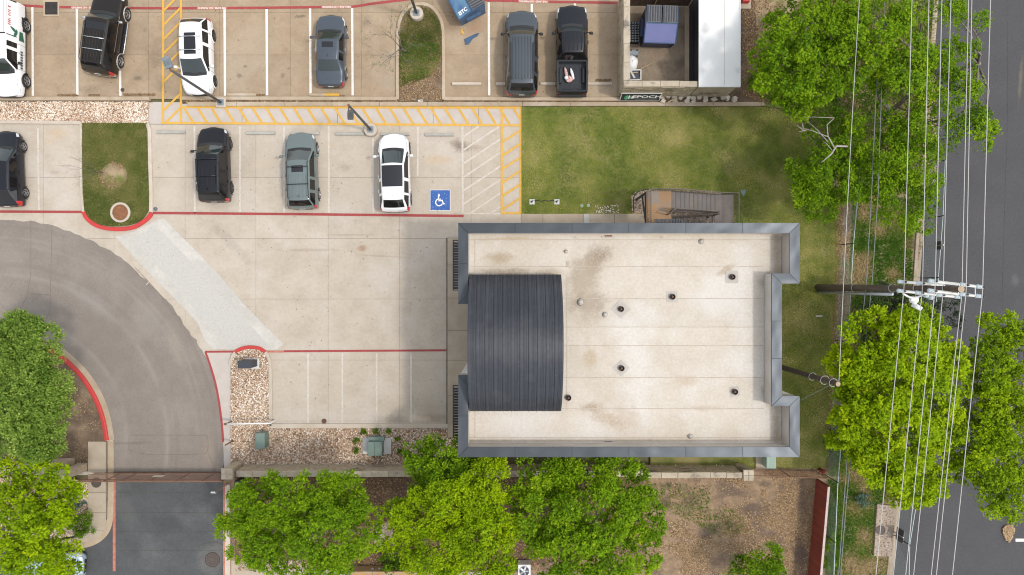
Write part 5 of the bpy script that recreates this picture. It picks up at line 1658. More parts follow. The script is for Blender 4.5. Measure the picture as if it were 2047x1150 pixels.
    for vs, s_ in polys:
        c = V[list(vs)].mean(0)
        nm = SLOTS[s_]
        if abs(c[0]) > .55 * hw and min((c[1] - yf) ** 2, (c[1] - yr) ** 2) + (c[2] - R) ** 2 < (R + .055) ** 2 and c[2] < R * 2.2 and nm not in ('bed_liner',):
            continue
        side = 0
        if nm in ('side_window', 'headlight', 'taillight', 'front_door', 'rear_door', 'pillar', 'sill'): side = 1 if c[0] > 0 else -1
        groups.setdefault((nm, side), []).append(vs)
        for a, b in zip(vs, vs[1:] + vs[:1]): edge.setdefault((min(a, b), max(a, b)), set()).add(nm)
    split = {}
    for (nm, side), fl in groups.items():            # every separate pane, post and panel is a part of its own
        if nm in ('bed_liner', 'sunroof', 'roof', 'windscreen'):
            split[(nm, side, 0)] = fl; continue
        up = {}
        def find(a):
            while up.setdefault(a, a) != a: a = up[a]
            return a
        for f in fl:
            for i in f[1:]: up[find(i)] = find(f[0])
        for f in fl: split.setdefault((nm, side, find(f[0])), []).append(f)
    for (nm, side, _), fl in split.items():
        if len(fl) < 3: continue
        ids = sorted({i for f in fl for i in f}); mp = {a: b for b, a in enumerate(ids)}
        m2 = bpy.data.meshes.new(nm); m2.from_pydata([tuple(V[i]) for i in ids], [], [tuple(mp[i] for i in f) for f in fl])
        m2.materials.append(mats[nm]); m2.polygons.foreach_set('use_smooth', [True] * len(fl))
        ob = bpy.data.objects.new(nm, m2); COL.objects.link(ob); ob.parent = root
    # dark shut lines round bonnet, doors and boot lid
    seam = MB()
    for (a, b), s_ in edge.items():
        if len(s_) == 2 and (s_ & {'hood', 'front_door', 'rear_door', 'boot_lid'}) and not (s_ & {'side_window', 'windscreen', 'gap', 'pillar', 'rear_window', 'sill', 'roof'}):
            seam.tube([V[a], V[b]], .009, 3, cap=False)
    if seam.f:
        ob = seam.build('shut_line', TRIM); ob.parent = root; ob['kind'] = 'stuff'
    # wheels
    tw_ = .115
    tp = [(R * .62, -tw_), (R * .93, -tw_), (R, -tw_ * .7), (R, tw_ * .7), (R * .93, tw_), (R * .62, tw_)]
    tm = MB().lathe((0, 0, 0), tp, 24, axis='X', caps=False).lathe((0, 0, 0), [(R * .62, .03), (.01, .03)], 16, axis='X', caps=False).mesh('wheel', TYRE, True)
    rm = MB()
    rm.lathe((0, 0, 0), [(R * .66, tw_ + .004), (R * .60, tw_ + .006), (R * .56, tw_ - .03)], 24, axis='X', caps=False)
    for k in range(5):
        a = 2 * math.pi * k / 5
        for da in (-.16, .16):
            c = (tw_ - .015, math.cos(a + da * .7) * R * .33, math.sin(a + da * .7) * R * .33)
            rm.obox(c, (.03, R * .52, .035), 0, 0, Euler((a + da * .4, 0, 0)))
    rm.lathe((0, 0, 0), [(R * .13, tw_ - .02), (R * .12, tw_ + .004), (.005, tw_ + .006)], 12, axis='X', caps=False)
    rmm = rm.mesh('rim', o['rim'])
    for sx in (1, -1):
        for yy in (yf, yr):
            lip = MB()
            wo_ = bpy.data.objects.new('wheel', tm); COL.objects.link(wo_); wo_.parent = root
            wo_.location = (sx * (hw - .13), yy, R)
            if sx < 0: wo_.rotation_euler = (0, 0, math.pi)
            ri = bpy.data.objects.new('rim', rmm); COL.objects.link(ri); ri.parent = wo_
            for k in range(14):
                a0, a1 = math.pi * (-.08 + 1.16 * k / 14), math.pi * (-.08 + 1.16 * (k + 1) / 14)
                for r0, r1, xo in ((R + .02, R + .085, .012),):
                    lip.add([(sx * (hw + xo), yy + r0 * math.cos(a0), R + r0 * math.sin(a0)), (sx * (hw + xo), yy + r0 * math.cos(a1), R + r0 * math.sin(a1)),
                             (sx * (hw + xo - .035), yy + r1 * math.cos(a1), R + r1 * math.sin(a1)), (sx * (hw + xo - .035), yy + r1 * math.cos(a0), R + r1 * math.sin(a0)),
                             (sx * (hw - .30), yy + r0 * math.cos(a0), R + r0 * math.sin(a0)), (sx * (hw - .30), yy + r0 * math.cos(a1), R + r0 * math.sin(a1))],
                            [(0, 1, 2, 3), (0, 1, 5, 4)])
            ob = lip.build('wheel_arch', o.get('arch', TRIM), None, True); ob.parent = root
    und = MB().box(-hw + .12, -L / 2 + .25, o['clear'] + .02, hw - .12, L / 2 - .25, o['clear'] + .14).build('underbody', TRIM); und.parent = root

    def add(mb, nm, m, sm=False):
        q = mb.build(nm, m, None, sm); q.parent = root
        return q

    ymir = L / 2 - (cw + .055) * L
    for sx in (1, -1):
        mb = MB()
        mb.tube([(sx * (hw - .1), ymir, zb + .02), (sx * (hw + .06), ymir - .01, zb + .06)], .03, 5)
        vs = []
        for k in range(10):
            a = 2 * math.pi * k / 10
            for (f, yy) in ((.75, .07), (1.0, .0), (.9, -.07)):
                vs.append((sx * (hw + .16 + .125 * f * math.cos(a)), ymir + yy - .05, zb + .085 + .085 * f * math.sin(a)))
        fs = []
        for k in range(10):
            l = (k + 1) % 10
            for q in range(2): fs.append((k * 3 + q, k * 3 + q + 1, l * 3 + q + 1, l * 3 + q))
        fs += [tuple(k * 3 for k in range(10)), tuple(k * 3 + 2 for k in range(10))]
        mb.add(vs, fs)
        add(mb, 'wing_mirror', o.get('mirror_m', pm), True)
        for s_ in (o['bp'] - .045, (o['cp'] or .8) - .045):
            hmb = MB().box(sx * (hw - .01), L / 2 - s_ * L - .1, zb - .16, sx * (hw + .022), L / 2 - s_ * L + .1, zb - .12)
            add(hmb, 'door_handle', o.get('handle_m', pm))
    zt = H
    rail_w = (o['wg'] - .085) * hw
    if o['rails'] is not None:
        for sx in (1, -1):
            y0, y1 = L / 2 - o['rails'][0] * L, L / 2 - o['rails'][1] * L
            mb = MB().tube([(sx * rail_w, y0, zt - .01), (sx * rail_w, y0 - .12, zt + .055), (sx * rail_w * .99, y1 + .12, zt + .05), (sx * rail_w * .97, y1, zt - .03)], .024, 6)
            add(mb, 'roof_rail', o.get('rail_m', TRIM), True)
    for s_ in o['bars']:
        y = L / 2 - s_ * L
        add(MB().tube([(-rail_w - .03, y, zt + .06), (0, y, zt + .075), (rail_w + .03, y, zt + .06)], .028, 6), 'roof_bar', o.get('bar_m', TRIM), True)
    if o['ribs']:
        y0, y1 = L / 2 - o.get('rib_s', (.50, .86))[0] * L, L / 2 - o.get('rib_s', (.50, .86))[1] * L
        for k in range(o['ribs']):
            x = (k - (o['ribs'] - 1) / 2) * (2 * rail_w * .8 / max(1, o['ribs'] - 1))
            add(MB().box(x - .022, y1, zt - .03, x + .022, y0, zt + .016, c=.012), 'roof_rib', pm)
    if kind != 'pickup':
        yb = -L / 2 + .012
        zpl = zb - .36 if kind == 'sedan' else zb - .30
        add(MB().obox((0, yb - .0, zpl + .03), (.34, .025, .17), 0, 0, Euler((.25, 0, 0))), 'number_plate', PLATE)
    # wipers and aerial fin
    yw_ = L / 2 - cw * L
    add(MB().tube([(-.42, yw_ + .05, zc_ + .07), (.08, yw_ + .02, zc_ + .085)], .012, 4).tube([(.12, yw_ + .06, zc_ + .08), (.58, yw_ - .0, zc_ + .08)], .012, 4), 'wiper', TRIM)
    yfn = L / 2 - (rr - .05) * L
    if kind != 'pickup': add(MB().add([(-.02, yfn + .09, zt - .01), (.02, yfn + .09, zt - .01), (.02, yfn - .09, zt - .01), (-.02, yfn - .09, zt - .01), (0, yfn - .07, zt + .06), (0, yfn - .02, zt + .05)], [(0, 1, 5), (1, 2, 4, 5), (2, 3, 4), (3, 0, 5, 4)]), 'aerial_fin', pm if not o.get('fin_dark') else TRIM)
    return root


def at(px, py, z=.75):
    p = P(px, py, z)
    return (p.x, p.y, 0.0)


car('white crossover with black panoramic glass roof parked beside the accessible bay', 'suv', at(788.5, 346), 1.5, 'white', 4.72, 1.88, 1.62,
    dict(cowl=.235, rf=.415, rr=.86, tail=.955, sun=(.4151, .70), sunw=2, clad=True, rim=RIMD, wheel=.36, wf=.185, wr=.815, nose=.62, wg=.74, hood_in=.70, fin_dark=False, hl2=False, arch=TRIM))
car('grey-green estate car with black roof rails and a sunroof', 'suv', at(603, 342.5), 2.2, 'sage', 4.6, 1.84, 1.62,
    dict(cowl=.25, rf=.395, rr=.90, tail=.968, sun=(.455, .545), rails=(.40, .88), bars=(.475, .70), ribs=6, rib_s=(.57, .87), wf=.20, wr=.80, clad=False))
car('black estate off-roader with roof rails and ribbed roof', 'suv', at(427, 330), 1.8, 'navy', 4.5, 1.84, 1.72,
    dict(cowl=.26, rf=.40, rr=.895, tail=.968, rails=(.45, .88), bars=(.46, .685), ribs=5, rib_s=(.55, .80), rail_m=PAINT['navy'], bar_m=PAINT['navy'], rim=RIMD, wf=.20, wr=.80, mirror_m=TRIM))
car('black hatchback cut off at the left edge of the photo', 'suv', at(11, 338), 2.5, 'black', 4.55, 1.80, 1.50,
    dict(cowl=.255, rf=.43, rr=.80, tail=.955, zb=.98, zc=.96, zf=.72, clad=False, rim=RIM, wheel=.335, wf=.19, wr=.81, wg=.74, arch=PAINT['black']))
car('grey saloon car with a small square sunroof', 'sedan', at(660.5, 101.5), 0.0, 'grey', 4.32, 1.80, 1.46,
    dict(cowl=.27, rf=.40, rr=.665, tail=.80, bp=.535, cp=None, zb=.95, zc=.94, zf=.70, sun=(.425, .515), clad=False, rim=RIM, wheel=.325, wf=.20, wr=.80, wg=.75, hl2=True, arch=PAINT['grey'], handle_m=CHROME))
car('white crossover with two silver roof bars facing down the photo', 'suv', at(393, 113), 181.5, 'white', 4.55, 1.86, 1.62,
    dict(cowl=.27, rf=.42, rr=.885, tail=.962, sun=(.46, .76), sunw=1, bars=(.52, .695), bar_m=CHROME, clad=False, rim=RIMD, wheel=.36, wf=.19, wr=.80, arch=PAINT['white']))
car('large slate grey people carrier with a ribbed roof', 'suv', at(1043, 107.5), 0.0, 'slate', 5.08, 1.98, 1.80,
    dict(cowl=.235, rf=.345, rr=.905, tail=.968, rails=(.44, .86), ribs=7, rib_s=(.37, .86), wf=.19, wr=.79, wheel=.38, mirror_m=TRIM, hood_in=.76, zb=1.12, zc=1.10, zf=.86, tw=.96))
p = P(205, 78, .7)
brown = car('dark brown off-roader with roof rack and tubular side steps parked askew', 'suv', (P(248, 74.5, .38).x - .90, P(248, 74.5, .38).y + .03, 0), -8.3, 'brown', 4.95, 1.90, 1.86,
    dict(cowl=.295, rf=.385, rr=.91, tail=.972, sun=(.425, .515), sunw=2, rails=(.43, .90), bars=(.62, .76), bar_m=CHROME, ribs=7, rib_s=(.54, .88), wheel=.40, rim=RIM, bumper=CHROME, zb=1.18, zc=1.16, zf=1.0, clear=.38, wf=.20, wr=.785,
         arch=mat('pale_arch_trim', (.42, .40, .37), rough=.4, metal=.5), mirror_m=CHROME, nose=.84, bp=.60, cp=.77))
for sx in (1, -1):
    ob = MB().tube([(sx * .80, 1.05, .45), (sx * 1.06, .98, .48), (sx * 1.07, -.92, .48), (sx * .80, -1.0, .45)], .045, 8).build('side_step', CHROME, None, True); ob.parent = brown
    ob = MB().box(sx * .88 - .0, -.9, .44, sx * 1.03, .9, .47).build('step_tread', TRIM); ob.parent = brown
    ob = MB().box(sx * .93, -1.1, 1.165, sx * .945, 1.05, 1.19).build('window_strip', CHROME); ob.parent = brown
truck = car('black pickup truck with an open bed carrying a bundle', 'pickup', at(1143, 102), 0.0, 'black', 5.32, 1.92, 1.80,
    dict(cowl=.265, rf=.35, rr=.575, tail=.628, bp=.46, cp=None, wheel=.385, zb=1.12, zc=1.12, zf=.95, clear=.36, wf=.19, wr=.80, ribs=5, rib_s=(.40, .555), wg=.74, nose=.80, hood_in=.66, mirror_m=TRIM, hl2=True), cat='pickup')
ob = MB().box(-.90, -2.74, .48, .90, -2.60, .66, c=.02).build('rear_bumper', TRIM); ob.parent = truck
for k in range(5):
    ob = MB().box(-.7 + k * .3, -2.4, .705, -.63 + k * .3, -.75, .722).build('bed_rib', LINER); ob.parent = truck
for sx in (1, -1):
    ob = MB().box(sx * .80, -1.98, .70, sx * .62, -1.05, .93, c=.05).build('wheel_box', LINER); ob.parent = truck
utility = car('white works truck with a camper shell and green leaf livery at the left edge', 'suv', at(13.5, 100), 180, 'white', 5.65, 1.98, 1.95,
    dict(cowl=.265, rf=.345, rr=.975, tail=.985, bp=.46, cp=.545, wheel=.40, zb=1.16, zc=1.12, zf=.95, clear=.38, wf=.185, wr=.78, wg=.78, mirror_m=TRIM, nose=.82, rim=RIM), cat='truck')
# livery: camper shell gap, leaf emblem and lettering on the car's left (photo right) flank
hwU = .99
zgap = 2.825 - .60 * 5.65
ob = MB().box(-.80, zgap - .07, 1.955, .80, zgap + .0, 1.975).build('shell_gap', TRIM); ob.parent = utility
for sx in (-1,):
    ob = MB().box(sx * .72, -2.7, 1.953, sx * .735, zgap - .1, 1.972).build('shell_seam', TRIM); ob.parent = utility
SIDE = mat('white_shell_side', (.72, .72, .72), rough=.4, coat=.5)
mb = MB().add([(-.965, zgap - .06, 1.175), (-.965, -2.62, 1.175), (-.775, -2.62, 1.83), (-.775, zgap - .06, 1.83)], [(3, 2, 1, 0)])
ob = mb.build('shell_side', SIDE); ob.parent = utility
ob = MB().add([(.965, zgap - .06, 1.175), (.965, -2.62, 1.175), (.775, -2.62, 1.83), (.775, zgap - .06, 1.83)], [(0, 1, 2, 3)]).build('shell_side', SIDE); ob.parent = utility
ob = MB().add([(-.72, -2.67, 1.24), (.72, -2.67, 1.24), (.62, -2.64, 1.80), (-.62, -2.64, 1.80)], [(0, 1, 2, 3)]).build('shell_window', SIDEGL); ob.parent = utility
onside = lambda y, v: (-.970 + .195 * v, y, 1.175 + .655 * v)
LIV_R, LIV_G, LIV_D = mat('red_livery', (.40, .10, .10), rough=.5), mat('green_livery', (.02, .11, .06), rough=.5), mat('dark_livery', (.05, .06, .06), rough=.5)
r = random.Random(5)
mb = MB(); y = -2.3
while y < -1.05:                                 # worn red lettering, too small to read
    wd = r.choice((.05, .07, .09, .04))
    if r.random() < .8:
        a0, a1 = .62, .88
        mb.add([onside(y, a0), onside(y + wd, a0), onside(y + wd, a1), onside(y, a1)], [(0, 1, 2, 3)])
        if r.random() < .5: mb.add([onside(y + wd, .70), onside(y + wd + .03, .70), onside(y + wd + .03, .76), onside(y + wd, .76)], [(0, 1, 2, 3)])
    y += wd + .045
ob = mb.build('red_lettering', LIV_R); ob['kind'] = 'stuff'; ob.parent = utility
mb = MB()
for cy, cv, aa, ll, ww in ((-1.0, .42, 2.2, .42, .17), (-.72, .22, .5, .40, .17), (-.95, .1, 2.9, .2, .1)):
    pts = []
    for k in range(12):
        t = 2 * math.pi * k / 12
        u, v = math.cos(t) * ll / 2, math.sin(t) * ww / 2 * (1 - .5 * math.cos(t))
        pts.append(onside(cy + u * math.cos(aa) - v * math.sin(aa), cv + (u * math.sin(aa) + v * math.cos(aa)) / .68))
    mb.add([(p[0] - .006, p[1], p[2]) for p in pts], [tuple(range(12))])
ob = mb.build('leaf_emblem', LIV_G); ob['kind'] = 'stuff'; ob.parent = utility
mb = MB().add([(-1.003, zgap + .12, .66), (-1.003, zgap - .42, .80), (-1.0, zgap - .42, 1.06), (-.985, zgap + .12, 1.08)], [(0, 1, 2, 3)])
ob = mb.build('green_flank_panel', LIV_G); ob.parent = utility
mb = MB()
for k in range(7):
    y = .15 + k * .16
    mb.add([(-1.006, y, .80), (-1.006, y + .11, .80), (-1.004, y + .11, .98), (-1.004, y, .98)], [(0, 1, 2, 3)])
ob = mb.build('door_lettering', LIV_D); ob['kind'] = 'stuff'; ob.parent = utility
car('pale blue car mostly hidden under the tree at the lower left', 'sedan', at(88, 1132), -93, 'silver', 4.6, 1.80, 1.46, dict(cowl=.27, rf=.40, rr=.68, tail=.80, bp=.535, cp=None, zb=.95, zc=.94, zf=.70, clad=False, wg=.75, hl2=True))

# the bundle in the pickup bed
tb = P(1137, 150, .9)
t = thing('blanket_bundle', (tb.x, tb.y, .72), 'crumpled pink striped blanket with a long white cushion in the pickup bed', 'blanket')
r = random.Random(8)
def rumple(c, sx, sy, sz, n, m, nm, a=0, par=None):
    vs, fs = [], []
    nu, nv = 14, 8
    for i in range(nv + 1):
        ph = math.pi * i / nv
        for k in range(nu):
            th = 2 * math.pi * k / nu
            q = 1 + r.uniform(-n, n)
            x, y, z = math.sin(ph) * math.cos(th) * sx * q, math.sin(ph) * math.sin(th) * sy * q, math.cos(ph) * sz * q
            vs.append((c[0] + x * math.cos(a) - y * math.sin(a), c[1] + x * math.sin(a) + y * math.cos(a), c[2] + z))
    for i in range(nv):
        for k in range(nu):
            l = (k + 1) % nu
            fs.append((i * nu + k, (i + 1) * nu + k, (i + 1) * nu + l, i * nu + l))
    return MB().add(vs, fs).build(nm, m, par, True)
c = P(1138, 158, .9); rumple((c.x, c.y, .84), .24, .20, .13, .18, M['blanket'], 'blanket', .3, t)
c = P(1132, 146, .9); rumple((c.x, c.y, .80), .09, .40, .08, .15, M['blanket'], 'blanket', .25, t)
c = P(1144, 147, .9); rumple((c.x, c.y, .84), .085, .38, .08, .1, M['plastic_white'], 'cushion', .3, t)
c = P(1132, 155, .95); rumple((c.x, c.y, .90), .12, .12, .10, .08, M['plastic_white'], 'pillow', .0, t)
# ------------------------------------------------------------------ lamp posts
def lamp(px, py, base_r, base_h, top, label, arm, head_c, head_size, head_rz, m='lamp_metal', hm='lamp_head', square=False, base_z=0.0, lean=(0, 0)):
    p = P(px, py)
    t = thing('lamp_post', (p.x, p.y, 0), label, 'lamp post', 'lamp posts of the car park')
    if square: MB().box(p.x - base_r, p.y - base_r, -.1, p.x + base_r, p.y + base_r, base_h, c=.03).build('base', M['kerb_pale'], t)
    else: MB().lathe((p.x, p.y, -.1), [(base_r, 0), (base_r, base_h + .06), (base_r * .93, base_h + .1), (.02, base_h + .1)], 28).build('base', M['kerb_pale'], t, False)
    MB().box(p.x - .19, p.y - .19, base_h, p.x + .19, p.y + .19, base_h + .03).build('base_plate', M['lamp_head'], t)
    for a, b in ((-1, -1), (1, -1), (1, 1), (-1, 1)):
        MB().lathe((p.x + a * .14, p.y + b * .14, base_h + .03), [(.028, 0), (.028, .06), (.005, .065)], 6).build('bolt', M['grey_metal'], t)
    tp = Vector((p.x + lean[0], p.y + lean[1], top))
    MB().tube([(p.x, p.y, base_h + .03), tp], [.085, .065], 10).build('pole', M[m], t, True)
    a = tp + Vector(arm)
    MB().tube([tp - Vector((0, 0, .12)), a - Vector((0, 0, .06))], .035, 8).build('arm', M[m], t, True)
    MB().lathe((tp.x, tp.y, tp.z - .02), [(.075, 0), (.07, .03), (.01, .05)], 10).build('pole_cap', M['rusty'], t)
    h = MB()
    L, W = head_size
    vs = []
    prof = [(-.5, .35), (-.42, .9), (-.2, 1.0), (.35, 1.0), (.5, .88)]
    for z0, s in ((-.06, 1.0), (.05, .96)):
        for y, w in prof: vs.append((w * W / 2 * s, y * L, z0))
        for y, w in prof[::-1]: vs.append((-w * W / 2 * s, y * L, z0))
    n = 10
    fs = [tuple(range(n - 1, -1, -1)), tuple(range(n, 2 * n))] + [(k, (k + 1) % n, n + (k + 1) % n, n + k) for k in range(n)]
    h.add(vs, fs)
    ho = h.build('lamp_head', M[hm], t)
    ho.matrix_parent_inverse = Matrix.Translation(-t.location)
    ho.location = head_c; ho.rotation_euler = (0, 0, head_rz)
    for k in range(5):
        f = MB().box(-W * .38, -.18 * L + k * .1 * L, .05, W * .38, -.15 * L + k * .1 * L, .075).build('cooling_fin', M[hm]); f.parent = ho
    return t


zh = 6.6
lamp(733 + 10, 262, .40, .42, 5.95, 'lamp post with dark head on a round base at the lower bays', tuple(P(701, 222, 5.95) - P(702, 211, 5.95)), P(700.5, 229.5, 5.9), (.52, .32), math.pi, hm='lamp_metal')
lamp(443, 206, .30, .16, 6.55, 'lamp post with long leaning pole and grey head by the upper kerb', tuple(P(337, 132, 6.5) - P(341, 138, 6.5)), P(334, 125, 6.55), (.62, .42), math.radians(200), square=True, lean=tuple((P(341, 140, 6.55) - P(443, 206)).xy))
lamp(834.5, 32, .40, .5, 6.2, 'lamp post on a round concrete base in the upper grass island', (-.3, .35, 0), P(812, -20, 6.2), (.6, .4), math.radians(20), base_z=.09)

# ------------------------------------------------------------------ power poles and cables
ppx = P(1634, 574)
pole = thing('utility_pole', (ppx.x, ppx.y, 0), 'tall brown timber power pole with four pale crossarms', 'utility pole')
TOP = 13.45
MB().tube([(ppx.x + .0, ppx.y - .02, -.2), (ppx.x + .02, ppx.y - .05, 4), (ppx.x + .02, ppx.y - .08, 9), (ppx.x + .0, ppx.y - .10, TOP)], [.20, .19, .155, .125], 14).build('pole_shaft', M['pole_wood'], pole, True)
MB().lathe((ppx.x, ppx.y - .10, TOP), [(.14, .001), (.02, .012)], 14).build('pole_top', M['pole_cut'], pole)
MB().tube([(ppx.x + .05, ppx.y - .31, .1), (ppx.x + .05, ppx.y - .36, 4), (ppx.x + .04, ppx.y - .36, 8.2)], .085, 8).build('cable_guard', M['grey_metal'], pole, True)
MB().tube([(ppx.x + .14, ppx.y - .22, .0), (ppx.x + .1, ppx.y - .3, 1.4)], .05, 6).build('ground_strap', M['arm'], pole)
for z, c in ((4.6, .225), (8.25, .2), (10.3, .19), (12.4, .165)):
    MB().lathe((ppx.x + .01, ppx.y - .06, z), [(c, 0), (c + .012, .01), (c + .012, .05), (c, .06)], 14, caps=False).build('pole_band', M['grey_metal'], pole)
ZU, ZLo = 12.95, 11.2


def crossarm(a, b, z, ins, off=.0):
    A, B = P(*a, z), P(*b, z)
    o = MB().tube([A, B], .062, 4).build('crossarm', M['arm'], pole)
    for px in ins:
        t_ = (px - a[0]) / (b[0] - a[0])
        c = A.lerp(B, t_)
        d = (B - A).normalized()
        MB().tube([c - d * .30, c - d * .25, c - d * .05, c], [.05, .10, .085, .03], 10).build('insulator', M['porcelain'], o, True)
        MB().tube([c, c + Vector((0, 0, .16))], [.05, .045], 8).build('insulator_pin', M['box_dark'], o, True)
    return A, B


crossarm((1862, 562), (1966, 574.5), ZU, (1869, 1931.5, 1964))
crossarm((1858, 581), (1964, 593), ZU - .02, (1868, 1930.5, 1962.5))
crossarm((1797, 563), (1888, 570.5), ZLo, (1807.5, 1844))
crossarm((1793, 581), (1922, 594.5), ZLo - .02, (1806, 1842, 1884, 1920.5))
for a, b, z in (((1917, 568), (1915, 587), ZU + .03), ((1872, 569), (1872, 588), ZLo + .03), ((1949, 573), (1949, 592), ZU)):
    MB().tube([P(*a, z), P(*b, z)], .025, 6).build('arm_bolt', M['grey_metal'], pole)
# cut-outs, bracket and arresters on the lower side
br = [P(x, y, z) for x, y, z in ((1805, 587, 11.1), (1815, 593, 10.9), (1824, 596, 10.7), (1834, 594, 10.8), (1851, 588, 11.1))]
MB().tube(br, .045, 8).build('bracket_arm', M['white_metal'], pole, True)
for x, y, z, L in ((1821, 600, 10.4, .5), (1824, 608, 10.0, .8)):
    p = P(x, y, z)
    MB().tube([p, p + Vector((.12, -.1, .1)) * L * 3, ], [.13, .10], 8).build('cutout', M['plastic_white'], pole, True)
p = P(1827, 598, 10.5); MB().obox(p, (.34, .22, .2), -.1).build('fuse_box', M['white_metal'], pole)
for x, y in ((1852, 591), (1861, 595)):
    p = P(x, y, 11.1); MB().lathe(p, [(.11, -.1), (.11, .05), (.06, .1), (.01, .12)], 10).build('arrester', M['porcelain'], pole, True)

# conductors: each passes over the arms at the pole
wires = [('w', 1825.5, (1807.5, 563.5, 581.5), 1753.3, ZLo), ('w', 1859.4, (1844, 567, 586), 1788.3, ZLo), ('w', 1885.6, (1869.5, 563, 582), 1813.2, ZU),
         ('w', 1903.5, (1885.5, 570, 590.5), 1828.8, ZLo), ('w', 1939, (1923, 572, 594), 1864.2, ZLo), ('w', 1945.7, (1931.5, 570.5, 589.5), 1874.7, ZU), ('w', 1983.2, (1964.2, 574, 592.5), 1907, ZU)]
names = ['first', 'second', 'third', 'fourth', 'fifth', 'sixth', 'seventh']
for i, (_, xt, (xp, ya, yb), xb, z) in enumerate(wires):
    z1 = z + .17
    pts = []
    A, B1, B2, C = P(xt, 0, z1), P(xp, ya, z1), P(xp - 1, yb, z1), P(xb, 1150, z1)
    A2 = A + (A - B1) * 1.3; C2 = C + (C - B2) * 1.3
    seq = []
    for t_ in np.linspace(1, 0, 14):
        q = B1.lerp(A2, t_); seq.append(q - Vector((0, 0, .22 * t_ * (1.2 - t_ * .4))))
    for t_ in np.linspace(0, 1, 14):
        q = B2.lerp(C2, t_); seq.append(q - Vector((0, 0, .22 * t_ * (1.2 - t_ * .4))))
    w = MB().tube(seq, .0165, 5).build('power_cable', M['wire'], None, True)
    tag(w, f'pale power cable over the crossarms, {names[i]} of the seven counted from the building side', 'cable', 'power cables strung across the tall pole')
# single service cable to the short pole, with guy
zp2 = 9.0
p2 = P(1675.5, 768, zp2)
A = P(1722.5, 0, 9.6); Bq = P(1677, 764, zp2)
seq = [Bq.lerp(A + (A - Bq) * .6, t_) - Vector((0, 0, .5 * math.sin(min(1, t_) * math.pi) * .5)) for t_ in np.linspace(0, 1, 24)]
w = MB().tube(seq, .0165, 5).build('service_cable', M['wire'], None, True)
tag(w, 'lone pale cable ending at the top of the short dark pole', 'cable')
sp = thing('utility_pole', (p2.x, p2.y, 0), 'short dark round pole beside the building with a pale sawn top', 'utility pole')
MB().tube([(p2.x, p2.y, -.2), (p2.x, p2.y, zp2)], [.16, .115], 12).build('pole_shaft', M['pole_dark'], sp, True)
MB().lathe((p2.x, p2.y, zp2), [(.115, .001), (.02, .012)], 12).build('pole_top', M['pole_cut'], sp)
for z, rr_ in ((6.2, .2), (7.6, .22), (8.5, .2)):
    q = [(p2.x + rr_ * math.cos(a), p2.y + rr_ * math.sin(a), z + .05 * math.sin(a)) for a in np.linspace(0, 5.2, 14)]
    MB().tube(q, .014, 5).build('cable_loop', M['wire'], sp, True)
g = P(1600, 790, 7.2)
w = MB().tube([(p2.x, p2.y, 8.6), (X1 - .02, P(0, 805, 7.0).y, 6.9)], .010, 4).build('drop_wire', M['dark_wire'])
tag(w, 'thin dark drop wire from the short pole to the building corner', 'wire')
# dark communication cables with a storage loop
ZCm = 5.9
for k, (pts, lab) in enumerate((([(1772, -260), (1757, 60), (1742, 390), (1732, 560), (1719.5, 680), (1697, 870), (1676, 1150), (1650, 1420)], 'dark telephone cable, the one nearer the building'),
                                ([(1778, -260), (1766, 60), (1755, 390), (1743.5, 560), (1731, 680), (1705, 870), (1692, 1000), (1680, 1150), (1655, 1420)], 'dark telephone cable with the teardrop storage loop'))):
    w = MB().tube([P(x, y, ZCm) for x, y in pts], .022, 5).build('phone_cable', M['dark_wire'], None, True)
    tag(w, lab + ' below the power lines', 'cable', 'dark telephone cables along the verge')
loop = thing('cable_storage_loop', P(1736, 628, ZCm), 'teardrop cable storage loop hanging on the dark telephone cable', 'cable loop')
pts = [P(1734, 642, ZCm + .03)] + [P(1736 + 8.5 * math.cos(a), 625 - 8.5 * math.sin(a) , ZCm + .03) for a in np.linspace(math.radians(215), math.radians(-35), 18)] + [P(1734, 642, ZCm + .03)]
MB().tube(pts, .02, 5).build('loop_hoop', M['dark_wire'], loop, True)
MB().tube([P(1728, 624, ZCm + .04), P(1744, 624, ZCm + .04)], .035, 5).build('spreader', M['wire'], loop)
MB().obox(P(1734.5, 642, ZCm + .03), (.16, .12, .08), .1).build('clamp', M['white_metal'], loop)

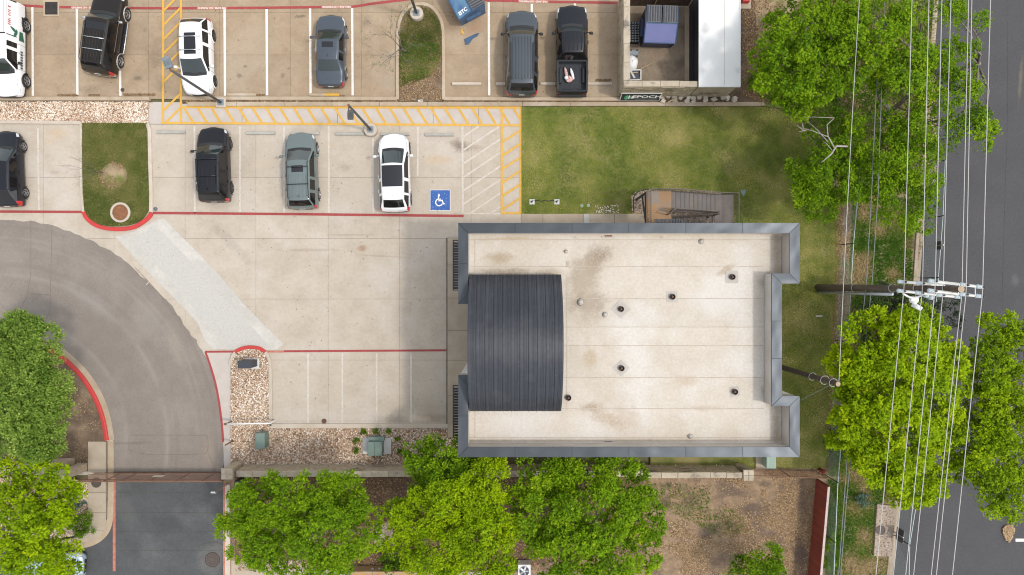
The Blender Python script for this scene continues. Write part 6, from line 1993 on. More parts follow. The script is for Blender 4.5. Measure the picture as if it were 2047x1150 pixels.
# ------------------------------------------------------------------ dumpsters and enclosure clutter
def dumpster(label, c, rz, w, d, h, m_body, m_top, flip=False, letter=False, top_m=None):
    t = thing('dumpster', c, label, 'dumpster', 'steel dumpsters with ribbed plastic lids')
    t.rotation_euler = (0, 0, rz)
    def ch(mb, nm, m, par=None):
        o_ = mb.build(nm, m); o_.parent = par or t; return o_
    hw, hd = w / 2, d / 2
    hb = h * .74                                                        # front rim lower than the back
    body = [(-hw, -hd * .86, .15), (hw, -hd * .86, .15), (hw, hd, .15), (-hw, hd, .15), (-hw, -hd, hb), (hw, -hd, hb), (hw, hd, hb), (-hw, hd, hb), (-hw, 0, h), (hw, 0, h), (-hw, hd * .98, h * .96), (hw, hd * .98, h * .96)]
    ch(MB().add(body, [(3, 2, 1, 0), (0, 1, 5, 4), (1, 2, 6, 5), (2, 3, 7, 6), (3, 0, 4, 7), (4, 8, 10, 7), (6, 11, 9, 5), (7, 10, 11, 6)]), 'bin_body', m_body)
    ch(MB().add([(-hw, -hd, hb + .01), (hw, -hd, hb + .01), (hw, .0, h + .01), (-hw, .0, h + .01)], [(0, 1, 2, 3)]), 'front_slope', m_top)
    fr = MB()
    for a, b in (((-hw, -hd, hb), (hw, -hd, hb)), ((-hw, 0, h), (hw, 0, h)), ((-hw, hd, h * .96), (hw, hd, h * .96)), ((-hw, 0, h), (-hw, hd, h * .96)), ((hw, 0, h), (hw, hd, h * .96)), ((-hw, -hd, hb), (-hw, 0, h)), ((hw, -hd, hb), (hw, 0, h))):
        fr.tube([a, b], .04, 4)
    ch(fr, 'rim', top_m or m_body)
    for s in (-1, 1):
        lid = MB().box(min(s * .03, s * (hw - .02)), .03, h + .0, max(s * .03, s * (hw - .02)), hd + .05, h + .045, c=.015)
        lo = ch(lid, 'lid', M['lid'])
        nb = 6
        for k in range(nb):
            x = s * (.03 + (hw - .05) * (k + .5) / nb)
            ch(MB().box(x - .035, .08, h + .046, x + .035, hd, h + .075, c=.01), 'lid_rib', M['box_dark'], lo)
    for s in (-1, 1):
        ch(MB().box(min(s * hw, s * (hw + .16)), -hd * .5, h * .38, max(s * hw, s * (hw + .16)), hd * .6, h * .55), 'fork_pocket', m_body)
    for a, b in ((-1, -1), (1, -1), (1, 1), (-1, 1)):
        ch(MB().lathe((a * hw * .8, b * hd * .7, 0.0), [(.06, .01), (.07, .02), (.07, .14), (.06, .15)], 8), 'caster', M['black_metal'])
    if letter:
        pass
    return t


d1 = dumpster('open blue dumpster standing askew in a parking bay with white stencilled marks', (P(929, 10, .9).x, P(929, 10, .9).y + .25, 0), math.radians(-62), 1.95, 1.75, 1.55, M['dumpster'], mat('sun_bleached_blue_lid', (.055, .11, .26), (.11, .23, .33), 2.2, .45))
lt = text('stencil', 'ISTC', (0, 0, 0), .30, M['sign_white'], 0, None, .012)
lt.parent = d1
_sl = math.atan2(1.55 * .26, .875)
lt.location = (.70, -.46, 1.55 * .74 + .415 * math.tan(_sl) + .02)
lt.rotation_euler = Matrix(((0, -1, 0), (math.cos(_sl), 0, -math.sin(_sl)), (math.sin(_sl), 0, math.cos(_sl)))).to_euler()
c2 = P(1319, 52, 1.2)
d2 = dumpster('violet-blue dumpster with grey ribbed lids inside the stone enclosure', (c2.x, c2.y - .05, 0), math.radians(-2), 1.88, 2.0, 1.75, M['dumpster_navy'], M['dumpster2'], top_m=M['dumpster'])
# litter by the open dumpster
for pts, m, lab, nm in (([(928, 79), (938, 74), (951, 68), (958, 66), (955, 72), (945, 78), (937, 89), (930, 90)], 'dumpster', 'crushed blue plastic litter lying below the open dumpster', 'litter'),
                        ([(920, 58), (925, 60), (928, 68), (923, 70)], 'yellow_paint', 'yellow scrap of litter at the corner of the open dumpster', 'litter')):
    mb = MB(); q = Q(pts); mb.prism(q, .003, .05, 0, .015)
    o = mb.build('litter', M[m]); tag(o, lab, nm)
# pallet stack
p = P(1266, 64, .4)
t = thing('plastic_pallet', (p.x, p.y, .045), 'black openwork plastic pallets lying against the left enclosure wall', 'pallet')
for z in (.05, .20, .35):
    k = MB()
    for i in range(5): k.box(p.x - .42, p.y - .62 + i * .29, z, p.x + .36, p.y - .54 + i * .29, z + .03)
    for i in range(4): k.box(p.x - .42 + i * .235, p.y - .62, z + .031, p.x - .35 + i * .235, p.y + .62, z + .055)
    k.build('pallet_deck', M['black_metal'], t)
for i in range(3):
    for j in range(3): MB().box(p.x - .42 + i * .33, p.y - .62 + j * .56, .05, p.x - .31 + i * .33, p.y - .51 + j * .56, .36).build('pallet_foot', M['black_metal'], t)
dk = MB()
for i in range(8):
    for j in range(5):
        dk.obox((p.x - .36 + j * .165, p.y - .55 + i * .155, .415), (.10, .085, .012), (i * 7 + j * 3) % 5 * .3)
dk.build('deck_cell', M['lamp_head'], t)
# sacks, framed panel and stick
p = P(1267, 122, .6)
t = thing('covered_pump', (p.x, p.y, .045), 'white plastic sheet draped over dark equipment by the enclosure wall', 'sheeting')
rumple((p.x - .1, p.y - .05, .34), .40, .48, .40, .07, M['plastic_white'], 'plastic_sheet', .1, t)
MB().box(p.x - .35, p.y + .35, .1, p.x + .28, p.y + .68, .62, c=.04).build('equipment_box', M['lamp_head'], t)
for a in (-.22, .15): MB().box(p.x + a, p.y + .60, .2, p.x + a + .09, p.y + .70, .66).build('equipment_leg', M['black_metal'], t)
p = P(1270, 150, .6)
t = thing('framed_panel', (p.x, p.y, .045), 'white framed panel with dark glass leaning in the enclosure corner', 'panel')
fx = [(p.x - .45, p.y - .28), (p.x + .33, p.y - .28), (p.x + .33, p.y + .32), (p.x - .45, p.y + .32)]
zz = lambda y: .55
for i in range(4):
    a, b = fx[i], fx[(i + 1) % 4]
    MB().tube([(*a, .60 - .1 * (i in (0, 3))), (*b, .60 - .1 * (i in (2, 3)))], .045, 4).build('frame_bar', M['white_metal'], t)
MB().sheet(fx, .5).build('panel', M['box_dark'], t)
MB().tube([(fx[0][0], fx[0][1], .05), (fx[0][0], fx[0][1], .55)], .03, 4).tube([(fx[1][0], fx[1][1], .05), (fx[1][0], fx[1][1], .55)], .03, 4).build('leg', M['white_metal'], t)
MB().obox((p.x - .15, p.y + .05, .53), (.12, .5, .03), .5).build('loose_slat', M['grey_metal'], t)
MB().obox((p.x - .02, p.y + .16, .54), (.35, .05, .03), .1).build('loose_slat', M['wood'], t)
a, b = P(1280, 138, .3), P(1302, 127, .1)
o = MB().tube([(a.x, a.y, .4), (b.x, b.y, .08)], .022, 5).build('broom_stick', M['wood']); tag(o, 'thin pale wooden stick lying on the enclosure floor', 'stick')

# ------------------------------------------------------------------ cabinets, pads and yard fittings
def cabinet(name, label, cat, px0, py0, px1, py1, h, m, pad=None, group=None, lid=True):
    a, b = P(px0, py1, h), P(px1, py0, h)
    t = thing(name, ((a.x + b.x) / 2, (a.y + b.y) / 2, 0), label, cat, group)
    if pad:
        q0, q1 = P(pad[0], pad[3], .12), P(pad[1], pad[2], .12)
        MB().box(q0.x, q0.y, -.05, q1.x, q1.y, .15, c=.015).build('pad', M['pad'], t)
    MB().box(a.x + .02, a.y + .02, .05, b.x - .02, b.y - .02, h - .05).build('cabinet_body', m, t)
    MB().box(a.x, a.y, h - .05, b.x, b.y, h, c=.015).build('cabinet_lid', m, t)
    return t, a, b


cabinet('utility_cabinet', 'plain grey-green utility box standing alone on the gravel', 'utility box', 510.5, 866.5, 529, 898, .85, M['green_metal'])
t, a, b = cabinet('transformer', 'grey-green transformer on a pale square pad ringed by small plants', 'transformer', 734, 884, 763, 912, .95, M['green_metal'], (725, 782, 876, 908))
MB().box((a.x + b.x) / 2 - .008, a.y + .02, .951, (a.x + b.x) / 2 + .008, b.y - .02, .958).build('lid_joint', M['box_dark'], t)
MB().box(a.x + .02, b.y - .02, .15, b.x + .06, b.y + .22, .62, c=.02).build('door_housing', M['green_metal'], t)
t, a, b = cabinet('letter_box', 'dark blue-grey metal box on a pale slab in the gravel island', 'box', 475, 721.5, 502, 737, 1.2, M['box_dark'])
q0, q1 = P(491, 737), P(518.5, 716.5)
MB().box(q0.x, q0.y, -.05, q1.x, q1.y, .14, c=.015).build('pad', M['pad'], t)
t, a, b = cabinet('electric_cabinet', 'pale green cabinet on a slab between building corner and wire fence', 'cabinet', 1532.5, 905, 1551.5, 937, 1.0, M['pale_green'])
q0, q1 = P(1509, 936), P(1530, 900)
MB().box(q0.x, q0.y, -.05, q1.x, q1.y, .16, c=.015).build('pad', M['sidewalk'], t)
for k in range(5): MB().box(a.x + .04 + k * .1, a.y, 1.0, a.x + .05 + k * .1, b.y, 1.008).build('lid_rib', M['pale_green'], t)
# fire hydrant style red fitting by the red fence
p = P(1638, 938)
t = thing('hydrant_fitting', (p.x, p.y, 0), 'small dark red standpipe at the top end of the red board fence', 'standpipe')
MB().lathe((p.x, p.y, 0), [(.10, 0), (.10, .5), (.16, .52), (.16, .6), (.10, .68), (.02, .72)], 12).build('barrel', M['red_fence'], t, True)
MB().tube([(p.x - .22, p.y, .42), (p.x + .22, p.y, .42)], .06, 8).build('outlet', M['red_fence'], t, True)
# air conditioner at the lower edge
p = P(1048, 1142, .8)
t = thing('air_conditioner', (p.x, p.y, 0), 'white outdoor air conditioner with a round fan beneath the trees', 'air conditioner')
MB().box(p.x - .38, p.y - .38, .05, p.x + .38, p.y + .38, .8, c=.03).build('casing', M['white_metal'], t)
MB().lathe((p.x, p.y, .8), [(.31, .001), (.31, .03), (.29, .03), (.29, .001)], 24, caps=False).build('fan_guard', M['grey_metal'], t)
MB().lathe((p.x, p.y, .8), [(.29, .004), (.01, .005)], 20).build('fan_well', M['box_dark'], t)
for k in range(5):
    a = 2 * math.pi * k / 5
    MB().obox((p.x + .15 * math.cos(a), p.y + .15 * math.sin(a), .815), (.24, .10, .008), a, 0, Euler((.25, 0, a))).build('fan_blade', M['grey_metal'], t)
MB().lathe((p.x, p.y, .81), [(.05, 0), (.05, .03), (.01, .035)], 10).build('fan_hub', M['white_metal'], t)
# low stained wall along the bottom with two meter heads
p, q = P(702, 1143, .9), P(882, 1149, .9)
t = thing('low_wall', (p.x, p.y, 0), 'low orange-stained wall along the bottom edge below the trees', 'wall')
STW = mat('orange_stained_wall', (.40, .30, .19), (.34, .20, .08), 1.6, .9, big=(.9, (.42, .24, .07), .5, .7))
for k in range(4): MB().box(p.x + k * 1.28, p.y - 1.0, -.1, p.x + 1.27 + k * 1.28, p.y, .9, c=.02).build('wall_block', STW, t)
for x in (745, 759):
    c = P(x, 1139, .5)
    m = thing('meter_head', (c.x, c.y, 0), f'small grey meter head above the orange-stained wall, {"left" if x < 750 else "right"} one of the pair', 'meter', 'paired grey meter heads by the low wall')
    MB().tube([(c.x, c.y, 0), (c.x, c.y, .38)], .04, 8).build('riser', M['grey_metal'], m)
    MB().lathe((c.x, c.y, .38), [(.09, 0), (.12, .04), (.12, .14), (.08, .18), (.01, .19)], 12).build('dial_housing', M['grey_metal'], m, True)
# manhole slab on the verge
corners = Q([(1750, 1006), (1786, 1010), (1780, 1110), (1743, 1109)])
t = thing('manhole_slab', (P(1765, 1058).x, P(1765, 1058).y, 0), 'long pitted concrete slab with a manhole on the roadside verge', 'slab')
MB().prism(corners, -.1, .22, 0, .015).build('slab', mat('pitted_verge_slab', (.40, .32, .25), (.34, .265, .20), 2, .9, speck=(9, (.13, .10, .085), .52, .60, .75), bump=(14, .6, .03)), t)
c = P(1760, 1060, .22)
MB().lathe((c.x, c.y, .22), [(.30, .001), (.30, .02), (.27, .025), (.02, .026)], 26).build('manhole_lid', M['manhole'], t)
# little floodlight pads, valve lids, sprinkler
for px, lab in ((1063.5, 'small white square pad with dark floodlight, the one nearer the yellow hatching'), (1113, 'small white square pad with dark floodlight, the one nearer the stair')):
    p = P(px, 404)
    t = thing('ground_light', (p.x, p.y, .05), lab, 'ground light', 'floodlights on square pads in the lawn')
    MB().box(p.x - .16, p.y - .16, 0, p.x + .16, p.y + .16, .09, c=.01).build('pad', M['pad'], t)
    MB().lathe((p.x - .02, p.y, .09), [(.06, 0), (.06, .12), (.05, .14), (.01, .14)], 10).build('fixture', M['black_metal'], t)
    MB().tube([(p.x - .04, p.y + .02, .13), (p.x + .08, p.y + .07, .2)], .022, 6).build('bracket', M['black_metal'], t)
c = MB().tube([P(1068, 402, 0) + Vector((0, 0, .075))] + [P(x, 402 + (1 if k % 2 else -1), 0) + Vector((0, 0, .08)) for k, x in enumerate((1075, 1082, 1089, 1096, 1103))] + [P(1108, 402, 0) + Vector((0, 0, .075))], .025, 5).build('light_cable', M['black_metal'], None, True)
tag(c, 'dark cable lying in the grass between the two small square pads', 'cable')
for px, py, m, lab in ((1176, 411, 'pale_green', 'round green valve lid in the lawn just above the side path'), (1163, 412, 'pale_green', 'small pale green lid in the lawn beside the round valve lid')):
    p = P(px, py)
    t = thing('valve_lid', (p.x, p.y, .05), lab, 'valve lid')
    MB().lathe((p.x, p.y, .05), [(.10, 0), (.10, .03), (.02, .035)], 16).build('lid', M[m], t)
    MB().box(p.x - .03, p.y - .008, .086, p.x + .03, p.y + .008, .10).build('lid_grip', M['box_dark'], t)
p = P(1485, 386)
o = MB().prism([(p.x + .14 * math.cos(a) * (1 + .5 * math.sin(3 * a)), p.y + .28 * math.sin(a) * (1 + .3 * math.cos(2 * a))) for a in np.linspace(0, 6.28, 14)[:-1]], .05, .10, 0, .02).build('plastic_scrap', M['green_metal'])
tag(o, 'grey-green crumpled scrap on the lawn at the right end of the stair', 'scrap')
p = P(1636, 632)
o = MB().obox((p.x, p.y, .08), (.42, .10, .05), .05).build('white_block', M['parapet_in']); tag(o, 'small pale block lying on the lawn right of the building', 'block')
p = P(841, 202); o = MB().obox((p.x, p.y, .06), (.30, .14, .08), .0).build('white_brick', M['pad']); tag(o, 'small white brick lying at the foot of the upper grass island', 'brick')
# drop-arm pole by the gravel bed
a, b = P(450, 848, .95), P(541, 846.5, .95)
t = thing('barrier_arm', (b.x, b.y, 0), 'long white barrier pole lying across the gravel bed', 'barrier')
MB().tube([(a.x, a.y, .95), (b.x, b.y, .95)], .045, 8).build('arm', M['white_metal'], t, True)
MB().box(a.x - .06, a.y - .06, .88, a.x + .10, a.y + .06, 1.02).build('arm_tip', M['rusty'], t)
MB().tube([(b.x - .05, b.y, -.05), (b.x - .05, b.y, .95)], .05, 8).build('post', M['white_metal'], t)
MB().tube([(a.x + .03, a.y, 0), (a.x + .03, a.y, .9)], .04, 8).build('rest_post', M['rusty'], t)
a, b = P(467, 881), P(457, 894, 1.0)
t = thing('rusty_bollard', (a.x, a.y, 0), 'thin rusty steel post at the edge of the gravel by the drive', 'post')
MB().tube([(a.x, a.y, -.1), (a.x - .06, a.y - .03, 1.05)], .05, 8).build('shaft', M['rusty'], t, True)
MB().lathe((a.x, a.y, .05), [(.10, 0), (.09, .04), (.05, .05)], 10, caps=False).build('collar', M['terracotta'], t)
# red planter box at the top edge
p = P(1491, 3)
t = thing('red_planter', (p.x, p.y, 0), 'tan box with a red panel at the top edge beside the shed', 'planter')
MB().box(p.x - .5, p.y - .5, -.05, p.x + .26, p.y + .8, .14).build('slab', M['sidewalk'], t)
MB().box(p.x - .35, p.y - .2, .141, p.x + .08, p.y + .7, .5, c=.02).build('panel', M['red_kerb'], t)
# pile of dry leaves on the street
lp = thing('leaf_pile', (P(2016, 1064).x, P(2016, 1064).y, 0), 'small pale heap of dry leaves on the dark street', 'leaf pile')
blob = Q([(2003, 1056), (2010, 1049), (2020, 1048), (2028, 1055), (2026, 1064), (2023, 1074), (2016, 1084), (2009, 1079), (2004, 1068)])
MB().prism(blob, .001, .06, 0, .04).build('heap', M['terracotta'], lp)
# ------------------------------------------------------------------ vegetation
def leaf_quads(c, d, length, width, tilt_up=.95):
    """rhombic leaves at points c pointing along d (N,3)"""
    n = len(c)
    up = RNG.normal(0, .85, (n, 3)); up[:, 2] = np.abs(up[:, 2]) + tilt_up
    up /= np.linalg.norm(up, axis=1)[:, None]
    d = d - up * (d * up).sum(1)[:, None]
    d /= np.linalg.norm(d, axis=1)[:, None] + 1e-9
    s = np.cross(up, d)
    L, W = length[:, None], width[:, None]
    v = np.stack([c - d * L * .5, c + s * W * .5 + up * W * .12, c + d * L * .5, c - s * W * .5 + up * W * .12], 1)
    return v.reshape(-1, 3), np.arange(n * 4).reshape(n, 4)


def crown(blobs, dens, leaf, seed, tip=.25, tuft=.30, flat=.62, gaps=.0):
    """foliage in boughs: each lobe carries domed clumps of leafy sprays with darker hollows between"""
    cs, ds, ts, ls = [], [], [], []
    for bi, (px, py, rp, ztop) in enumerate(blobs):
        s = (HCAM - ztop) / FPX
        r = rp * s * 1.05
        zc = ztop - r * flat * .8
        c0 = np.array([(px - 1023.5) * s, (575 - py) * s, zc])
        nc = max(3, int(dens * r * r * 6.6))
        u = RNG.normal(0, 1, (nc, 3)); u[:, 2] = np.abs(u[:, 2]) * .9 - .2
        u /= np.linalg.norm(u, axis=1)[:, None]
        rad = .45 + .55 * RNG.random(nc) ** .6
        cr = np.minimum(RNG.uniform(.24, .55, nc), r * .5) * (tuft / .30)
        cc = c0 + u * (rad * r)[:, None] * np.array([1, 1, flat])
        cc[:, 2] += RNG.normal(0, .16, nc) * min(1, r)
        if gaps > 0:
            g = vnoise(cc[:, 0], cc[:, 1], 1.3, seed + 77)
            k = g > gaps
            cc, u, rad, cr = cc[k], u[k], rad[k], cr[k]; nc = len(cc)
        ctint = RNG.normal(0, .12, nc)
        m = np.maximum(4, (30 * (cr / .4) ** 2 * dens ** .5).astype(int))
        gi = np.repeat(np.arange(nc), m); n = len(gi)
        w = RNG.normal(0, 1, (n, 3)) + u[gi] * .5; w[:, 2] = np.abs(w[:, 2]) * .8 - .15
        w /= np.linalg.norm(w, axis=1)[:, None]
        hr = RNG.uniform(.45, 1.05, n)
        pos = cc[gi] + w * (cr[gi] * hr)[:, None] * np.array([1, 1, .7])
        k = RNG.integers(6, 10, n); tot = k.sum(); ci = np.repeat(np.arange(n), k)
        axis = w[ci] * np.array([1, 1, .6]) + RNG.normal(0, .45, (tot, 3))
        axis /= np.linalg.norm(axis, axis=1)[:, None]
        along = RNG.random(tot)
        tl = np.minimum(.24, cr[gi][ci] * .75)
        cs.append(pos[ci] + axis * (along * tl)[:, None] + RNG.normal(0, .03, (tot, 3)))
        ds.append(axis + RNG.normal(0, .6, (tot, 3)))
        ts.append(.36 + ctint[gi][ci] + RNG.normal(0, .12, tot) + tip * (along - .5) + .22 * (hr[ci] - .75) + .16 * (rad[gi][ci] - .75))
        ls.append(leaf * RNG.uniform(.6, 1.3, tot))
        # inner leaves tinted darker, shade painted into the hollows
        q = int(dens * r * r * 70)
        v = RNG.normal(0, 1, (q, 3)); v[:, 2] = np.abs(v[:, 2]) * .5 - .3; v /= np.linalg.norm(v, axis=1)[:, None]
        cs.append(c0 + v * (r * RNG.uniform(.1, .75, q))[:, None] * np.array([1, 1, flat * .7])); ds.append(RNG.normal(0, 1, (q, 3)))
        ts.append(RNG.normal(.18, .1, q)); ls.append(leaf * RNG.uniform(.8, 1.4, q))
    c, d, t, l = np.concatenate(cs), np.concatenate(ds), np.clip(np.concatenate(ts), 0, 1), np.concatenate(ls)
    v, f = leaf_quads(c, d, l, l * .55)
    return v, f, t


def tree(name, label, cat, trunk_px, blobs, m, dens=1.0, leaf=.13, seed=1, group=None, gaps=0.25, trunk_r=.16, bark='bark', tuft=.30, limbs=True, shift=0.0, flat=.62, extra=()):
    b = P(*trunk_px)
    t = thing(name, (b.x, b.y, 0), label, cat, group)
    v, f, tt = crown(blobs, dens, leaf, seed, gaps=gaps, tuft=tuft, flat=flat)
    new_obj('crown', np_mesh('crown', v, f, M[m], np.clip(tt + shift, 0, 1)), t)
    r = random.Random(seed)
    zf = min(q[3] for q in blobs) * .38
    fork = Vector((b.x + r.uniform(-.1, .1), b.y + r.uniform(-.1, .1), zf))
    MB().tube([(b.x, b.y, -.15), (b.x + .03, b.y, zf * .5), fork], [trunk_r * 1.25, trunk_r, trunk_r * .85], 9).build('trunk', M[bark], t, True)
    if limbs:
        for (px, py, rp, zt) in blobs:
            s = (HCAM - zt) / FPX
            e_ = P(px, py, zt - rp * s * .5)
            q = fork.lerp(e_, .5) + Vector((r.uniform(-.3, .3), r.uniform(-.3, .3), r.uniform(-.1, .4)))
            lm = MB().tube([fork - Vector((0, 0, .1)), q, e_], [trunk_r * .5, trunk_r * .28, .02], 6)
            for _ in range(4):
                a = r.uniform(0, 6.28); R2 = rp * s * r.uniform(.5, .95)
                lm.tube([q.lerp(e_, r.uniform(.2, .9)), e_ + Vector((math.cos(a) * R2, math.sin(a) * R2, r.uniform(-.3, .3) * R2))], [.02, .008], 4)
            lm.build('limb', M[bark], t, True)
    for pts, rad, mm in extra:
        MB().tube([P(x, y, z) for x, y, z in pts], rad, 6).build('bare_limb', M[mm], t, True)
    return t


G1 = 'trees crowding the verge between the lawn and the street'
tree('live_oak', 'broad green tree at the top beside the shed, left of the lone cable', 'tree', (1660, 130), [(1592, 112, 66, 7.0), (1560, 150, 40, 5.6), (1640, 62, 66, 7.4), (1650, 150, 56, 6.6), (1565, 62, 30, 5.4), (1700, 55, 56, 7.6), (1692, 128, 46, 7), (1610, 180, 40, 5.4), (1545, 115, 34, 5), (1575, 25, 30, 4.6), (1660, 10, 50, 6.6)],
     'leaf_green', .95, 0.15, 11, G1, gaps=0.10, shift=.03)
tree('live_oak', 'green tree at the top under the middle power cables', 'tree', (1790, 130), [(1762, 40, 58, 8), (1800, 108, 54, 7.6), (1745, 112, 45, 7.2), (1838, 125, 45, 7.2), (1790, 165, 38, 6.2), (1825, 20, 36, 7), (1870, 160, 36, 6.5), (1858, 110, 38, 6.8), (1730, 10, 40, 7)], 'leaf_green', .9, 0.15, 12, G1, gaps=0.10, shift=.06,
     extra=[([(1775, 215, 1.2), (1760, 200, 3.0), (1742, 140, 4.6)], [.15, .11, .05], 'bark'), ([(1755, 212, 1.6), (1768, 190, 3.2), (1775, 120, 5)], [.15, .1, .05], 'bark')])
tree('live_oak', 'low shaggy tree with bleached dead branches at the lawn edge', 'tree', (1672, 330), [(1662, 350, 56, 5.4), (1622, 370, 38, 4.6), (1694, 312, 40, 5.2), (1632, 292, 30, 4.4), (1640, 395, 34, 4.2), (1655, 240, 34, 4.6), (1610, 335, 30, 4.2), (1690, 375, 36, 4.6), (1620, 235, 26, 3.6)], 'leaf_green', .95, 0.13, 13, G1, gaps=0.10, shift=.04, tuft=.34,
     extra=[([(1694, 293, 5.6), (1672, 292, 5.9), (1662, 308, 6.0), (1642, 325, 5.9)], [0.056, 0.053, 0.043, 0.025], 'dead_wood'), ([(1668, 296, 5.9), (1655, 272, 6.0), (1653, 250, 6.1), (1668, 236, 6.0)], [0.037, 0.031, 0.025, 0.015], 'dead_wood'),
            ([(1656, 274, 6), (1625, 262, 6), (1600, 255, 5.9)], [0.025, 0.019, 0.009], 'dead_wood'), ([(1655, 284, 6), (1636, 262, 6.05), (1612, 240, 6)], [0.022, 0.015, 0.007], 'dead_wood'), ([(1663, 300, 6), (1650, 285, 6.05), (1643, 288, 6.0)], [0.019, 0.012, 0.007], 'dead_wood'),
            ([(1608, 262, 5.9), (1592, 250, 5.9)], [.02, .01], 'dead_wood'), ([(1606, 258, 5.9), (1602, 240, 5.9)], [.02, .01], 'dead_wood'), ([(1612, 260, 5.9), (1596, 264, 5.9)], [.02, .01], 'dead_wood'), ([(1668, 236, 6), (1625, 234, 6), (1605, 236, 5.9)], [0.019, 0.012, 0.006], 'dead_wood')])
tree('live_oak', 'wide open tree with grey forking limbs under the power cables', 'tree', (1770, 275), [(1768, 232, 42, 6.0), (1790, 330, 58, 6.2), (1742, 352, 42, 5.8), (1832, 305, 52, 6.4), (1862, 345, 42, 6), (1802, 385, 44, 5.6), (1880, 250, 46, 6.8), (1832, 415, 34, 5), (1735, 290, 34, 5.4), (1855, 290, 34, 6), (1865, 395, 34, 5.2), (1840, 435, 28, 4.6), (1735, 245, 28, 4.8), (1770, 300, 40, 5.6), (1760, 400, 34, 5), (1820, 350, 40, 5.8), (1715, 330, 30, 4.8), (1845, 200, 34, 6)],
     'leaf_green', .85, 0.13, 14, G1, gaps=0.22, shift=.08, extra=[([(1768, 232, 3), (1798, 208, 5.2), (1838, 168, 6.6)], [.16, .13, .08], 'bark'), ([(1790, 212, 4.8), (1812, 222, 5), (1824, 215, 5)], [.06, .05, .03], 'bark'), ([(1856, 246, 5.6), (1875, 242, 6.2), (1910, 236, 6.6)], [.11, .09, .06], 'bark'), ([(1768, 232, 3), (1772, 246, 3.2), (1760, 252, 3)], [.12, .1, .05], 'bark')])
tree('live_oak', 'narrow tree leaning over the street at the top right', 'tree', (1900, 150), [(1935, 40, 42, 7.2), (1912, 180, 42, 7.0), (1940, 235, 42, 7), (1958, 262, 34, 6.8), (1905, 110, 34, 6.6), (1925, 145, 30, 6.8), (1945, 200, 30, 6.8), (1965, 245, 26, 6.6), (1910, 290, 34, 6.4), (1900, 20, 34, 6.6), (1948, 95, 26, 6.8)], 'leaf_green', .85, 0.13, 15, G1, gaps=0.20, shift=.05)
G2 = None
tree('ash_tree', 'large round bright yellow-green tree beside the tall power pole', 'tree', (1790, 790), [(1758, 700, 66, 7.6), (1828, 690, 66, 8.2), (1886, 722, 44, 7.4), (1718, 752, 50, 7.2), (1790, 785, 74, 8.4), (1868, 800, 58, 7.8), (1748, 845, 58, 7.6), (1712, 815, 40, 6.8), (1828, 880, 66, 7.8), (1780, 925, 56, 6.8), (1850, 955, 50, 6.6), (1742, 935, 36, 5.6), (1802, 975, 36, 5.8), (1846, 640, 40, 7.0), (1895, 680, 28, 7), (1690, 770, 26, 6.4), (1855, 1000, 28, 5.6), (1905, 760, 30, 7), (1880, 860, 44, 7.2), (1900, 900, 28, 6.4), (1700, 870, 30, 6)],
     'leaf_yellow', 1.15, 0.17, 21, None, gaps=0.04, trunk_r=.2, shift=.06)
tree('cedar_tree', 'dark low evergreen in the gap below the pole crossarms', 'tree', (1790, 630), [(1772, 618, 40, 4.4), (1812, 632, 38, 4.2), (1866, 612, 34, 5.4), (1745, 652, 30, 3.6), (1888, 638, 28, 4.8), (1790, 660, 36, 3.8), (1895, 605, 22, 5), (1730, 620, 24, 2.6)], 'leaf_dark', 1.2, 0.11, 22, None, gaps=0.17, tuft=.26)
tree('street_tree', 'green tree overhanging the street at the right edge', 'tree', (2010, 850), [(1992, 690, 40, 7.4), (2022, 758, 46, 7.8), (1958, 722, 28, 6.4), (2034, 848, 52, 7.8), (1972, 862, 50, 7.4), (1962, 920, 44, 7.2), (2012, 925, 52, 7.8), (2034, 1000, 46, 7.4), (1984, 985, 42, 6.6), (1944, 790, 24, 6.4), (1985, 660, 26, 7), (2004, 800, 34, 7.2), (1938, 840, 26, 6.6), (2045, 700, 34, 7), (1935, 935, 26, 6), (2060, 790, 50, 7.4), (2070, 930, 50, 7.4), (2020, 1030, 24, 6.2), (1990, 740, 40, 7), (1985, 820, 36, 7), (2025, 690, 40, 7.4), (1950, 880, 34, 6.8), (2000, 960, 40, 7.2)],
     'leaf_yellow', .95, 0.15, 23, None, gaps=0.10, shift=-.06, extra=[([(1980, 900, 5), (1950, 850, 5.6), (1930, 800, 6)], [.1, .07, .04], 'bark'), ([(2005, 860, 5), (1990, 800, 6), (1985, 760, 6.4)], [.12, .08, .05], 'bark')])
tree('mesquite_tree', 'feathery mid-green tree over the dirt island at the left edge', 'tree', (40, 800), [(36, 702, 54, 6.4), (74, 762, 42, 6.4), (28, 800, 58, 7), (78, 838, 42, 6.2), (28, 880, 50, 6.4), (72, 888, 36, 5.6), (-10, 745, 50, 6.6), (14, 672, 34, 5.6), (98, 800, 28, 5.4), (60, 735, 44, 6.4), (45, 845, 50, 6.6), (10, 690, 40, 6), (60, 920, 26, 5)], 'leaf_mid', 1.2, 0.13, 24, None, gaps=0.04, tuft=.40, shift=.02)
tree('ash_tree', 'yellow-green tree in the lower left corner over a pale car', 'tree', (50, 1060), [(48, 985, 54, 6.2), (98, 1000, 38, 5.6), (58, 1066, 62, 6.8), (14, 1035, 50, 6.6), (106, 1058, 34, 5.6), (48, 1130, 58, 6.6), (118, 1098, 26, 5.0), (-6, 1105, 44, 6.4), (20, 950, 30, 5.2), (130, 1015, 18, 4.6), (112, 1135, 30, 5.0)], 'leaf_yellow', 1.15, 0.15, 25, None, gaps=0.04, shift=.02)
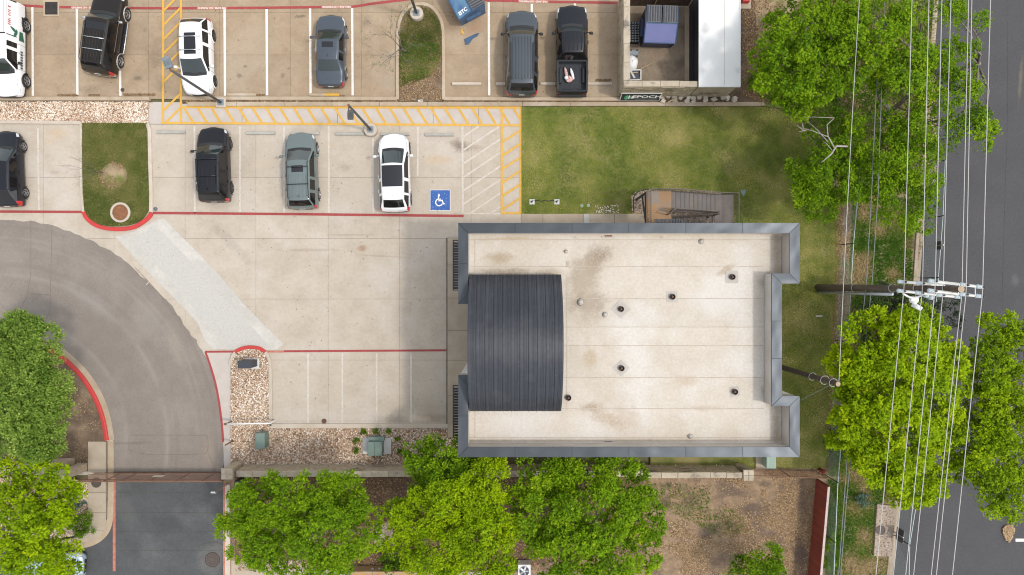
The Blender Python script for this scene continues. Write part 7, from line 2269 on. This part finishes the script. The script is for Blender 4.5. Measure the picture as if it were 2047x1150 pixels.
tree('elm_tree', 'broad leafy green tree below the wall, right of the dark lower drive', 'tree', (600, 1060), [(522, 1014, 56, 6.0), (600, 1010, 60, 6.4), (680, 1014, 50, 6.0), (540, 1088, 66, 6.6), (640, 1078, 72, 6.8), (700, 1064, 46, 6), (570, 1135, 60, 6.4), (482, 1042, 40, 5.2), (500, 1106, 40, 5.6), (556, 985, 32, 5), (690, 985, 34, 5), (640, 982, 32, 5), (470, 1000, 26, 4.6), (722, 1020, 28, 5), (460, 1060, 22, 4.4), (660, 1120, 40, 6), (510, 990, 24, 4.6)],
     'leaf_green', 1.15, 0.13, 26, None, gaps=0.04, shift=.08)
tree('elm_tree', 'darker green tree against the lower left corner of the building', 'tree', (880, 960), [(868, 915, 44, 5.0), (905, 952, 56, 6.0), (850, 958, 40, 5.4), (842, 920, 30, 4.4), (900, 905, 30, 4.6), (840, 985, 34, 5), (940, 950, 34, 5.6)], 'leaf_green', 1.15, 0.13, 27, None, gaps=0.04, shift=-.02)
tree('ash_tree', 'bright yellow-green tree at the bottom between two darker trees', 'tree', (920, 1060), [(958, 996, 58, 6.8), (900, 1030, 62, 6.8), (990, 960, 38, 6.2), (832, 1040, 50, 6.2), (870, 1098, 58, 6.8), (960, 1080, 62, 7.4), (938, 1138, 58, 7), (802, 1090, 34, 5.4), (1005, 1040, 36, 6.6), (984, 1126, 40, 7), (812, 1030, 30, 5), (842, 1135, 30, 5.2)], 'leaf_yellow', 1.2, 0.14, 28, None, gaps=0.04, shift=.03)
tree('elm_tree', 'tall green tree against the middle of the building bottom wall', 'tree', (1170, 1040), [(1090, 958, 56, 6.4), (1170, 958, 56, 6.4), (1240, 958, 42, 5.8), (1100, 1040, 66, 7.4), (1190, 1038, 72, 7.8), (1268, 1048, 52, 6.8), (1130, 1118, 66, 7.4), (1220, 1118, 62, 7.4), (1288, 1096, 34, 6.4), (1078, 1085, 32, 6.4), (1050, 1000, 32, 6), (1298, 1030, 26, 5.8), (1130, 940, 30, 5.4), (1210, 942, 28, 5.2)],
     'leaf_green', 1.15, 0.15, 29, None, gaps=0.04, shift=.10)
tree('young_tree', 'small dark green tree at the bottom edge of the bare yard', 'tree', (1525, 1125), [(1524, 1122, 32, 3.2), (1560, 1145, 24, 2.8), (1490, 1150, 26, 2.6), (1530, 1150, 36, 3.2), (1500, 1130, 22, 2.6)], 'leaf_green', 1.2, 0.12, 30, None, gaps=0.17, shift=-.05, trunk_r=.07)


# bare trees
def bare_tree(label, base_px, tip_px, h, seed, r0, n, spread, m='bark', leafy=0):
    b = P(*base_px, .1)
    t = thing('bare_tree', (b.x, b.y, .1), label, 'tree')
    r = random.Random(seed)
    tip = P(*tip_px, h)
    base = Vector((b.x, b.y, .05))
    MB().tube([base, base.lerp(tip, .35) + Vector((.04, .02, .1))], [r0, r0 * .75], 7).build('trunk', M[m], t, True)
    start = base.lerp(tip, .35) + Vector((.04, .02, .1))
    tips = []

    def grow(mb, p, d, L, rad, lv):
        q = p + d * L * .5 + Vector((r.uniform(-.05, .05), r.uniform(-.05, .05), 0)) * L
        e_ = q + (d + Vector((r.uniform(-.25, .25), r.uniform(-.25, .25), r.uniform(-.05, .15)))).normalized() * L * .5
        mb.tube([p, q, e_], [rad, rad * .8, rad * .55], 5)
        tips.append(e_)
        if lv <= 0: return
        for _ in range(r.choice((2, 3))):
            nd = (d + Vector((r.uniform(-1, 1), r.uniform(-1, 1), r.uniform(-.3, .5))) * spread).normalized()
            grow(mb, q.lerp(e_, r.uniform(.2, 1)), nd, L * r.uniform(.55, .8), rad * .55, lv - 1)
    for i in range(n):
        a = 2 * math.pi * i / n + r.uniform(-.4, .4)
        d = ((tip - base).normalized() + Vector((math.cos(a), math.sin(a), 0)) * spread * .9).normalized()
        mb = MB(); grow(mb, start, d, (tip - start).length * .62, r0 * .5, 3)
        mb.build('limb', M[m], t, True)
    if leafy:
        k = RNG.integers(0, len(tips), leafy)
        c = np.array([tuple(tips[i]) for i in k]) + RNG.normal(0, .08, (leafy, 3))
        l = RNG.uniform(.04, .09, leafy)
        v, f = leaf_quads(c, RNG.normal(0, 1, (leafy, 3)), l, l * .6)
        new_obj('buds', np_mesh('buds', v, f, M['leaf_mid'], np.clip(RNG.normal(.35, .2, leafy), 0, 1)), t)['kind'] = 'stuff'
    return t


bare_tree('bare leafless tree leaning from the upper grass island over an empty bay', (815, 104), (772, 86), 4.2, 4, .055, 5, .62, leafy=260)
bare_tree('thin leafless sapling on the edge of the round mulch patch', (205, 346), (166, 339), 3.6, 9, .03, 4, .30)


# shrubs
def shrub(label, px, py, rp, h, m, dens, leaf, seed, name='shrub', group=None, cat='shrub', tuft=.12, shift=0, flat=1.0):
    p = P(px, py)
    t = thing(name, (p.x, p.y, 0), label, cat, group)
    r = rp * HCAM / FPX
    s = (HCAM - h) / FPX
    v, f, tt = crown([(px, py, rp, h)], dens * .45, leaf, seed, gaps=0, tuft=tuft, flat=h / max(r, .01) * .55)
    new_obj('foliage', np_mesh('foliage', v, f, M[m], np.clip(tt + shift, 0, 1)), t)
    MB().tube([(p.x, p.y, -.05), (p.x, p.y, h * .6)], [.03, .015], 5).build('stem', M['bark'], t)
    return t


shrub('clipped round green bush on the gravel inside the curved pavement', 157, 1052, 24, .9, 'leaf_green', 22, .075, 41, 'round_bush', None, 'bush', shift=-.02)
shrub('small blue-green shrub on the gravel above the clipped bush', 152, 1012, 14, .5, 'leaf_blue', 20, .09, 42, 'blue_shrub')
GP = 'young plants ringed round the transformer'
for i, (x, y, lab) in enumerate(((727, 866, 'young tufted plant above the left corner of the transformer pad'), (750, 864, 'young tufted plant above the middle of the transformer pad'), (776, 863, 'young tufted plant above the right corner of the transformer pad'),
                                 (710, 882, 'young tufted plant left of the transformer pad, upper one'), (710, 902, 'young tufted plant left of the transformer pad, lower one'), (795, 878, 'young tufted plant right of the transformer pad, upper one'), (797, 902, 'young tufted plant right of the transformer pad, lower one'))):
    shrub(lab, x, y, 6.0, .36, 'leaf_green', 48, .075, 50 + i, 'young_plant', GP, 'plant', shift=-.08 + .03 * (i % 3))
shrub('dark green shrub at the foot of the bright tree beside the low wall', 785, 1128, 26, .9, 'leaf_green', 14, .11, 61, 'shrub', shift=-.14)
shrub('scraggy green bush at the top edge beside the red planter', 1555, 40, 26, 1.6, 'leaf_mid', 3, .10, 62, 'scraggy_bush')
shrub('pale scraggy bush among dead twigs at the lawn corner', 1632, 212, 26, 1.4, 'leaf_mid', 4, .10, 63, 'scraggy_bush', shift=.12)
shrub('bright weedy bush under the upper tree beside the enclosure stones', 1515, 160, 24, .7, 'leaf_green', 6, .11, 64, 'weedy_bush', shift=.05)
shrub('tall bright grass clump on the verge below the yellow-green tree', 1728, 1003, 14, .5, 'leaf_blue', 22, .11, 65, 'grass_clump', None, 'grass clump')
shrub('green leafy creeper climbing at the cap of the red fence', 1668, 1090, 17, 1.2, 'leaf_green', 14, .10, 66, 'creeper', None, 'creeper')
shrub('second leafy creeper lower down the red fence cap', 1662, 1128, 15, 1.2, 'leaf_green', 14, .10, 67, 'creeper', None, 'creeper')
shrub('green shrub on the verge between fence top and bright tree', 1672, 890, 28, .9, 'leaf_mid', 6, .11, 68, 'shrub')
shrub('small green shrub beside the top of the red fence', 1684, 935, 15, .8, 'leaf_green', 8, .1, 69, 'shrub')


# ------------------------------------------------------------------ ground cover: blades, weeds, leaf litter
def blades(x, y, z, h, w, tint):
    n = len(x)
    a = RNG.uniform(0, 6.283, n)
    lean = RNG.uniform(.4, 1.5, n) * h
    b = np.stack([np.cos(a), np.sin(a)], 1); s = np.stack([-b[:, 1], b[:, 0]], 1)
    p = np.stack([x, y], 1)
    v = np.zeros((n, 3, 3))
    v[:, 0, :2] = p + s * (w / 2)[:, None]; v[:, 1, :2] = p - s * (w / 2)[:, None]; v[:, 2, :2] = p + b * lean[:, None]
    v[:, :2, 2] = z; v[:, 2, 2] = z + h
    return v.reshape(-1, 3), np.arange(n * 3).reshape(n, 3), tint


def frame_clip(x, y):
    return (np.abs(x) < 33.5) & (np.abs(y) < 19.5)


def turf(name, poly, z, per_m2, h, w, m, label, parent, dry, seed, sc=1.6, base=.38):
    x, y = scatter(poly, int(area(poly) * per_m2 * 1.6))
    k = frame_clip(x, y); x, y = x[k], y[k]
    t = base + dry * (vnoise(x, y, sc, seed) - .45) + .35 * (vnoise(x, y, .45, seed + 1) - .5) + .3 * (vnoise(x, y, 5.0, seed + 2) - .5) + RNG.normal(0, .17, len(x))
    if name == 'lawn_grass': t = t + .05 + .16 * (x > 16.5) * (y < 4.5) + .10 * (vnoise(x, y * 4, 2.2, 77) - .5) * (y > 4)  # right strip drier, also lightened to offset shade from trees and building
    n = len(x)
    v, f, t = blades(x, y, z, h * RNG.uniform(.5, 1.3, n), w * RNG.uniform(.6, 1.3, n), np.clip(t, 0, 1))
    o = new_obj(name, np_mesh(name, v, f, M[m], t), None); o['kind'] = 'stuff'
    tag(o, label, 'grass')
    return o


turf('lawn_grass', Q([(1043, 214), (1523, 214), (1585, 222), (1632, 300), (1672, 390), (1682, 500), (1672, 700), (1662, 860), (1656, 936), (1470, 936), (1470, 430), (1291, 380), (1262, 392), (1264, 427), (1043, 428)]), .05, 1150, .05, .03, 'grass', 'short green and straw-coloured lawn right of the yellow hatching', None, .75, 101)
turf('island_grass', ISLAND_A, .10, 1500, .045, .03, 'grass_dull', 'short mown grass on the rounded lower island', None, .45, 104)
turf('island_grass', Q([(799, 130), (799, 70), (802, 50), (810, 31), (824, 19), (840, 14), (858, 18), (870, 31), (879, 48), (882, 70), (882, 120), (870, 150), (830, 165), (799, 175)]), .09, 1100, .08, .04, 'grass_dull', 'patchy green and straw grass on the upper island', None, 1.1, 107, .9, .52)
turf('verge_weeds', Q([(1700, 380), (1822, 400), (1822, 560), (1800, 780), (1780, 1000), (1745, 1010), (1742, 1112), (1772, 1120), (1760, 1200), (1660, 1200), (1672, 960), (1690, 800), (1700, 600)]), .04, 420, .16, .05, 'weeds', 'rough green weeds and dry grass on the roadside verge', None, 1.3, 110, .9, .42)
turf('understory_weeds', Q([(1535, 130), (1600, 0), (1870, 0), (1840, 390), (1700, 390), (1640, 300), (1590, 225), (1520, 195)]), .04, 200, .22, .06, 'weeds', 'sparse green weeds on the leaf-strewn ground under the verge trees', None, .7, 113, 1.0)


def litter(poly, per_m2, size, z, mean, sd, seed, patch=0.0, label='', parent=None, avoid=()):
    x, y = scatter(poly, int(area(poly) * per_m2 * 1.6))
    k = frame_clip(x, y); x, y = x[k], y[k]
    if patch:
        k = vnoise(x, y, 1.4, seed) * .6 + vnoise(x, y, .5, seed + 1) * .4 > patch * RNG.uniform(.7, 1.25, len(x)); x, y = x[k], y[k]
    for ax, ay, rx, ry, _r in avoid:
        q = P(ax, ay); k = ((x - q.x) / (rx * HCAM / FPX)) ** 2 + ((y - q.y) / (ry * HCAM / FPX)) ** 2 > RNG.uniform(.1, 1.1, len(x)); x, y = x[k], y[k]
    n = len(x)
    c = np.stack([x, y, np.full(n, z) + RNG.uniform(0, .025, n)], 1)
    l = size * RNG.uniform(.6, 1.4, n)
    v, f = leaf_quads(c, RNG.normal(0, 1, (n, 3)) * np.array([1, 1, .2]), l, l * .6, 1.6)
    v[:, 2] = np.maximum(v[:, 2], z - .002)
    o = new_obj('leaf_litter', np_mesh('leaf_litter', v, f, M['litter'], np.clip(RNG.normal(mean, sd, n), 0, 1)), parent); o['kind'] = 'stuff'
    if label: tag(o, label, 'leaf litter')
    return o


litter(Q([(1280, 955), (1632, 955), (1612, 1200), (1280, 1200)]), 420, .085, .035, .58, .24, 201, .54, 'dry leaf litter strewn over the bare yard by the red fence', avoid=YARD_DARK)
litter(Q([(1672, 380), (1704, 380), (1694, 560), (1684, 760), (1672, 940), (1652, 940), (1658, 760), (1670, 560)]), 700, .095, .06, .58, .2, 202, .18, 'brown leaf litter drifted along the chain-link fence')
litter(Q([(1482, -30), (1560, -30), (1600, 205), (1525, 208), (1482, 190)]), 330, .085, .035, .45, .22, 203, .38, 'dark brown leaf litter beside the white shed')
litter(Q([(1600, 190), (1700, 150), (1870, 0), (1870, 380), (1720, 400), (1640, 300)]), 260, .10, .05, .68, .2, 204, .40, 'pale fallen leaves under the verge trees')
litter(Q([(1838, 395), (1848, 395), (1838, 520), (1828, 520)]), 500, .09, .02, .75, .15, 205, 0, 'fallen leaves in the street gutter')
litter(Q([(470, 955), (1300, 955), (1290, 1140), (470, 1140)]), 180, .08, .05, .38, .2, 206, .30, 'reddish dead leaves on the mulch under the bottom trees')
litter(Q([(372, 201), (797, 201), (797, 207), (372, 207)]), 600, .07, .035, .5, .25, 207, .3, 'leaf debris in the narrow bed between the two kerbs, left stretch')
litter(Q([(886, 201), (1232, 201), (1232, 207), (886, 207)]), 600, .07, .035, .42, .25, 208, .3, 'leaf debris in the narrow bed between the two kerbs, right stretch')
litter(Q([(800, 140), (882, 100), (882, 204), (800, 204)]), 420, .07, .10, .5, .25, 209, .34, 'dead leaves over the lower half of the upper grass island')
litter(Q([(110, 700), (150, 745), (205, 850), (176, 930), (60, 925), (90, 800)]), 200, .06, .085, .6, .2, 210, .5, 'dry scraps on the bare dirt island')
litter([tuple((P(228, 351) + Vector((math.cos(a) * .86, math.sin(a) * .86, 0))).xy) for a in np.linspace(0, 6.28, 20)[:-1]], 420, .07, .15, .40, .25, 211, .42, 'straw mulch in the round patch on the grass island')
litter(Q([(1530, 940), (1650, 940), (1650, 956), (1530, 956)]), 400, .08, .06, .55, .2, 212, .2, 'brown leaves along the foot of the wire fence')
for k, (a, b, y) in enumerate(((115, 156, 190), (178, 200, 190), (247, 311, 189), (1190, 1222, 160), (620, 690, 192), (505, 530, 190))):
    litter(Q([(a, y - 1.5), (b, y - 1.5), (b, y + 3), (a, y + 3)]), 900, .06, .012, .32, .2, 220 + k, .3, ('leaf debris swept against the upper kerb where a wheel stop is missing, left of the brown off-roader', 'short line of debris at the upper kerb behind the brown off-roader', 'long line of leaf debris at the upper kerb left of the yellow hatching',
         'leaf debris at the wheel stop beside the stone enclosure', 'leaf debris at the half yellow wheel stop', 'leaf debris at the end of the bare wheel stop')[k])
litter(blob, 900, .09, .06, .8, .15, 231, 0, '', lp)
# pale pebbles scattered at the lawn's edge by the path
x, y = scatter(Q([(1188, 412), (1240, 408), (1236, 427), (1190, 427)]), 110)
t = RNG.uniform(.9, 1, len(x))
v, f, tt = pebbles(x, y, .085, RNG.uniform(.025, .06, len(x)), t)
o = new_obj('white_pebbles', np_mesh('white_pebbles', v, f, M['gravel'], np.repeat(t, 8))); o['kind'] = 'stuff'; tag(o, 'scatter of white pebbles in the grass above the side path', 'pebbles')

turf('yard_weeds', Q([(1415, 1020), (1470, 1018), (1500, 1060), (1440, 1075), (1300, 1000), (1290, 965), (1420, 970)]), .03, 160, .12, .05, 'weeds', 'thin green weeds sprouting in the bare yard', None, .5, 141, 1.0, .25)
turf('fence_weeds', Q([(1655, 960), (1682, 960), (1672, 1200), (1650, 1200)]), .04, 500, .2, .06, 'weeds', 'bright green weeds growing along the far side of the red fence', None, .5, 145, 1.0, .2)
turf('gap_weeds', Q([(1660, 830), (1700, 830), (1690, 950), (1655, 950)]), .04, 500, .2, .06, 'weeds', 'mixed green weeds beside the lower right corner of the lawn', None, .7, 147, 1.0, .3)
for poly, sd, lab in ((Q([(0, 20), (1230, 20), (1230, 190), (0, 190)]), 241, 'tiny dark specks of debris over the upper parking bays'), (Q([(300, 260), (890, 260), (890, 840), (560, 840), (560, 690), (330, 440)]), 242, 'tiny dark specks of debris over the lower parking court'),
                     (Q([(235, 970), (445, 970), (445, 1150), (235, 1150)]), 243, 'tiny dark specks of debris on the dark lower drive')):
    litter(poly, .7 if sd != 243 else 2.5, .07, .006, .12, .15, sd, 0, lab)

turf('island_weeds', Q([(802, 90), (880, 90), (878, 135), (850, 158), (805, 165)]), .09, 260, .13, .05, 'weeds', 'brighter green weeds in the middle of the upper island', None, .6, 151, .8, .25)
